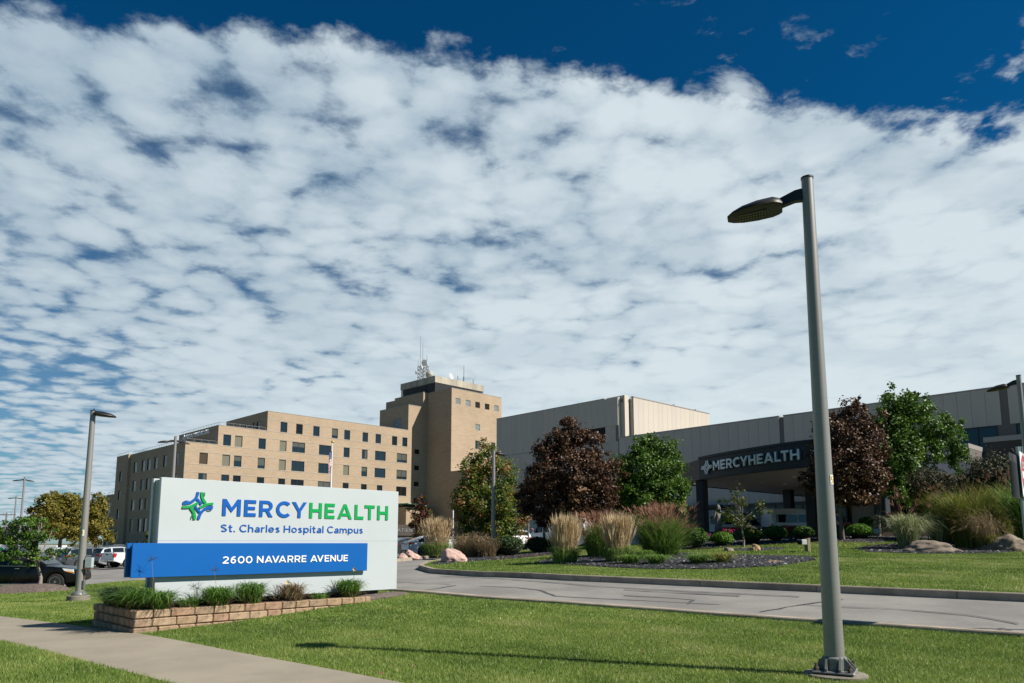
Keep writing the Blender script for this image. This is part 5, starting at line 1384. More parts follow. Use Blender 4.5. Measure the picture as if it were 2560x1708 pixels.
# flagpole with a limp flag
q = at(831, 1107, 80); FP = thing('flagpole', 'white flagpole with a golden ball rising above the sign', 'flagpole', (q[0], q[1], .4))
zt = q[2] - .4
m = MB(); m.tube([(0, 0, 0), (0, 0, zt)], [.13, .055], 10); m.build('pole', white, FP)
m = MB(); m.ball((0, 0, zt + .1), .15, 12, 8); m.build('finial', mat('gold', (.55,.38,.08), .3, .9), FP, smooth=60)
FLG = thing('flag', 'limp striped flag with stars hanging on the white pole', 'flag', (q[0], q[1], .4 + zt - 3.4))
fr, fw_, fb = mat('flag_red', (.42,.02,.035), .8), mat('flag_white', (.72,.72,.72), .8), mat('flag_blue', (.02,.03,.13), .8)
m = MB(); nu, nv = 26, 26
def fpos(i, j):
    s = i / nu; t = j / nv                                    # s along the fly, t down the hoist
    x = .10 + .62 * s - .10 * math.sin(s * 9) - .55 * s * s * .6; y = .34 * math.sin(s * 11 + t * 1.5) * (.3 + s)
    z = 2.9 - 1.75 * t - 1.9 * s ** 1.1 * (1 - .10 * math.sin(t * 5))
    return (-x * .8 + .05, y, z)
vs = [fpos(i, j) for j in range(nv + 1) for i in range(nu + 1)]; fs = []; ms_ = []
for j in range(nv):
    for i in range(nu): fs.append((j * (nu + 1) + i, j * (nu + 1) + i + 1, (j + 1) * (nu + 1) + i + 1, (j + 1) * (nu + 1) + i)); ms_.append(2 if (i < 11 and j < 14) else ((j // 2) % 2))
m.add(vs, fs); m.m = ms_
fo = m.build('cloth', [fr, fw_, fb], FLG, smooth=60)
m = MB()
for j in range(9):
    for i in range(6 if j % 2 == 0 else 5):
        a = Vector(fpos(1 + i * 1.7 + (j % 2) * .85, 1 + j * 1.4)); d = .035
        m.add([(a.x - d, a.y - .03, a.z), (a.x, a.y - .03, a.z - d), (a.x + d, a.y - .03, a.z), (a.x, a.y - .03, a.z + d)], [(0, 1, 2, 3)])
m.build('star', fw_, FLG)
# utility pole, far
q = at(17, 1282, 112); UP = thing('utility_pole', 'wooden utility pole with crossarms far beyond the parked cars', 'utility pole', (q[0], q[1], -.5))
wood = mat('weathered_wood', (.20,.17,.14), .9, var=.3, vscale=8, stretch=(1,1,.15)); zt = q[2] + .5
m = MB(); m.tube([(0, 0, 0), (0, 0, zt)], [.17, .11], 8); m.build('pole', wood, UP)
for z in (zt - .3, zt - 1.9, zt - 2.6):
    m = MB(); m.box(-1.3, 1.3, .1, .22, z - .06, z + .06); m.build('crossarm', wood, UP)
m = MB()
for z in (zt - .3, zt - 1.9):
    for x in (-1.2, -.6, .6, 1.2): m.tube([(x, .16, z + .06), (x, .16, z + .25)], .05, 6)
m.build('insulator', steel, UP)
# low timber light post and ground floodlight in the beds
q = gnd(2038, 1395); BP = thing('bollard_light', 'short timber post carrying a small grey lamp on the island lawn', 'bollard light', (12.4, 30.6, H(12.4, 30.6) + .12), .5)
tim = mat('timber', (.21,.165,.11), .9, var=.3, vscale=10, stretch=(1,1,.2))
m = MB(); m.bbox(-.09, .09, -.09, .09, -.2, .58, .012); m.build('post', tim, BP)
m = MB(); m.add([(-.09, -.1, .27), (.09, -.1, .27), (.09, .1, .27), (-.09, .1, .27), (-.09, -.1, .60), (.09, -.1, .60), (.09, .1, .62), (-.09, .1, .62)], [(3,2,1,0),(4,5,6,7),(0,1,5,4),(1,2,6,5),(2,3,7,6),(3,0,4,7)])
m.v = [(x * .98, y * .98, z + .0) for x, y, z in m.v]
m = MB(); m.bbox(-.46, -.14, -.12, .12, .30, .52, .02); m.box(-.14, -.09, -.04, .04, .36, .46); m.build('lamp_housing', mat('lamp_grey', (.40,.42,.43), .5, .3), BP)
m = MB(); m.box(-.475, -.462, -.1, .1, .32, .50); m.build('lens', pane_dark, BP)
q = at(2191, 1338, 37.5); FLD = thing('floodlight', 'boxy pale ground floodlight beside the variegated grass', 'floodlight', (q[0], q[1], 1.72), -.35)
m = MB(); m.bbox(-.21, .21, -.10, .10, .34, .62, .03); m.build('housing', mat('flood_grey', (.42,.45,.46), .45, .4), FLD, smooth=35)
m = MB(); m.box(-.17, .17, .102, .112, .37, .59); m.build('lens', pane_blue, FLD)
m = MB(); m.tube([(.03, 0, -.1), (.03, 0, .36)], .03, 8); m.build('stake', steel, FLD)

# ------------------------------------------------------------------ boulders
import mathutils.noise as mn
rockp = mat('pink_granite', (.47,.315,.265), .9, var=.22, vscale=3.0, fine=.35, fscale=26, bump=.5, bscale=22)
rockt = mat('tan_stone', (.36,.23,.13), .9, var=.3, vscale=4, fine=.2, fscale=30, bump=.5, bscale=20)
rockg = mat('brown_fieldstone', (.21,.165,.125), .9, var=.4, vscale=5, fine=.25, fscale=30, bump=.6, bscale=20)
def boulder(u0, u1, Y, hgt, depth, label, m, seed, shape=None, name='boulder', sink=.12):
    a = at(u0, 1358, Y); b_ = at(u1, 1358, Y); cx, cy = (a[0] + b_[0]) / 2, Y + depth * .3; wd = b_[0] - a[0]
    z = H(cx, cy) + .12
    T_ = bpy.data.meshes.new(name); import bmesh
    bm = bmesh.new(); bmesh.ops.create_icosphere(bm, subdivisions=5, radius=1)
    for v in bm.verts:
        p = v.co.copy(); n1 = mn.noise(p * 1.1 + Vector((seed, 0, 0))); n2 = mn.noise(p * 2.7 + Vector((0, seed, 0))); n3 = mn.noise(p * 7 + Vector((0, 0, seed)))
        v.co = p * (1 + .26 * n1 + .11 * n2 + .035 * n3)
        q = v.co; x = q.x
        sh = np.interp(x, [k[0] for k in shape], [k[1] for k in shape]) if shape else 1.0
        v.co = Vector((q.x * wd / 2, q.y * depth / 2, max(-.5, q.z) * hgt * .62 * sh + hgt * .38 * sh - sink))
    bm.to_mesh(T_); bm.free(); T_.polygons.foreach_set('use_smooth', [True] * len(T_.polygons))
    o = link(name, T_, None, m); o.location = (cx, cy, z); setp(o, label, 'boulder'); return o
boulder(1101, 1169, 34.6, .76, 1.2, 'big rounded pink granite boulder at the tip of the island lawn', rockp, 3.1, [(-1, 1.12), (-.55, 1.2), (0, .95), (.5, .86), (1, .7)])
boulder(1009, 1057, 45.6, .60, 1.0, 'wedge shaped pink boulder on the kerb strip by the white sedan', rockp, 8.4, [(-1, 1.2), (-.6, 1.25), (0, .75), (1, .35)])
boulder(992, 1018, 44.6, .46, .8, 'low pink rock half hidden by the end of the silver sign', rockp, 5.7, [(-1, .8), (1, 1.1)])
boulder(2268, 2410, 29.3, .62, 1.4, 'broad flat fieldstone in the slate bed under the striped grass', rockg, 2.2, [(-1, .8), (-.3, 1.05), (.4, .9), (1, .5)])
boulder(2478, 2580, 29.6, .75, 1.3, 'grey brown rock at the road end of the slate bed', rockg, 6.6, [(-1, .7), (0, 1.1), (1, 1)])
boulder(1876, 1902, 32.3, .42, .5, 'squarish orange tan stone by the thin young tree', rockt, 4.4)
boulder(1810, 1835, 32.6, .32, .5, 'small brown rock at the foot of the thin young tree', rockg, 9.1)
boulder(1612, 1640, 28.6, .3, .5, 'grey rock among the low strappy grasses', rockg, 1.3)
boulder(1905, 1968, 25.6, .10, .35, 'long flat tan stone lying on the slate chips', rockt, 7.7, sink=.03)
boulder(1440, 1480, 29.2, .16, .4, 'pale flat stone lying between the tan grass clumps', rockt, 7.2, sink=.03)
# ------------------------------------------------------------------ vehicles: x forward, y left, z up, origin on the ground between the axles
tyrem = mat('tyre', (.014,.014,.015), .85); rimm = mat('alloy', (.48,.49,.50), .3, .85); rimd = mat('alloy_dark', (.16,.16,.165), .4, .8)
carglass = glassmat('car_glass', (.012,.017,.02), .04, .6); taill = mat('tail_red', (.40,.01,.012), .2, coat=.6); headl = mat('headlamp', (.55,.58,.60), .12, coat=.6); amber = mat('amber', (.65,.22,.01), .25)
chrome = mat('chrome', (.65,.66,.67), .15, .95); under = mat('underbody', (.012,.012,.012), .9); trimm = mat('trim_black', (.02,.02,.021), .55); platem = mat('plate_white', (.62,.64,.66), .5)
def paint(name, c, metal=.0): return mat(name, c, .32, metal, coat=.8, spec=.5)
def wheel(parent, x, y, r, side, rim=rimm, spokes=5, w=.22):
    W_ = MB(); prof = [(r * .66, -w/2), (r * .94, -w/2 + .01), (r, -w/2 + .04), (r, w/2 - .04), (r * .94, w/2 - .01), (r * .66, w/2)]
    g = MB(); g.lathe(prof, k=28)
    W_.add([(v[0], v[2] * side, v[1]) for v in g.v], g.f); wo = W_.build('wheel', tyrem, parent, smooth=40); wo.location = (x, y, r)
    g = MB(); g.lathe([(r * .66, w/2 - .03), (r * .67, w/2 - .005), (r * .60, w/2), (r * .58, w/2 - .06), (r * .1, w/2 - .075)], k=28); q = MB(); q.add([(v[0], v[2] * side, v[1]) for v in g.v], g.f); q.build('rim', rimd, wo, smooth=40)
    q = MB(); g = MB(); g.lathe([(r * .64, w/2 - .006), (r * .66, w/2 + .004), (r * .60, w/2 + .004), (r * .58, w/2 - .02)], k=28); q.add([(v[0], v[2] * side, v[1]) for v in g.v], g.f)
    for k in range(spokes):
        a = 2 * PI * k / spokes + .3
        for da in (-.16, .16):
            c0, s0 = math.cos(a), math.sin(a); c1, s1 = math.cos(a + da), math.sin(a + da); p0 = (c0 * r * .1, s0 * r * .1); p1 = (c1 * r * .61, s1 * r * .61); nx, ny = -s1 * r * .05, c1 * r * .05
            yy = w / 2 - .012
            vs = [(p0[0] - nx, p0[1] - ny), (p1[0] - nx, p1[1] - ny), (p1[0] + nx, p1[1] + ny), (p0[0] + nx, p0[1] + ny)]
            q.add([(vx, yy * side, vz) for vx, vz in vs] + [(vx, (yy - .03) * side, vz) for vx, vz in vs], [(0,1,2,3),(7,6,5,4),(0,4,5,1),(1,5,6,2),(2,6,7,3),(3,7,4,0)])
    g = MB(); g.lathe([(r * .16, w/2 - .03), (r * .15, w/2), (r * .05, w/2 + .004)], k=12); q.add([(v[0], v[2] * side, v[1]) for v in g.v], g.f)
    q.build('spokes', rim, wo)
KINDS = {
 'suv':    dict(ln=4.75, w=1.92, h=1.74, belt=1.08, wb=2.85, r=.365, low=.27, nose=.78, hood=[(2.35,.70),(2.28,.93),(1.7,1.03),(1.05,1.10)], roof=[(.25,1.63),(-.4,1.74),(-1.5,1.70),(-2.0,1.60)], tail=[(-2.30,1.16),(-2.38,.95),(-2.34,.62)], pill=[(-.35,-.25),(-1.42,-1.28)], win=(.72,-2.02)),
 'pickup': dict(ln=5.9, w=2.02, h=1.92, belt=1.16, wb=3.75, r=.40, low=.42, nose=.9, hood=[(2.95,.80),(2.9,1.05),(2.3,1.17),(1.55,1.22)], roof=[(.75,1.80),(.2,1.92),(-.75,1.90),(-.95,1.72)], tail=[(-1.05,1.22),(-1.1,1.22),(-2.90,1.22),(-2.94,.9),(-2.94,.62)], pill=[(.12,.22),(-.55,-.45)], win=(1.2,-.92)),
 'sedan':  dict(ln=4.92, w=1.87, h=1.47, belt=.93, wb=2.95, r=.345, low=.19, nose=.6, hood=[(2.46,.52),(2.40,.70),(1.8,.86),(1.0,.96)], roof=[(.15,1.36),(-.45,1.47),(-1.0,1.44),(-1.55,1.27)], tail=[(-2.0,1.07),(-2.40,1.02),(-2.46,.80),(-2.42,.42)], pill=[(-.38,-.28),(-1.28,-1.18)], win=(.68,-1.72)),
 'van':    dict(ln=5.95, w=2.05, h=2.62, belt=1.30, wb=3.65, r=.36, low=.26, nose=.85, hood=[(2.95,.70),(2.88,1.0),(2.5,1.22),(2.15,1.36)], roof=[(1.25,2.32),(.7,2.55),(-.5,2.62),(-2.7,2.60),(-2.92,2.48)], tail=[(-2.97,1.3),(-2.98,.7),(-2.96,.5)], pill=[(.95,1.05)], win=(1.75,.40)),
}
def vehicle(name, kind, label, cat, x, y, head, pm, group=None, z=None, rim=rimm, spokes=5, trims=(), rear_detail=True, glass=True):
    K = KINDS[kind]; V_ = thing(name, label, cat, (x, y, H(x, y) + .02 if z is None else z), head, group)
    top = sorted(K['hood'] + K['roof'] + K['tail'], key=lambda p: -p[0]); tx = [-p[0] for p in top]; tz = [p[1] for p in top]
    hw = K['w'] / 2; xf, xr = K['hood'][0][0], K['tail'][-1][0]; xr = min(p[0] for p in K['tail']); wf, wr = K['wb'] / 2 + .08, -K['wb'] / 2 + .08; r = K['r']; R_ = r + .065
    xs = set([p[0] for p in top]) | set(np.linspace(xf, xr, 26))
    for wx in (wf, wr): xs |= set(wx + R_ * math.cos(a) for a in np.linspace(0, PI, 11)) | {wx + R_ + .001, wx - R_ - .001}
    xs = sorted(xs, reverse=True)
    def ztop(X): return float(np.interp(-X, tx, tz))
    def zbelt(X):
        return min(ztop(X), K['belt'] + .05 * max(0, -X) / 2.4)
    def zlow(X):
        for wx in (wf, wr):
            d = abs(X - wx)
            if d < R_: return max(K['low'], r * .96 + math.sqrt(max(0, R_ * R_ - d * d)) * .97)
        e = max(0, (abs(X - (xf if X > 0 else xr)) < .5) * (.5 - abs(X - (xf if X > 0 else xr))) * .35)
        return K['low'] + e
    def halfw(X):
        a = max(0, X - (xf - 1.0)) / 1.0; b = max(0, (xr + .6) - X) / .6
        return hw * (1 - .20 * a ** 2.2 - .10 * b ** 2)
    vs = []; sec = []
    for X in xs:
        zl, zt, zb_ = zlow(X), ztop(X), zbelt(X); w = halfw(X); cab = max(0, zt - zb_)
        zl = min(zl, zt - .04); zb_ = max(zb_, zl + .02); zm = zl + (zb_ - zl) * .55
        tw = w * (.985 - .20 * min(1, cab / .6)) if kind != 'van' else w * (.985 - .10 * min(1, cab / 1.2))
        flat = .04 if cab > .1 else .035
        s = [(w * .96, zl), (w, zl + (zm - zl) * .4), (w * 1.0, zm), (w * .965, zb_ - .015), (tw if cab > .05 else w * .90, max(zb_, zt - flat)), (tw * .82 if cab > .05 else w * .6, zt), (0, zt + .015)]
        sec.append((X, s, w, tw, zb_, zt, cab)); n_s = len(s)
        vs += [(X, yy, zz) for yy, zz in s] + [(X, -yy, zz) for yy, zz in s[-2::-1]]
    m = 2 * n_s - 1; fs = []
    for i in range(len(xs) - 1):
        for j in range(m - 1): fs.append((i * m + j, i * m + j + 1, (i + 1) * m + j + 1, (i + 1) * m + j))
    fs += [tuple(range(m)), tuple((len(xs) - 1) * m + j for j in range(m))[::-1]]
    b_ = MB(); b_.add(vs, fs); b_.build('body', pm, V_, smooth=38)
    u = MB(); u.box(xr + .25, xf - .3, -hw * .80, hw * .80, K['low'] + .02, K['belt'] * .62); u.build('underbody', under, V_)
    # glazing: side windows between belt and roof, screens front and rear
    def on_side(X, f, sgn, off=.012):
        i = min(max(1, np.searchsorted([-q for q in xs], -X)), len(xs) - 1); A, B = sec[i - 1], sec[i]; t = (A[0] - X) / (A[0] - B[0] + 1e-9)
        p = [A[1][3][0] + (B[1][3][0] - A[1][3][0]) * t, A[1][3][1] + (B[1][3][1] - A[1][3][1]) * t]; q = [A[1][4][0] + (B[1][4][0] - A[1][4][0]) * t, A[1][4][1] + (B[1][4][1] - A[1][4][1]) * t]
        return (X, sgn * (p[0] + (q[0] - p[0]) * f + off), p[1] + (q[1] - p[1]) * f + .004)
    cuts_ = [K['win'][0]] + [v for p in K['pill'] for v in (p[1], p[0])] + [K['win'][1]]
    for sgn in (1, -1):
        for a, b in zip(cuts_[0::2], cuts_[1::2]):
            g = MB(); nn_ = 8; X_ = np.linspace(a, b, nn_); top_f = .90
            pv = [on_side(X, .07, sgn) for X in X_] + [on_side(X, top_f, sgn) for X in X_]
            g.add(pv, [(i, i + 1, nn_ + i + 1, nn_ + i) for i in range(nn_ - 1)]); g.build('side_window', carglass, V_)
    # windscreen and rear window follow the sloped roofline sections
    def screen(x0, x1, nm, f0=.08, f1=.92):
        g = MB(); X_ = np.linspace(x0 + (x1 - x0) * f0, x0 + (x1 - x0) * f1, 5); pv = []
        dx, dz = x1 - x0, ztop(x1) - ztop(x0); l = math.hypot(dx, dz); nx, nz = (-dz / l, dx / l); 
        if nz < 0: nx, nz = -nx, -nz
        for X in X_:
            w = halfw(X); tw = w * .80
            for yy in np.linspace(-tw, tw, 7): pv.append((X + nx * .012, yy, ztop(X) + .015 * (1 - abs(yy) / tw) + nz * .012 - .0))
        g.add(pv, [(i * 7 + j, i * 7 + j + 1, (i + 1) * 7 + j + 1, (i + 1) * 7 + j) for i in range(4) for j in range(6)]); g.build(nm, carglass, V_)
    screen(K['hood'][-1][0], K['roof'][0][0], 'windscreen')
    if kind != 'van':
        rl = K['roof'][-1]; tl = K['tail'][0]; screen(rl[0] if kind != 'pickup' else -.76, tl[0] if kind != 'pickup' else -.95, 'rear_window', .1, .9)
    for (wx) in (wf, wr):
        for sgn in (1, -1): wheel(V_, wx, sgn * (hw - .115), r, sgn, rim, spokes)
    # lights, plates, bumpers, handles, mirrors
    zb_ = K['belt']; xe = xr
    def tailx(z): 
        p = sorted(K['tail'], key=lambda q: q[1]); return float(np.interp(z, [q[1] for q in p if q[0] < xr + .7], [q[0] for q in p if q[0] < xr + .7]))
    for sgn in (1, -1):
        g = MB(); w = halfw(xr + .1)
        if kind == 'pickup': g.bbox(xr - .02, xr + .22, sgn * (w - .12) if sgn > 0 else -w - .015, w + .015 if sgn > 0 else -(w - .12), .84, 1.16, .015)
        elif kind == 'van': g.bbox(xr - .02, xr + .10, min(sgn * (w - .14), sgn * (w + .02)), max(sgn * (w - .14), sgn * (w + .02)), .95, 1.35, .015)
        else:
            z0, z1 = (zb_ - .12, zb_ + .02) if kind == 'suv' else (.80, .94)
            vs_ = [(xr - .005, sgn * (w * .42), z1 - .02), (xr - .005, sgn * (w * .42), z0 + .05), (xr - .015, sgn * w * .97, z0), (xr - .01, sgn * w * .97, z1), (xr + .42, sgn * (w + .065), z1 + .0), (xr + .42, sgn * (w + .065), z1 - .06), (xr + .05, sgn * (w + .03), z0), (xr + .05, sgn * (w + .03), z1)]
            g.add(vs_, [(0,1,2,3),(3,2,6,7),(7,6,5,4),(0,3,7,4),(1,5,6,2)])
        g.build('tail_light', taill, V_)
        g = MB(); wfw = halfw(xf - .12); zh = K['hood'][1][1]
        vs_ = [(xf + .005, sgn * wfw * .55, zh - .20), (xf - .02, sgn * wfw * .55, zh - .05), (xf - .16, sgn * (wfw + .03), zh - .0), (xf - .12, sgn * (wfw + .02), zh - .20), (xf - .58, sgn * (halfw(xf - .58) + .008), zh + .05), (xf - .5, sgn * (halfw(xf - .5) + .01), zh - .06)]
        g.add(vs_, [(0,1,2,3),(3,2,4,5)]); hl = g.build('headlight', headl, V_)
        g = MB(); g.add([(xf - .10, sgn * (wfw + .032), zh - .19), (xf - .10, sgn * (wfw + .036), zh - .13), (xf - .46, sgn * (halfw(xf - .46) + .016), zh - .06), (xf - .44, sgn * (halfw(xf - .44) + .016), zh - .10)], [(0,1,2,3)]); g.build('indicator', amber, hl)
        g = MB(); xm = K['win'][0] - .02; ym = halfw(xm); lo, hi = sorted((sgn * (ym + .02), sgn * (ym + .20))); g.bbox(xm - .08, xm + .06, lo, hi, zb_ + .03, zb_ + .19 + (.15 if kind in ('van', 'pickup') else 0), .03); g.build('mirror', pm if kind != 'van' else trimm, V_)
        for (a, b) in K['pill'][:2]:
            g = MB(); X = a + .12; lo, hi = sorted((sgn * (halfw(X) * .985), sgn * (halfw(X) * .985 + .035))); g.bbox(X, X + .2, lo, hi, zb_ - .13, zb_ - .09, .01); g.build('door_handle', chrome if 'chrome' in trims else pm, V_)
            g = MB(); lo, hi = sorted((sgn * (halfw(X) * .985), sgn * (halfw(X) + .004))); X = (a + b) / 2
            g.quad((X - .006, sgn * (halfw(X) * 1.0 + .004), K['low'] + .18), (X + .006, sgn * (halfw(X) + .004), K['low'] + .18), (X + .006, sgn * (halfw(X) * .972 + .004), zb_ - .02), (X - .006, sgn * (halfw(X) * .972 + .004), zb_ - .02)); g.build('door_seam', trimm, V_)
    g = MB(); w = halfw(xr) * .98; g.bbox(xr - .06, xr + .25, -w, w, K['low'] + .10, K['low'] + (.30 if kind != 'sedan' else .2), .03); g.build('rear_bumper', trimm if kind in ('suv', 'van') else (chrome if kind == 'pickup' and 'chrome' in trims else (trimm if kind == 'sedan' else pm)), V_)
    g = MB(); zp = .78 if kind == 'sedan' else (.80 if kind == 'suv' else .55); xp = tailx(zp) if kind in ('sedan', 'suv') else xr - .07; g.box(xp - .02, xp - .008 if kind in ('sedan','suv') else xp, -.16, .16, zp - .08, zp + .08); g.build('licence_plate', platem, V_)
    if kind == 'pickup':
        g = MB(); w = halfw(xr) - .13; g.bbox(xr - .025, xr + .02, -w, w, .70, 1.20, .02); tg = g.build('tailgate', pm, V_)
        g = MB(); g.bbox(xr - .04, xr - .022, -.14, .14, 1.02, 1.10, .006); g.build('handle', trimm, tg)
    if 'sill' in trims:
        for sgn in (1, -1):
            g = MB(); lo, hi = sorted((sgn * (hw - .05), sgn * (hw + .06))); g.bbox(wr + R_ + .05, wf - R_ - .05, lo, hi, K['low'] - .03, K['low'] + .035, .012); g.build('running_board', chrome, V_)
            g = MB(); g.tube([on_side(X, .02, sgn, .015) for X in np.linspace(K['win'][0] + .1, K['win'][1] - .05, 9)], .012, 5); g.build('belt_trim', chrome, V_)
    if 'rails' in trims:
        for sgn in (1, -1):
            g = MB(); g.tube([(X, sgn * K['w'] * .36, ztop(X) + .07) for X in np.linspace(.1, -1.7, 8)], .02, 6); [g.box(X - .03, X + .03, sgn * K['w'] * .36 - .02, sgn * K['w'] * .36 + .02, ztop(X) - .02, ztop(X) + .06) for X in (.0, -1.6)]; g.build('roof_rail', chrome if 'chrome' in trims else trimm, V_)
    return V_
pblack = mat('paint_black', (.004,.004,.005), .28, coat=.25, spec=.3); pgrey = paint('paint_dark_grey', (.075,.085,.095), .4); psilver = paint('paint_silver', (.42,.44,.46), .5); pwhite = paint('paint_white', (.72,.73,.74)); pcharc = paint('paint_charcoal', (.03,.032,.036), .3)
def car_at(u, Y, dxl, dyl, *a, **k):
    """place by the pixel column of a local point (dxl, dyl) standing at depth Y"""
    q = at(u, 1358, Y); hd = k['head']; c, s = math.cos(hd), math.sin(hd); return q[0] - (dxl * c - dyl * s), q[1] - (dxl * s + dyl * c)
def put(u, Y, dxl, dyl, name, kind, label, cat, head, pm, **k):
    x, y = car_at(u, Y, dxl, dyl, head=head); return vehicle(name, kind, label, cat, x, y, head, pm, **k)
put(146, 33.5, 1.5, -.9, 'parked_car', 'suv', 'glossy black SUV with bright spoked wheels beside the small mulched tree', 'car', R(8), pblack, trims=('sill', 'chrome', 'rails'), spokes=6)
put(170, 59, -2.3, -.8, 'parked_car', 'suv', 'dark grey metallic SUV parked behind the lamp on the round footing', 'car', R(58), pgrey, group='cars parked in the lot', trims=('rails',))
put(227, 64, -2.9, -.9, 'parked_truck', 'pickup', 'black pickup truck partly behind the lamp post, between grey and silver SUVs', 'pickup truck', R(58), pcharc, group='cars parked in the lot')
put(252, 60, -2.3, -.8, 'parked_car', 'suv', 'silver SUV with dark rear glass between two pickup trucks', 'car', R(58), psilver, group='cars parked in the lot', trims=('rails',))
put(288, 56, -2.9, -.9, 'parked_truck', 'pickup', 'white pickup truck with chrome bumper next to the end of the blue panel', 'pickup truck', R(58), pwhite, group='cars parked in the lot', trims=('chrome',))
put(120, 72, -2.3, 0, 'parked_car', 'suv', 'pale car roof glimpsed behind the small tree and grey SUV', 'car', R(58), psilver, group='cars parked in the lot')
put(330, 68, 0, 0, 'parked_car', 'suv', 'dark SUV with roof rails showing above the silver and white vehicles', 'car', R(58), pgrey, group='cars parked in the lot', trims=('rails',))
put(1057.6, 53.8, -1.40, -.94, 'parked_car', 'sedan', 'white sedan with red tail lights by the pink boulders', 'car', R(27), pwhite, rim=rimm, spokes=7)
put(1000, 60, -1.2, 0, 'parked_car', 'sedan', 'dark sedan half hidden behind the white sedan and the sign end', 'car', R(46), pcharc)
put(1272, 61, 0, 0, 'parked_car', 'suv', 'white SUV above the dark hedge beside the slim lamp post', 'car', R(118), pwhite, trims=('rails',))
put(1396, 64, 0, 0, 'parked_van', 'van', 'tall white delivery van behind the dark purple tree trunk', 'van', R(148), pwhite)
# transit vans with red stripe under the canopy
AMB = []
for (u, Y, hd, lab) in ((2000, 60.5, R(10), 'white shuttle van with red stripe parked below the canopy'), (1835, 62.5, R(12), 'white striped van half hidden behind the stone statue')):
    v_ = put(u, Y, 0, 0, 'shuttle_van', 'van', lab, 'van', hd, pwhite, group='vans below the canopy')
    hw_ = KINDS['van']['w'] / 2
    for sgn in (1, -1):
        g = MB(); ys = sgn * (hw_ + .006); g.quad((-2.2, ys, 1.02), (1.2, ys, 1.02), (1.2, ys, 1.2), (-2.2, ys, 1.2)); g.build('stripe', redm, v_)
        g = MB(); ys = sgn * (hw_ * .975 + .004)
        for a, b in ((-2.6, -1.7), (-1.6, -.7), (-.6, .3)): g.quad((a, ys, 1.45), (b, ys, 1.45), (b, sgn * (hw_ * .94 + .006), 2.1), (a, sgn * (hw_ * .94 + .006), 2.1))
        g.build('side_window', carglass, v_)
# box trailers far left
for (u0, u1, v0, v1, Y, lab, txt, tcol) in ((-40, 52, 1362, 1388, 96, 'white box trailer with green lettering beyond the thin young tree', 'DM', signgreen), (92, 142, 1364, 1388, 104, 'white box trailer with red script below the yellowing trees', 'S', redm)):
    a = at(u0, v1, Y); b_ = at(u1, v0, Y); wd = b_[0] - a[0]; ht = 2.9
    z0 = b_[2] - ht
    T_ = thing('box_trailer', lab, 'trailer', (a[0], Y, z0))
    m = MB(); m.bbox(0, wd, 0, 2.5, .9, ht, .03); m.build('box', white, T_)
    m = MB(); m.box(.3, wd - .3, .2, 2.3, .72, .895); m.build('chassis', under, T_)
    for x in (wd * .2, wd * .32, wd * .8): wheel(T_, x, .15, .45, -1, rimd)
    if txt == 'DM':
        caps('DM', 1.6, wd - .2, 1.15, 1.4, .26, lambda x, z, d: np.stack([x, -.003 - d, z], -1), lambda i: tcol, T_, .01, gap=.35)
    else:
        for k in range(3):
            me = curve_mesh([_thick(bez((.4 + k * .9, 1.3), (.9 + k * .9, 2.9), (1.1 + k * .9, .9), (1.35 + k * .9, 1.9), 12), .16)], .006)
            mapmesh(me, lambda a: np.stack([a[:, 0], -.012 - a[:, 2], a[:, 1]], -1), 'lettering', tcol, T_)
# ------------------------------------------------------------------ foliage
bark = mat('bark', (.13,.105,.085), .95, var=.35, vscale=9, stretch=(1,1,.25), bump=.5, bscale=30)
barkg = mat('grey_bark', (.23,.20,.175), .95, var=.3, vscale=9, stretch=(1,1,.25), bump=.4, bscale=30)
lf_maroon = leafmat('maroon_leaf', [(0.022, 0.012, 0.01), (0.052, 0.024, 0.017), (0.1, 0.05, 0.026), (0.2, 0.115, 0.055)], .5, .18)
lf_green = leafmat('green_leaf', [(0.0286, 0.065, 0.0091), (0.065, 0.1365, 0.0169), (0.1105, 0.2015, 0.026), (0.195, 0.273, 0.0455)], .45, .3)
lf_dgreen = leafmat('dark_green_leaf', [(.012,.03,.007),(.022,.052,.010),(.04,.08,.016),(.075,.12,.03)], .5, .25)
lf_fall = leafmat('turning_leaf', [(0.03, 0.065, 0.01), (0.07, 0.13, 0.018), (0.125, 0.18, 0.026), (0.2, 0.17, 0.032), (0.31, 0.075, 0.045)], .5, .3)
lf_yellow = leafmat('yellowing_leaf', [(0.075, 0.0725, 0.0125), (0.1625, 0.1438, 0.0225), (0.25, 0.2063, 0.0325), (0.3625, 0.2875, 0.0562)], .5, .3)
lf_red = leafmat('red_leaf', [(0.039, 0.0585, 0.013), (0.091, 0.0715, 0.0208), (0.195, 0.0585, 0.039), (0.26, 0.065, 0.052)], .5, .3)
lf_box = leafmat('box_leaf', [(0.0243, 0.0675, 0.0095), (0.0473, 0.1148, 0.0135), (0.081, 0.1755, 0.0203), (0.135, 0.27, 0.0338)], .45, .3)
lf_bright = leafmat('bright_box_leaf', [(0.052, 0.13, 0.0104), (0.091, 0.208, 0.0156), (0.156, 0.312, 0.026), (0.221, 0.39, 0.039)], .45, .35)
lf_brown = leafmat('brown_scrub_leaf', [(.03,.025,.016),(.055,.045,.026),(.09,.08,.045),(.14,.115,.075)], .6, .2)

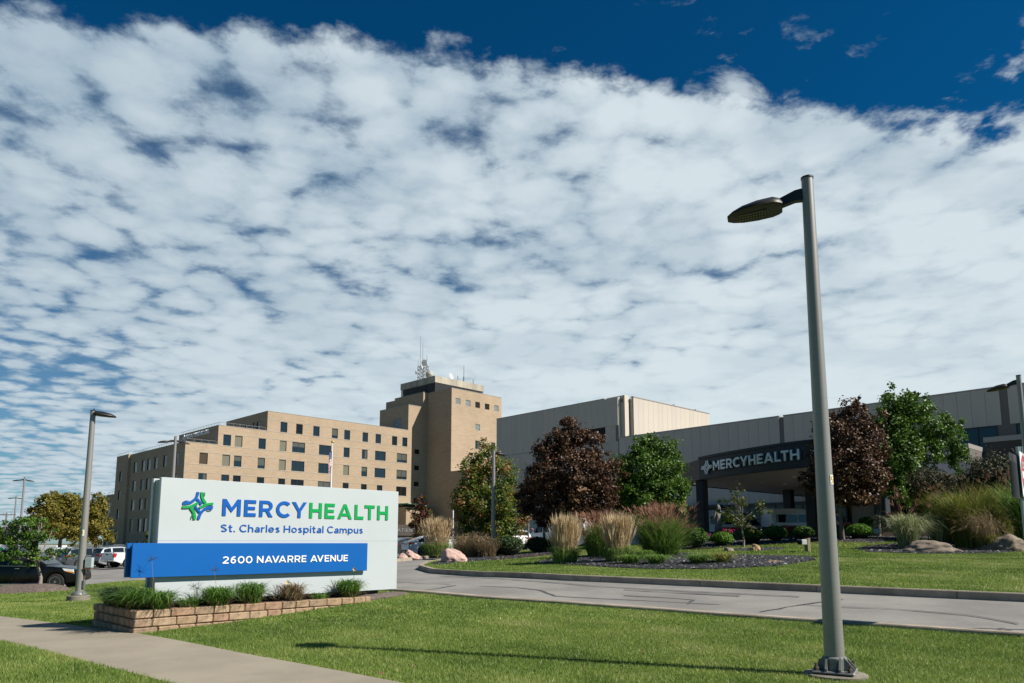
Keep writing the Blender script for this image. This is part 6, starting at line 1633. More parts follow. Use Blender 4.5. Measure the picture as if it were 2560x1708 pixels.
def leafcloud(blobs, size, seed, twig=0.0, flat=.0, edge=None):
    blobs = [tuple(b[:6]) + (int(b[6] * 1.9),) for b in blobs]; size *= .72
    """leaves gathered on many small clumps spread over each blob (cx,cy,cz,rx,ry,rz,count)"""
    g = np.random.default_rng(seed); Vs = []; Ts = []
    for (cx, cy, cz, rx, ry, rz, n) in blobs:
        nc = max(6, int(n / 48)); d = g.normal(size=(nc, 3)); d /= np.linalg.norm(d, axis=1)[:, None]
        rad = .40 + .60 * g.random(nc) ** .5; rad *= 1 + .15 * g.normal(size=nc); rad = np.where(g.random(nc) < .14, rad * 1.32, rad)
        cen = d * rad[:, None]; ct = g.normal(0, .13, nc)
        idx = g.integers(0, nc, n); sg = .095 + .075 * g.random(nc)[idx]
        p = cen[idx] + g.normal(size=(n, 3)) * sg[:, None]
        P = p * np.array([rx, ry, rz]) + np.array([cx, cy, cz])
        nrm = p * .7 + g.normal(size=(n, 3)) * .75 + np.array([0, 0, .45]); nrm /= np.linalg.norm(nrm, axis=1)[:, None]
        a = np.cross(nrm, g.normal(size=(n, 3))); a /= np.linalg.norm(a, axis=1)[:, None] + 1e-9; b = np.cross(nrm, a)
        ln = size * g.uniform(.6, 1.25, n)[:, None]
        # folded leaf: tip, two shoulders, stalk, with the midrib sunk a little
        q = np.stack([P + a * ln * .55, P + b * ln * .30 + a * ln * .05 + nrm * ln * .07, P - a * ln * .45, P - b * ln * .30 + a * ln * .05 + nrm * ln * .07], 1)
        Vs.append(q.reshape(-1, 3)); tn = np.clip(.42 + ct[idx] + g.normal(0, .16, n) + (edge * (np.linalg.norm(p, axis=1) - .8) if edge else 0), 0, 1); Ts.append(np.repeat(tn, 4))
    V = np.concatenate(Vs); n = len(V) // 4
    F = (np.arange(n)[:, None, None] * 4 + np.array([(0, 1, 2), (0, 2, 3)])[None]).reshape(-1, 3)
    return V, F, np.concatenate(Ts)
def branchset(mb, base, h0, blobs, r0, rnd, twigs=5, lean=(0, 0)):
    """trunk with limbs reaching into every blob and twigs beyond"""
    bx, by, bz = base; top = max(b[2] for b in blobs); cx = sum(b[0] for b in blobs) / len(blobs); cy = sum(b[1] for b in blobs) / len(blobs)
    n = 7; pts = []
    for i in range(n):
        t = i / (n - 1); pts.append((bx + (cx - bx) * t * t + rnd.uniform(-.05, .05) * (i > 0), by + (cy - by) * t * t + rnd.uniform(-.05, .05) * (i > 0), bz - .1 + (top - bz) * .9 * t))
    mb.tube(pts, [r0 * (1.25 if i == 0 else 1 - .8 * i / (n - 1)) for i in range(n)], 8)
    for b in blobs:
        for k in range(3):
            e = Vector((b[0] + rnd.uniform(-.6, .6) * b[3], b[1] + rnd.uniform(-.6, .6) * b[4], b[2] + rnd.uniform(-.3, .8) * b[5]))
            zf = min(max(h0 + (e.z - bz - h0) * rnd.uniform(.0, .45), h0), (top - bz) * .85); t = (zf + .1) / ((top - bz) * .9)
            s = Vector((bx + (cx - bx) * t * t, by + (cy - by) * t * t, bz + zf)); mid = s.lerp(e, .5) + Vector((rnd.uniform(-.1, .1), rnd.uniform(-.1, .1), .12 * (e - s).length))
            mb.tube([s, mid, e], [r0 * .42, r0 * .26, r0 * .07], 5, caps=False)
            for q in range(twigs):
                d = Vector((rnd.gauss(0, 1), rnd.gauss(0, 1), rnd.gauss(.4, .8))).normalized() * min(b[3], b[5]) * rnd.uniform(.5, .9); st = mid.lerp(e, rnd.random()); mb.tube([st, st + d * .6, st + d], [r0 * .1, r0 * .06, r0 * .025], 4, caps=False)
def tree(name, label, base, h0, r0, blobs, leaf, lm, bk=bark, seed=1, group=None, cat='tree', twigs=4, edge=None):
    T_ = thing(name, label, cat, base, 0, group); rnd = random.Random(seed)
    rel = [(b[0] - base[0], b[1] - base[1], b[2] - base[2]) + tuple(b[3:]) for b in blobs]
    mb = MB(); branchset(mb, (0, 0, 0), h0, rel, r0, rnd, twigs); mb.build('trunk', bk, T_, smooth=60)
    V, F, t = leafcloud(rel, leaf, seed, edge=edge); link('crown', bigmesh('crown', V, F, t), T_, lm)
    return T_
def blob(u, v, Y, ru, rv, n, dy=None):
    """crown lump seen at pixel (u, v) with pixel radii ru, rv standing at depth Y"""
    p = at(u, v, Y); k = Y / FOC * 1.01; return (p[0], p[1], p[2], ru * k, (dy or (ru + rv) / 2 * k), rv * k, n)
def gz(x, y, off=.13): return (x, y, H(x, y) + off)
def px_base(u, Y, off=.13): q = at(u, 1358, Y); return gz(q[0], q[1], off)

# reddening maple by the slim lamp
tree('maple_tree', 'green maple turning red at its twig ends behind the slim lamp post', px_base(1222, 51), 1.4, .16,
     [blob(1215, 1150, 51, 42, 42, 1300), blob(1180, 1185, 50.5, 38, 45, 1200), blob(1255, 1190, 51.5, 42, 50, 1300), blob(1175, 1250, 50.4, 44, 48, 1700), blob(1235, 1255, 50, 55, 52, 2200), blob(1285, 1280, 51, 36, 45, 1300), blob(1180, 1310, 50.6, 40, 40, 1300), blob(1240, 1325, 50.2, 55, 36, 1800)], .26, lf_fall, seed=3, edge=.55)
# dark purple maples
tree('purple_maple_tree', 'large dark purple maple with bronze tips above the tan grasses', px_base(1437, 44), 1.9, .17,
     [blob(1420, 1088, 44, 44, 34, 1300), blob(1372, 1130, 44, 44, 40, 1500), blob(1462, 1125, 44, 44, 42, 1500), blob(1355, 1185, 44, 36, 38, 1100), blob(1420, 1180, 43.3, 72, 55, 3200), blob(1500, 1190, 44, 46, 50, 1900), blob(1405, 1245, 43.4, 66, 42, 2300), blob(1490, 1250, 44, 55, 45, 2000), blob(1425, 1060, 44.3, 20, 18, 250), blob(1380, 1280, 43.8, 45, 22, 900), blob(1470, 1285, 43.8, 50, 22, 900)], .25, lf_maroon, seed=5, edge=.5)
tree('purple_maple_tree', 'smaller forked purple tree tucked against the large dark one', px_base(1364, 46.5), 1.5, .10,
     [blob(1345, 1225, 46.5, 45, 28, 1300), blob(1320, 1240, 46.5, 30, 22, 700), blob(1350, 1270, 46, 46, 26, 1300), blob(1375, 1290, 46.4, 42, 24, 900)], .24, lf_maroon, seed=6, edge=.4)
# green trees
tree('green_tree', 'leafy bright green tree beside the large dark purple maple', px_base(1645, 46), 1.6, .14,
     [blob(1605, 1125, 46, 40, 32, 1100), blob(1655, 1130, 46, 45, 36, 1400), blob(1590, 1175, 45.6, 58, 45, 2300), blob(1660, 1185, 45.6, 56, 50, 2600), blob(1565, 1215, 46, 45, 40, 1500), blob(1620, 1235, 45.3, 70, 42, 2600), blob(1690, 1235, 46, 30, 36, 800), blob(1600, 1275, 45.6, 60, 35, 1700), blob(1670, 1280, 46, 45, 30, 900), blob(1620, 1100, 46.2, 12, 20, 120), blob(1545, 1250, 46.2, 30, 40, 800)], .25, lf_green, seed=8)
tree('purple_maple_tree', 'dark bronze purple tree just past the tall aluminium post', px_base(2107, 37), 2.0, .12,
     [blob(2130, 1050, 37, 45, 40, 1500), blob(2085, 1090, 37, 48, 48, 1700), blob(2160, 1105, 37, 48, 55, 2000), blob(2060, 1150, 37, 42, 50, 1400), blob(2120, 1165, 36.5, 70, 58, 3000), blob(2175, 1190, 37, 40, 50, 1400), blob(2095, 1220, 36.7, 60, 36, 1700), blob(2030, 1195, 37, 32, 26, 600), blob(2155, 1235, 37, 42, 30, 900), blob(2152, 1005, 37.2, 14, 18, 130)], .22, lf_maroon, seed=9, edge=.5)
tree('green_tree', 'tall green tree in front of the big window of the panelled wing', px_base(2196, 40, 0), 2.2, .14,
     [blob(2230, 1015, 40, 36, 36, 1100), blob(2290, 1020, 40, 40, 38, 1300), blob(2215, 1075, 40, 50, 48, 1900), blob(2290, 1080, 40, 60, 50, 2500), blob(2370, 1085, 40, 36, 40, 1000), blob(2240, 1140, 39.5, 60, 52, 2500), blob(2310, 1125, 40, 45, 40, 1300), blob(2215, 1200, 39.7, 55, 46, 2000), blob(2265, 1215, 40, 30, 40, 900), blob(2385, 1140, 40.2, 26, 42, 700), blob(2175, 1150, 40, 30, 45, 800), blob(2290, 990, 40.1, 12, 14, 100), blob(2220, 995, 40.1, 14, 12, 120)], .235, lf_green, seed=10)
tree('young_tree', 'thin young tree with sparse yellow green leaves near the statue', px_base(1858, 35.5), 1.05, .055,
     [blob(1836, 1228, 35.4, 16, 18, 70), blob(1830, 1262, 35.4, 28, 24, 170), blob(1852, 1250, 35.6, 26, 26, 150), blob(1818, 1285, 35.3, 24, 22, 150), blob(1850, 1290, 35.3, 34, 24, 230), blob(1900, 1268, 35.8, 26, 22, 150), blob(1880, 1322, 35.6, 22, 14, 110), blob(1835, 1312, 35.2, 24, 14, 110)], .15, lf_yellow if False else leafmat('young_leaf', [(.035,.06,.010),(.07,.10,.018),(.12,.15,.03),(.24,.15,.03)], .5, .3), barkg, seed=11, twigs=3)
tree('young_tree', 'small reddening tree before the green glazed porch of the brick tower', px_base(1056, 74, 0), 1.0, .10,
     [blob(1052, 1250, 74, 13, 14, 260), blob(1045, 1280, 74, 20, 20, 500), blob(1068, 1285, 74, 18, 20, 450), blob(1056, 1312, 73.7, 26, 20, 800), blob(1060, 1340, 73.7, 28, 16, 700), blob(1035, 1305, 74, 12, 16, 200)], .32, lf_red, seed=12)
# left side
MT = (-20.9, 32.5)
tree('young_tree', 'small crooked tree on a mulch mound in front of the black SUV', gz(MT[0], MT[1], .25), 1.0, .085,
     [blob(58, 1318, 32.6, 50, 24, 420), blob(20, 1335, 32.6, 30, 22, 260), blob(100, 1330, 32.6, 40, 24, 330), blob(90, 1300, 32.7, 34, 16, 200), blob(40, 1360, 32.4, 46, 16, 260), blob(110, 1385, 32.3, 46, 18, 300), blob(48, 1395, 32.2, 50, 20, 380), blob(8, 1390, 32.4, 28, 20, 220), blob(75, 1345, 32.4, 40, 22, 300)], .17, lf_green, barkg, seed=14, twigs=7)
mm = sheet('mulch_mound', MULCH_L, .04, mulchm, .35, dome=.32)
tree('yellowing_tree', 'broad yellow green tree beyond the parked cars', px_base(150, 96, 0), 2.2, .3,
     [blob(125, 1255, 96, 30, 24, 1100), blob(168, 1258, 96, 34, 26, 1300), blob(105, 1285, 96, 32, 24, 1100), blob(150, 1290, 95, 52, 34, 2600), blob(192, 1290, 96, 34, 40, 1700), blob(110, 1320, 95.5, 40, 26, 1400), blob(165, 1325, 95.3, 48, 26, 1700), blob(205, 1330, 96, 26, 28, 800)], .46, lf_yellow, seed=15)
tree('yellowing_tree', 'yellow green tree between the lamp post and the shaded brick face', px_base(240, 99, 0), 2.0, .28,
     [blob(238, 1262, 99, 26, 26, 1100), blob(245, 1300, 98.5, 30, 34, 1700), blob(225, 1330, 98.7, 26, 26, 1000), blob(252, 1340, 99, 22, 22, 700), blob(218, 1290, 99, 16, 30, 600)], .46, lf_yellow, seed=16)
tree('young_tree', 'small leafy tree peeping out beside the silver sign edge', px_base(372, 30, 0), .8, .05,
     [blob(376, 1340, 30, 12, 14, 260), blob(370, 1362, 30, 13, 12, 240), blob(382, 1325, 30, 6, 8, 60)], .13, leafmat('lime_leaf', [(.06,.09,.012),(.11,.15,.02),(.18,.2,.03)], .5, .3), seed=17)
for i, (u, Y, rw, rh, lab) in enumerate(((8, 118, 26, 20, 'dark green tree crown at the foot of the utility pole'), (42, 112, 20, 26, 'dark tree behind the smaller two headed lamp'))):
    tree('distant_tree', lab, px_base(u, Y, 0), 1.5, .22, [blob(u, 1358 - rh, Y, rw, rh, 1300), blob(u + 14, 1350 - rh * .3, Y, rw, rh * .8, 900)], .5, lf_dgreen, seed=18 + i, group=None)
# dark bushes by the panelled wing
for i, (u, v, Y, ru, rv, n, lab) in enumerate(((2495, 1190, 35, 75, 55, 3600, 'big brown green bush behind the no entry sign'), (2330, 1210, 37, 46, 42, 1800, 'dusty olive bush below the panelled bay of the wing'))):
    b_ = px_base(u, Y, 0); bl = [blob(u, v, Y, ru, rv, n), blob(u - ru * .5, v + rv * .4, Y, ru * .6, rv * .6, n // 3), blob(u + ru * .4, v + rv * .7, Y, ru * .7, rv * .6, n // 3), blob(u - ru * .1, v + rv * 1.2, Y, ru * .6, rv * .6, n // 3)]
    tree('large_bush', lab, b_, .3, .09, bl, .17, leafmat('dusty_leaf', [(0.0234, 0.0286, 0.013), (0.0455, 0.052, 0.0234), (0.078, 0.078, 0.039), (0.13, 0.1235, 0.078)], .6, .2), seed=20 + i, cat='bush')

# ------------------------------------------------------------------ clipped box balls and scrub
def shrub(name, label, base, rx, rz, n, leaf, lm, seed, group=None, cat='shrub', ry=None, dense=True):
    S_ = thing(name, label, cat, base, 0, group); ry = ry or rx
    g = np.random.default_rng(seed); d = g.normal(size=(n, 3)); d[:, 2] = np.abs(d[:, 2]) * 1.0 - .35 * (g.random(n)); d /= np.linalg.norm(d, axis=1)[:, None]
    r = (1 - .20 * g.random(n) ** 2) * (1 + .05 * np.sin(d[:, 0] * 9 + seed) * np.cos(d[:, 1] * 8) + .03 * g.normal(size=n))
    if not dense: r *= 1 - .35 * g.random(n)
    P = d * r[:, None] * np.array([rx, ry, rz]) + np.array([0, 0, rz * .92])
    P[:, 2] = np.maximum(P[:, 2], .02)
    nrm = d * .9 + g.normal(size=(n, 3)) * .6; nrm /= np.linalg.norm(nrm, axis=1)[:, None]; a = np.cross(nrm, g.normal(size=(n, 3))); a /= np.linalg.norm(a, axis=1)[:, None]; b = np.cross(nrm, a)
    ln = leaf * g.uniform(.6, 1.3, n)[:, None]
    V = np.stack([P + a * ln * .55, P + b * ln * .28 + nrm * ln * .06, P - a * ln * .45, P - b * ln * .28 + nrm * ln * .06], 1).reshape(-1, 3)
    F = (np.arange(n)[:, None, None] * 4 + np.array([(0, 1, 2), (0, 2, 3)])[None]).reshape(-1, 3)
    t = np.repeat(np.clip(g.normal(.45, .2, n), 0, 1), 4)
    link('foliage', bigmesh('foliage', V, F, t), S_, lm)
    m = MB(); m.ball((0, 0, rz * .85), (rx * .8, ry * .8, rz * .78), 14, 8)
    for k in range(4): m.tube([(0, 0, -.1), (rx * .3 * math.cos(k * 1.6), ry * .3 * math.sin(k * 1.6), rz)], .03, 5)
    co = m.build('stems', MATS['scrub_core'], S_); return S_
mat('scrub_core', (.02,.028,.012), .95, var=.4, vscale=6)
for i, (u, Y, ru, rv, lm_, lab) in enumerate((
        (1740, 37.0, 30, 27, lf_box, 'rounded dark boxwood by the maroon plumed grass, before the red geraniums'), (1716, 38.5, 20, 23, lf_box, 'boxwood squeezed against the maroon plumed grass'),
        (1806, 37.2, 26, 19, lf_bright, 'bright lime boxwood ball in front of the stone statue'), (1879, 38.4, 30, 22, lf_box, 'broad boxwood ball behind the thin young tree trunk'),
        (1940, 39.2, 27, 20, lf_box, 'boxwood ball standing alone right of the thin young tree'), (2010, 39.4, 25, 17, lf_box, 'boxwood ball behind the short timber light post'),
        (2092, 38.0, 15, 14, lf_box, 'small boxwood peeking out past the tall aluminium post'), (2150, 37.6, 30, 20, lf_bright, 'bright boxwood mound between the purple tree trunk and the floodlight'),
        (2170, 41.8, 20, 16, lf_box, 'clipped evergreen above the brown planter wall by the purple tree'))):
    k = Y / FOC; b_ = px_base(u, Y, .12 if i < 8 else .55); shrub('boxwood', lab, b_, ru * k, rv * k, 3200, .085, lm_, 40 + i, 'boxwoods along the planter wall')
for i, (u, Y, ru, rv, n, lm_, lab) in enumerate(((1272, 41, 40, 27, 2600, lf_dgreen, 'low dark hedge under the slim lamp post'), (1232, 41.5, 36, 24, 2200, lf_brown, 'brownish scrub beside the slim lamp post base'),
        (1345, 45.5, 34, 22, 2400, lf_dgreen, 'dark clipped shrub under the small purple tree'), (1385, 46, 26, 18, 1500, lf_dgreen, 'dark shrub below the white van windscreen'))):
    k = Y / FOC; b_ = px_base(u, Y, .12); shrub('hedge_shrub', lab, b_, ru * k, rv * k, n, .12, lm_, 60 + i, dense=False)

# ------------------------------------------------------------------ grasses
gb_green = leafmat('reed_green', [(0.054, 0.108, 0.0216), (0.099, 0.198, 0.036), (0.162, 0.279, 0.054), (0.27, 0.342, 0.09)], .5, .3)
gb_dark = leafmat('lily_green', [(0.0375, 0.0875, 0.0125), (0.075, 0.1625, 0.0225), (0.125, 0.2375, 0.0375), (0.2125, 0.3, 0.0625)], .4, .25)
gb_tan = leafmat('straw', [(0.275, 0.1925, 0.1031), (0.44, 0.3231, 0.1787), (0.5912, 0.4537, 0.275), (0.715, 0.5775, 0.3712)], .7, .25)
gb_rose = leafmat('maroon_plume', [(0.1625, 0.075, 0.05), (0.275, 0.1313, 0.0875), (0.3875, 0.2, 0.1375), (0.475, 0.3, 0.2)], .75, .25)
gb_var = leafmat('variegated', [(0.099, 0.132, 0.0495), (0.22, 0.264, 0.11), (0.418, 0.44, 0.242), (0.55, 0.55, 0.363)], .5, .3)
gb_olive = leafmat('olive_reed', [(0.081, 0.0972, 0.0194), (0.162, 0.1944, 0.0324), (0.2592, 0.2754, 0.0568), (0.4212, 0.3564, 0.1296)], .5, .3)
gb_dry = leafmat('dry_brown', [(0.078, 0.0585, 0.0325), (0.169, 0.1235, 0.065), (0.273, 0.2015, 0.1105), (0.39, 0.299, 0.182)], .7, .25)
def ribbons(n, base_r, hgt, spread, wid, droop, seed, seg=5, lean=(0, 0), tmean=.45, zpow=1.0, hvar=.3):
    g = np.random.default_rng(seed); a = g.uniform(0, 2 * PI, n); rb_ = base_r * np.sqrt(g.random(n)); h = hgt * (1 - hvar + 2 * hvar * g.random(n) * .8); sp = spread * g.uniform(.15, 1.1, n)
    aa = a + g.normal(0, .5, n); b2 = g.uniform(0, 2 * PI, n)
    bx, by = rb_ * np.cos(b2), rb_ * np.sin(b2)
    t = np.linspace(0, 1, seg)[None, :]; dr = (droop * g.uniform(.5, 1.3, n))[:, None]
    rad = sp[:, None] * (t ** 1.6); z = h[:, None] * (t * (1 + dr * .35) - dr * t ** 3 * .9)
    X = bx[:, None] + rad * np.cos(aa)[:, None] + lean[0] * t ** 2 * h[:, None]; Y = by[:, None] + rad * np.sin(aa)[:, None] + lean[1] * t ** 2 * h[:, None]
    w = (wid * g.uniform(.7, 1.3, n))[:, None] * np.clip(1.05 - t ** 2.2, .06, 1); fa = aa + PI / 2 + g.normal(0, .6, n)
    wx, wy = np.cos(fa)[:, None] * w, np.sin(fa)[:, None] * w
    Lf = np.stack([X - wx, Y - wy, z], -1); Rt = np.stack([X + wx, Y + wy, z], -1); V = np.stack([Lf, Rt], 2).reshape(n, seg * 2, 3)
    q = np.array([(2 * i, 2 * i + 1, 2 * i + 3, 2 * i + 2) for i in range(seg - 1)]); F = (np.arange(n)[:, None, None] * seg * 2 + q[None]).reshape(-1, 4)
    T_ = np.repeat(np.clip(g.normal(tmean, .2, n), 0, 1), seg * 2)
    return V.reshape(-1, 3), F, T_, np.stack([X[:, -1], Y[:, -1], z[:, -1]], -1), np.stack([X[:, -1] - X[:, -2], Y[:, -1] - Y[:, -2], z[:, -1] - z[:, -2]], -1)
def plumes(tips, dirs, ln, wid, strands, fan, seed, tmean=.5):
    g = np.random.default_rng(seed); n = len(tips); d = dirs / (np.linalg.norm(dirs, axis=1)[:, None] + 1e-9); V = []; T_ = []
    for k in range(strands):
        dd = d + g.normal(0, fan, (n, 3)); dd /= np.linalg.norm(dd, axis=1)[:, None]; l = ln * g.uniform(.6, 1.2, n)[:, None]
        a = g.uniform(0, 2 * PI, n); s = np.stack([np.cos(a), np.sin(a), 0 * a], -1) * wid
        p0 = tips - d * ln * .25; p1 = p0 + dd * l * .5; p2 = p0 + dd * l - np.array([0, 0, 1]) * fan * l * .25
        V.append(np.stack([p0, p1 + s, p2, p1 - s], 1)); T_.append(np.repeat(np.clip(g.normal(tmean, .2, n), 0, 1), 4))
    V = np.concatenate(V).reshape(-1, 3); m = len(V) // 4; return V, np.arange(m * 4).reshape(-1, 4), np.concatenate(T_)
def clump(name, label, base, foliage, plume=None, group=None, cat='grass clump', seed=1):
    C_ = thing(name, label, cat, base, 0, group)
    for i, (nm, lm, kw) in enumerate(foliage):
        V, F, t, tips, dirs = ribbons(seed=seed * 10 + i, **kw); link(nm, bigmesh(nm, V, F, t), C_, lm)
    if plume:
        nm, lm, kw, pk = plume; V, F, t, tips, dirs = ribbons(seed=seed * 10 + 7, **kw); V2, F2, t2 = plumes(tips, dirs, seed=seed, **pk)
        V_, F_, T_ = join([(V, F, t), (V2, F2, t2)]); link(nm, bigmesh(nm, V_, F_, T_), C_, lm)
    return C_
def feather(u, Y, wpx, hpx, label, seed, n=330, group='tan feather grass clumps'):
    k = Y / FOC; w = wpx * k; h = hpx * k; b_ = px_base(u, Y, .12)
    clump('feather_grass', label, b_, [('blades', gb_green, dict(n=1000, base_r=w * .38, hgt=h * .50, spread=w * .50, wid=.011, droop=.85, tmean=.6))],
          ('plumes', gb_tan, dict(n=int(n * 1.7), base_r=w * .36, hgt=h * .74, spread=w * .22, wid=.006, droop=.03, seg=3, tmean=.55, hvar=.40), dict(ln=.62, wid=.014, strands=3, fan=.055, tmean=.62)), group, seed=seed)
feather(1412, 29.8, 78, 110, 'tan feather grass clump below the large dark purple maple', 1)
feather(1545, 28.9, 80, 108, 'tan feather grass clump between the two maroon plumed grasses', 2)
feather(1092, 49.0, 82, 92, 'tall tan feather grass clump over the white sedan bonnet', 3, 420)
feather(1150, 52.0, 40, 70, 'thin wispy feather grass beside the white marker pole', 8, 90)
def maiden(u, Y, wpx, hpx, label, seed, n=900):
    k = Y / FOC; w = wpx * k; h = hpx * k; b_ = px_base(u, Y, .12)
    clump('maiden_grass', label, b_, [('blades', gb_green, dict(n=int(n * 2), base_r=w * .25, hgt=h * .66, spread=w * .58, wid=.012, droop=.55, tmean=.6, hvar=.6))],
          ('plumes', gb_rose, dict(n=300, base_r=w * .24, hgt=h * .72, spread=w * .42, wid=.005, droop=.15, seg=4, tmean=.5, hvar=.42), dict(ln=.38, wid=.009, strands=7, fan=.22, tmean=.6)), 'maroon plumed grasses', seed=seed)
maiden(1500, 33.5, 125, 128, 'maroon plumed green grass behind the tan clumps', 4)
maiden(1652, 31.3, 155, 150, 'largest maroon plumed grass, in front of the bright green tree', 5, 1300)
k = 30.5 / FOC
clump('striped_grass', 'pale cream striped grass fountain above the flat fieldstone', px_base(2270, 31.3, .12), [('blades', gb_var, dict(n=950, base_r=.35, hgt=1.95, spread=1.25, wid=.013, droop=.85, seg=6, tmean=.5, hvar=.3))], ('plumes', gb_rose, dict(n=14, base_r=.2, hgt=2.4, spread=.8, wid=.005, droop=.2, seg=4), dict(ln=.34, wid=.007, strands=9, fan=.28)), 'cream striped grasses', seed=11)
clump('striped_grass', 'slimmer cream striped grass next to the long olive grass', px_base(2345, 32.5, .12), [('blades', gb_var, dict(n=420, base_r=.25, hgt=1.9, spread=.75, wid=.012, droop=.75, seg=6, tmean=.35))], ('plumes', gb_rose, dict(n=6, base_r=.2, hgt=2.3, spread=.5, wid=.005, droop=.2, seg=4), dict(ln=.3, wid=.007, strands=9, fan=.28)), 'cream striped grasses', seed=12)
for i, (u, Y, h_, sp, n, lab, lm_) in enumerate(((2420, 32.0, 3.0, 1.6, 1300, 'broad long olive grass between striped grass and tan grass', gb_olive), (2500, 33.5, 3.2, 1.6, 1200, 'tall olive grass rising behind the no entry post', gb_olive), (2580, 31.0, 3.3, 1.4, 1000, 'green reed grass at the photo edge past the no entry post', gb_green), (2370, 35.5, 2.8, 1.4, 800, 'olive grass tops just left of the brown green bush', gb_olive))):
    clump('olive_grass', lab, px_base(u, Y, .12), [('blades', lm_, dict(n=n, base_r=.5, hgt=h_, spread=sp, wid=.011, droop=.6, seg=6, tmean=.42, lean=(-.10, 0)))], ('plumes', gb_rose if i % 2 else gb_dry, dict(n=60, base_r=.4, hgt=h_ * 1.0, spread=sp * .7, wid=.004, droop=.3, seg=4), dict(ln=.3, wid=.006, strands=5, fan=.2)), 'long olive grasses', seed=20 + i)
clump('feather_grass', 'arching tan grass tuft leaning over the roadside slate bed', px_base(2472, 30.2, .12), [('blades', gb_olive, dict(n=500, base_r=.3, hgt=.9, spread=.7, wid=.009, droop=.8, tmean=.5))], ('plumes', gb_dry, dict(n=330, base_r=.35, hgt=1.9, spread=1.0, wid=.005, droop=.65, seg=6, tmean=.6, lean=(-.12, 0)), dict(ln=.35, wid=.008, strands=3, fan=.08)), 'tan feather grass clumps', seed=31)
for i, (u, Y, w_, lab) in enumerate(((1575, 27.4, .62, 'low strappy grass spilling over slate below the second tan clump'), (1640, 26.8, .55, 'low strappy grass between the tan clump and the flat stones'), (1745, 26.2, .6, 'low strappy grass tuft drooping over the slate alone'), (1800, 26.3, .58, 'low yellowing strappy grass next to the flat tan stone'), (1610, 30.0, .4, 'short green tuft at the foot of the largest plumed grass'))):
    clump('strappy_grass', lab, px_base(u, Y, .12), [('blades', gb_green if i != 3 else gb_olive, dict(n=620, base_r=.26, hgt=.50, spread=w_ * 1.25, wid=.013, droop=1.05, seg=6, tmean=.6))], None, 'low strappy grasses', seed=40 + i)
for i, (u, Y, h_, lab) in enumerate(((1185, 40.5, 1.25, 'dry brown ornamental scrub behind the big pink boulder'), (1215, 40.0, 1.0, 'dry bronze grasses next to the dark hedge'), (1165, 41.5, 1.1, 'wispy dry grass left of the brown scrub'))):
    clump('dry_grass', lab, px_base(u, Y, .12), [('blades', gb_dry, dict(n=600, base_r=.55, hgt=h_, spread=.6, wid=.010, droop=.4, tmean=.5))], ('seed_heads', gb_dry, dict(n=200, base_r=.5, hgt=h_ * 1.05, spread=.6, wid=.005, droop=.2, seg=4), dict(ln=.2, wid=.012, strands=4, fan=.3)), None, seed=50 + i)
# tall leafy stems before the wing
def leafy_stems(name, label, base, n, h, lm, seed, spread):
    S_ = thing(name, label, 'plant', base); g = np.random.default_rng(seed); m = MB(); bl = []
    V = []; T_ = []
    for i in range(n):
        x, y = g.uniform(-spread, spread), g.uniform(-.4, .4); hh = h * g.uniform(.7, 1.1); lx = g.normal(0, .08)
        m.tube([(x, y, 0), (x + lx * .5, y, hh * .5), (x + lx, y, hh)], [.014, .011, .005], 4, caps=False)
        for k in range(15):
            t = .25 + .75 * k / 14; a = k * PI / 2 + g.normal(0, .3); l = .17 * (1.1 - t * .5)
            c = np.array([x + lx * t, y, hh * t]); d = np.array([math.cos(a), math.sin(a), .35]); s = np.array([-math.sin(a), math.cos(a), .1]) * l * .3
            V.append([c, c + d * l * .5 + s, c + d * l, c + d * l * .5 - s]); T_ += [g.uniform(.2, .9)] * 4
    m.build('stems', bark, S_); V = np.array(V).reshape(-1, 3); link('leaves', bigmesh('leaves', V, np.arange(len(V)).reshape(-1, 4), T_), S_, lm); return S_
lf_mw = leafmat('milkweed_leaf', [(.03,.07,.025),(.06,.13,.045),(.10,.19,.07)], .5, .3)
leafy_stems('leafy_plant', 'upright leafy green stems before the dark wing bay', px_base(2405, 36.5, .1), 16, 2.75, lf_mw, 1, .75); leafy_stems('leafy_plant', 'leafy green stems in front of the brown green bush', px_base(2470, 36.5, .1), 9, 2.8, lf_mw, 2, .45); leafy_stems('leafy_plant', 'shadowed leafy stems behind the striped grass', px_base(2320, 37, .1), 12, 2.6, lf_mw, 3, .8)
# daylilies in the block planter
def lily(s, t, h_, sp, n, label, seed, lean=(-.05, -.1), lm=gb_dark, dry=60):
    p = VA * s + VB * t; return clump('daylily', label, (p[0], p[1], .37), [('blades', lm, dict(n=n, base_r=.16, hgt=h_, spread=sp, wid=.0085, droop=.95, seg=7, tmean=.5, hvar=.35, lean=lean)), ('dry_blades', gb_dry, dict(n=dry, base_r=.2, hgt=h_ * .6, spread=sp, wid=.006, droop=1.1, seg=6))], None, 'daylilies in the block planter', 'daylily', seed)
lily(4.78, 14.15, 0.56, 0.68, 630, 'spreading daylily at the corner of the block planter', 70, (-.12, -.2)); lily(5.0, 13.85, 0.49, 0.55, 495, 'daylily hanging over the planter front near its corner', 71, (.05, -.2)); lily(4.7, 15.35, .50, .55, 420, 'daylily at the far end of the planter return by the sidewalk', 79)
lily(4.72, 14.75, 0.52, 0.55, 450, 'daylily at the back of the planter, left of the sign', 72)
lily(6.05, 13.85, 0.52, 0.51, 570, 'daylily under the start of the white address lettering', 73); lily(6.75, 13.9, 0.58, 0.51, 630, 'tallest daylily clump, below the middle of the blue panel', 74)
l5 = lily(7.65, 13.92, 0.52, 0.46, 390, 'browning daylily with a single yellow flower at mid panel', 75, lm=gb_dry, dry=200); l6 = lily(9.05, 13.95, 0.56, 0.44, 630, 'daylily with a yellow bloom at the right end of the planter', 76)
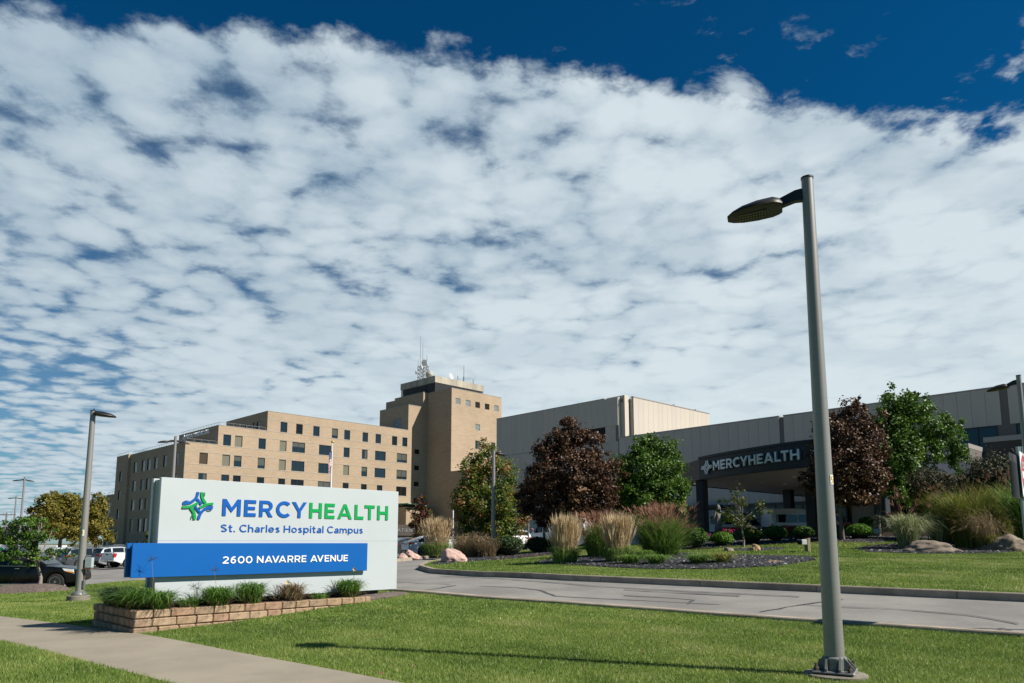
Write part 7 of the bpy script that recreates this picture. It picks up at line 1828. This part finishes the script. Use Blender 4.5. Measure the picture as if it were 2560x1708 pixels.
lily(8.3, 13.92, 0.25, 0.24, 90, 'sparse little daylily tuft between the larger clumps', 77, dry=10); lily(5.55, 13.9, 0.31, 0.37, 180, 'thin daylily between corner clump and lettering clump', 78, dry=40)
yel = mat('lily_yellow', (.75,.45,.02), .5)
for l_, (dx, dz) in ((l5, (-.06, .43)), (l6, (.12, .66))):
    m = MB()
    for k in range(6):
        a = k * PI / 3; c, s = math.cos(a), math.sin(a); m.add([(dx, -.12, dz), (dx + c * .03 - s * .012, -.13 - .01, dz + s * .03 + c * .012), (dx + c * .055, -.15, dz + s * .055), (dx + c * .03 + s * .012, -.13 - .01, dz + s * .03 - c * .012)], [(0, 1, 2, 3)])
    m.build('flower', yel, l_); m = MB(); m.tube([(0, 0, 0), (dx * .6, -.05, dz * .6), (dx, -.115, dz)], .004, 4); m.build('stalk', bladem, l_)
for i, (s, t, h_, lab) in enumerate(((4.85, 13.9, .95, 'tall dried seed head against the left of the blue panel'), (6.0, 13.9, .72, 'dried seed stalk against the silver sign below the panel'), (5.6, 13.85, .45, 'short dried seed stalk over the planter blocks'))):
    p = VA * s + VB * t; S_ = thing('dried_stalk', lab, 'plant', (p[0], p[1], .37)); m = MB(); m.tube([(0, 0, 0), (.03, 0, h_ * .6), (-.02, 0, h_)], .003, 4); rr2 = random.Random(i); m.build('stalk', MATS['straw'], S_); m = MB()
    for k in range(16):
        d = Vector((rr2.gauss(0, 1), rr2.gauss(0, .5), rr2.gauss(.3, .6))).normalized() * rr2.uniform(.05, .11); m.tube([(-.02, 0, h_ - .02), tuple(Vector((-.02, 0, h_)) + d)], .0022, 3); m.ball(tuple(Vector((-.02, 0, h_)) + d), .006, 5, 4)
    m.build('seed_head', MATS['dry_brown'], S_)
# geraniums on the planter wall
def geranium(u, v, Y, ru, label, cols, seed):
    q = at(u, v, Y); S_ = thing('geranium', label, 'flowers', (q[0], q[1], q[2] - .18), 0, 'geraniums on the planter wall'); g = np.random.default_rng(seed); k = Y / FOC * ru
    V, F, t = leafcloud([(0, 0, .05, k, .25, .16, 420)], .09, seed); link('foliage', bigmesh('foliage', V, F, t), S_, lf_box); m = MB()
    for i in range(26):
        x, y, z = g.uniform(-k, k), g.uniform(-.25, .2), .16 + g.uniform(-.05, .12)
        for j in range(7): m.ball((x + g.normal(0, .022), y + g.normal(0, .022), z + g.normal(0, .016)), .022, 5, 4, int(g.integers(0, len(cols))))
    m.build('blooms', cols, S_); return S_
gcor, gmag, gred, gvio = mat('coral_bloom', (.62,.10,.10), .6), mat('magenta_bloom', (.48,.015,.13), .6), mat('red_bloom', (.45,.015,.02), .6), mat('violet_bloom', (.25,.03,.25), .6)
geranium(1745, 1332, 42.6, 16, 'coral and red geraniums beside the canopy column', [gcor, gred], 1); geranium(1765, 1338, 42.3, 10, 'violet petunias trailing at the statue side of the wall', [gvio, gmag], 2); geranium(1822, 1328, 42.2, 16, 'magenta geraniums between the statue and the thin tree', [gmag], 3)
geranium(1905, 1330, 42.2, 8, 'faint violet flowers in shade past the thin tree', [gvio], 7); geranium(1975, 1324, 42.0, 15, 'shaded red geraniums under the canopy by the post', [gred], 4); geranium(2118, 1311, 41.6, 6, 'pink geraniums next to the purple tree trunk', [gcor], 5); geranium(2222, 1288, 41.4, 6, 'coral geraniums above the striped grass', [gcor, gred], 8)
# fallen leaves on the lawns and bark
g = np.random.default_rng(4); n = 420
Pf = np.concatenate([np.c_[g.uniform(-1, 8, 700), g.uniform(34, 41, 700)], np.c_[g.uniform(9, 18, 600), g.uniform(33, 41, 600)], np.c_[g.uniform(-7, 7, 120), g.uniform(8.5, 17, 120)]])
okf = pip(Pf, ISL) | pip(Pf, LAWN); Pf = Pf[okf]; n = len(Pf); zf = HH(Pf[:, 0], Pf[:, 1]) + np.where(Pf[:, 1] > 20, .19, .095)
a = g.uniform(0, 2 * PI, n); s = np.where(Pf[:, 1] > 20, .06, .03) * g.uniform(.6, 1.2, n)
V = np.stack([np.stack([Pf[:, 0] + np.cos(a + o_) * s * r_, Pf[:, 1] + np.sin(a + o_) * s * r_, zf + g.uniform(0, .03, n)], -1) for o_, r_ in ((0, 1), (1.4, .5), (3.14, 1), (4.6, .5))], 1).reshape(-1, 3)
o = link('fallen_leaves', bigmesh('fallen_leaves', V, np.arange(n * 4).reshape(-1, 4), np.repeat(g.random(n), 4)), None, leafmat('fallen_leaf', [(.06,.03,.015),(.14,.06,.03),(.22,.09,.04)], .7, .1)); o['kind'] = 'stuff'
# ------------------------------------------------------------------ statue and person
def skinned(name, joints, edges, root, m, parent, sub=2):
    me = bpy.data.meshes.new(name); me.from_pydata([j[:3] for j in joints], edges, []); o = link(name, me, parent, m)
    md = o.modifiers.new('skin', 'SKIN'); md.use_smooth_shade = True
    sv = me.skin_vertices[0].data if me.skin_vertices else None
    if sv is None:
        bpy.context.view_layer.objects.active = o
        me.attributes  # skin layer is made with the modifier
    for i, j in enumerate(joints):
        r = j[3] if hasattr(j[3], '__len__') else (j[3], j[3]); me.skin_vertices[0].data[i].radius = r
    me.skin_vertices[0].data[root].use_root = True
    s = o.modifiers.new('sub', 'SUBSURF'); s.levels = sub; s.render_levels = sub
    return o
stone = mat('statue_stone', (.21,.205,.185), .9, var=.25, vscale=4, bump=.4, bscale=14)
q = at(1797, 1337, 43.2); STZ = q[2] - .02
ST = thing('statue', 'grey stone statue of a robed long haired figure among the geraniums', 'statue', (q[0], q[1], STZ), R(200))
J = [(0,0,.92,.17),(0,0,.62,(.19,.15)),(0,0,.28,(.21,.16)),(0,0,.03,(.235,.18)),(0,0,1.12,(.18,.13)),(0,0,1.34,(.19,.13)),(0,.0,1.47,.075),(0,-.015,1.62,(.10,.115)),(0,-.01,1.74,(.075,.085)),
     (.19,.0,1.38,.075),(.27,.02,1.12,.062),(.30,-.10,.90,.052),(.32,-.17,.84,.035),(-.19,.0,1.38,.075),(-.28,.0,1.12,.062),(-.40,-.16,.98,.05),(-.50,-.24,.94,.034)]
E_ = [(0,1),(1,2),(2,3),(0,4),(4,5),(5,6),(6,7),(7,8),(5,9),(9,10),(10,11),(11,12),(5,13),(13,14),(14,15),(15,16)]
skinned('body', J, E_, 0, stone, ST)
m = MB(); m.ball((0, .035, 1.66), (.112, .11, .14), 14, 10); m.tube([(.05,.09,1.64),(.07,.10,1.48),(.08,.08,1.36)], [.06,.055,.03], 8); m.tube([(-.05,.09,1.64),(-.07,.10,1.48),(-.08,.08,1.36)], [.06,.055,.03], 8); m.build('hair', stone, ST, smooth=60)
m = MB()
for k in range(11):
    a = PI * .1 + k * 1.8 * PI / 11; x, y = math.cos(a), math.sin(a); m.tube([(x*.17,y*.13,1.05),(x*.205,y*.16,.6),(x*.245,y*.195,.02)], [.012,.02,.028], 5)
m.build('robe_folds', stone, ST, smooth=60)
m = MB(); m.tube([(0,-.125,1.625),(0,-.145,1.60),(0,-.12,1.595)], [.012,.02,.012], 6)
for sx in (-1, 1): m.ball((sx*.04,-.112,1.645), .014, 6, 5)
m.tube([(-.03,-.118,1.56),(.03,-.118,1.56)], .008, 5); m.build('face', stone, ST, smooth=60)
for side, (hx, hy, hz) in ((1, (.32,-.17,.84)), (-1, (-.50,-.24,.94))):
    m = MB()
    for k in range(4): m.tube([(hx + (k-1.5)*.016, hy-.01, hz-.01), (hx + (k-1.5)*.02 - (.02 if side < 0 else 0), hy-.05, hz-.04), (hx + (k-1.5)*.02 - (.03 if side < 0 else 0), hy-.065, hz-.085+.004*abs(k-1.5))], [.010,.009,.007], 5)
    m.tube([(hx - side*.03, hy, hz), (hx - side*.05, hy-.035, hz-.025), (hx - side*.045, hy-.055, hz-.045)], [.011,.010,.008], 5); m.build('hand', stone, ST, smooth=60)
m = MB(); m.lathe([(.30,-.35),(.30,-.02),(.27,0)], k=20); m.build('plinth', stone, ST)
# person in a blue shirt by the shuttle van
skin = mat('skin', (.36,.20,.13), .55); hairm = mat('dark_hair', (.02,.015,.012), .6); shirt = mat('blue_shirt', (.02,.06,.16), .85, var=.15, vscale=6); jeans = mat('dark_trousers', (.018,.02,.028), .9)
q = at(2096, 1358, 46.5); pz = H(q[0], q[1]) + .03
PE = thing('person', 'person in a blue shirt standing with back turned past the tall post', 'person', (q[0], q[1], pz), R(195))
J = [(0,0,.96,(.15,.11)),(.095,0,.86,.095),(.10,-.01,.50,.062),(.105,.01,.09,.042),(.11,-.10,.035,.038),(-.095,0,.86,.095),(-.10,-.01,.50,.062),(-.105,.01,.09,.042),(-.11,-.10,.035,.038),(0,0,1.15,(.145,.105)),(0,0,1.36,(.17,.11)),(0,0,1.48,.06),(0,-.01,1.60,(.078,.095)),(0,-.01,1.70,(.06,.072)),
     (.19,0,1.38,.062),(.24,.02,1.10,.047),(.23,-.09,.88,.036),(.23,-.12,.80,.03),(-.19,0,1.38,.062),(-.24,.02,1.10,.047),(-.23,-.12,.92,.036),(-.22,-.17,.86,.03)]
E_ = [(0,1),(1,2),(2,3),(3,4),(0,5),(5,6),(6,7),(7,8),(0,9),(9,10),(10,11),(11,12),(12,13),(10,14),(14,15),(15,16),(16,17),(10,18),(18,19),(19,20),(20,21)]
skinned('body', J, E_, 0, skin, PE)
def grow(js, k): return [(j[0], j[1], j[2], tuple(x + k for x in j[3]) if hasattr(j[3], '__len__') else j[3] + k) for j in js]
JS = grow([J[0], J[9], J[10], J[14], (.225,.01,1.20,.055), J[18], (-.225,.01,1.20,.055), (0,0,1.44,.07)], .014); skinned('shirt', JS, [(0,1),(1,2),(2,3),(3,4),(2,5),(5,6),(2,7)], 0, shirt, PE)
JT = grow([J[0], J[1], J[2], J[3], J[5], J[6], J[7]], .012); skinned('trousers', JT, [(0,1),(1,2),(2,3),(0,4),(4,5),(5,6)], 0, jeans, PE)
m = MB(); m.ball((0, .018, 1.665), (.088, .098, .095), 14, 10); m.build('hair', hairm, PE, smooth=60)
m = MB(); m.tube([(0,-.10,1.62),(0,-.125,1.595),(0,-.10,1.588)], [.010,.016,.010], 6)
for sx in (-1, 1): m.ball((sx*.085, .0, 1.615), (.012,.026,.034), 6, 5); m.ball((sx*.032,-.092,1.635), .010, 6, 5)
m.tube([(-.025,-.098,1.56),(.025,-.098,1.56)], .006, 5); m.build('face', skin, PE, smooth=60)
for hx, hy, hz in ((.23,-.12,.80), (-.22,-.17,.86)):
    m = MB()
    for k in range(4): m.tube([(hx + (k-1.5)*.017, hy-.005, hz-.02), (hx + (k-1.5)*.017, hy-.03, hz-.065), (hx + (k-1.5)*.016, hy-.02, hz-.10+.006*abs(k-1.5))], [.0095,.0085,.007], 5)
    s_ = 1 if hx < 0 else -1; m.tube([(hx + s_*.03, hy-.01, hz), (hx + s_*.048, hy-.03, hz-.035), (hx + s_*.042, hy-.04, hz-.06)], [.011,.0095,.008], 5); m.build('hand', skin, PE, smooth=60)
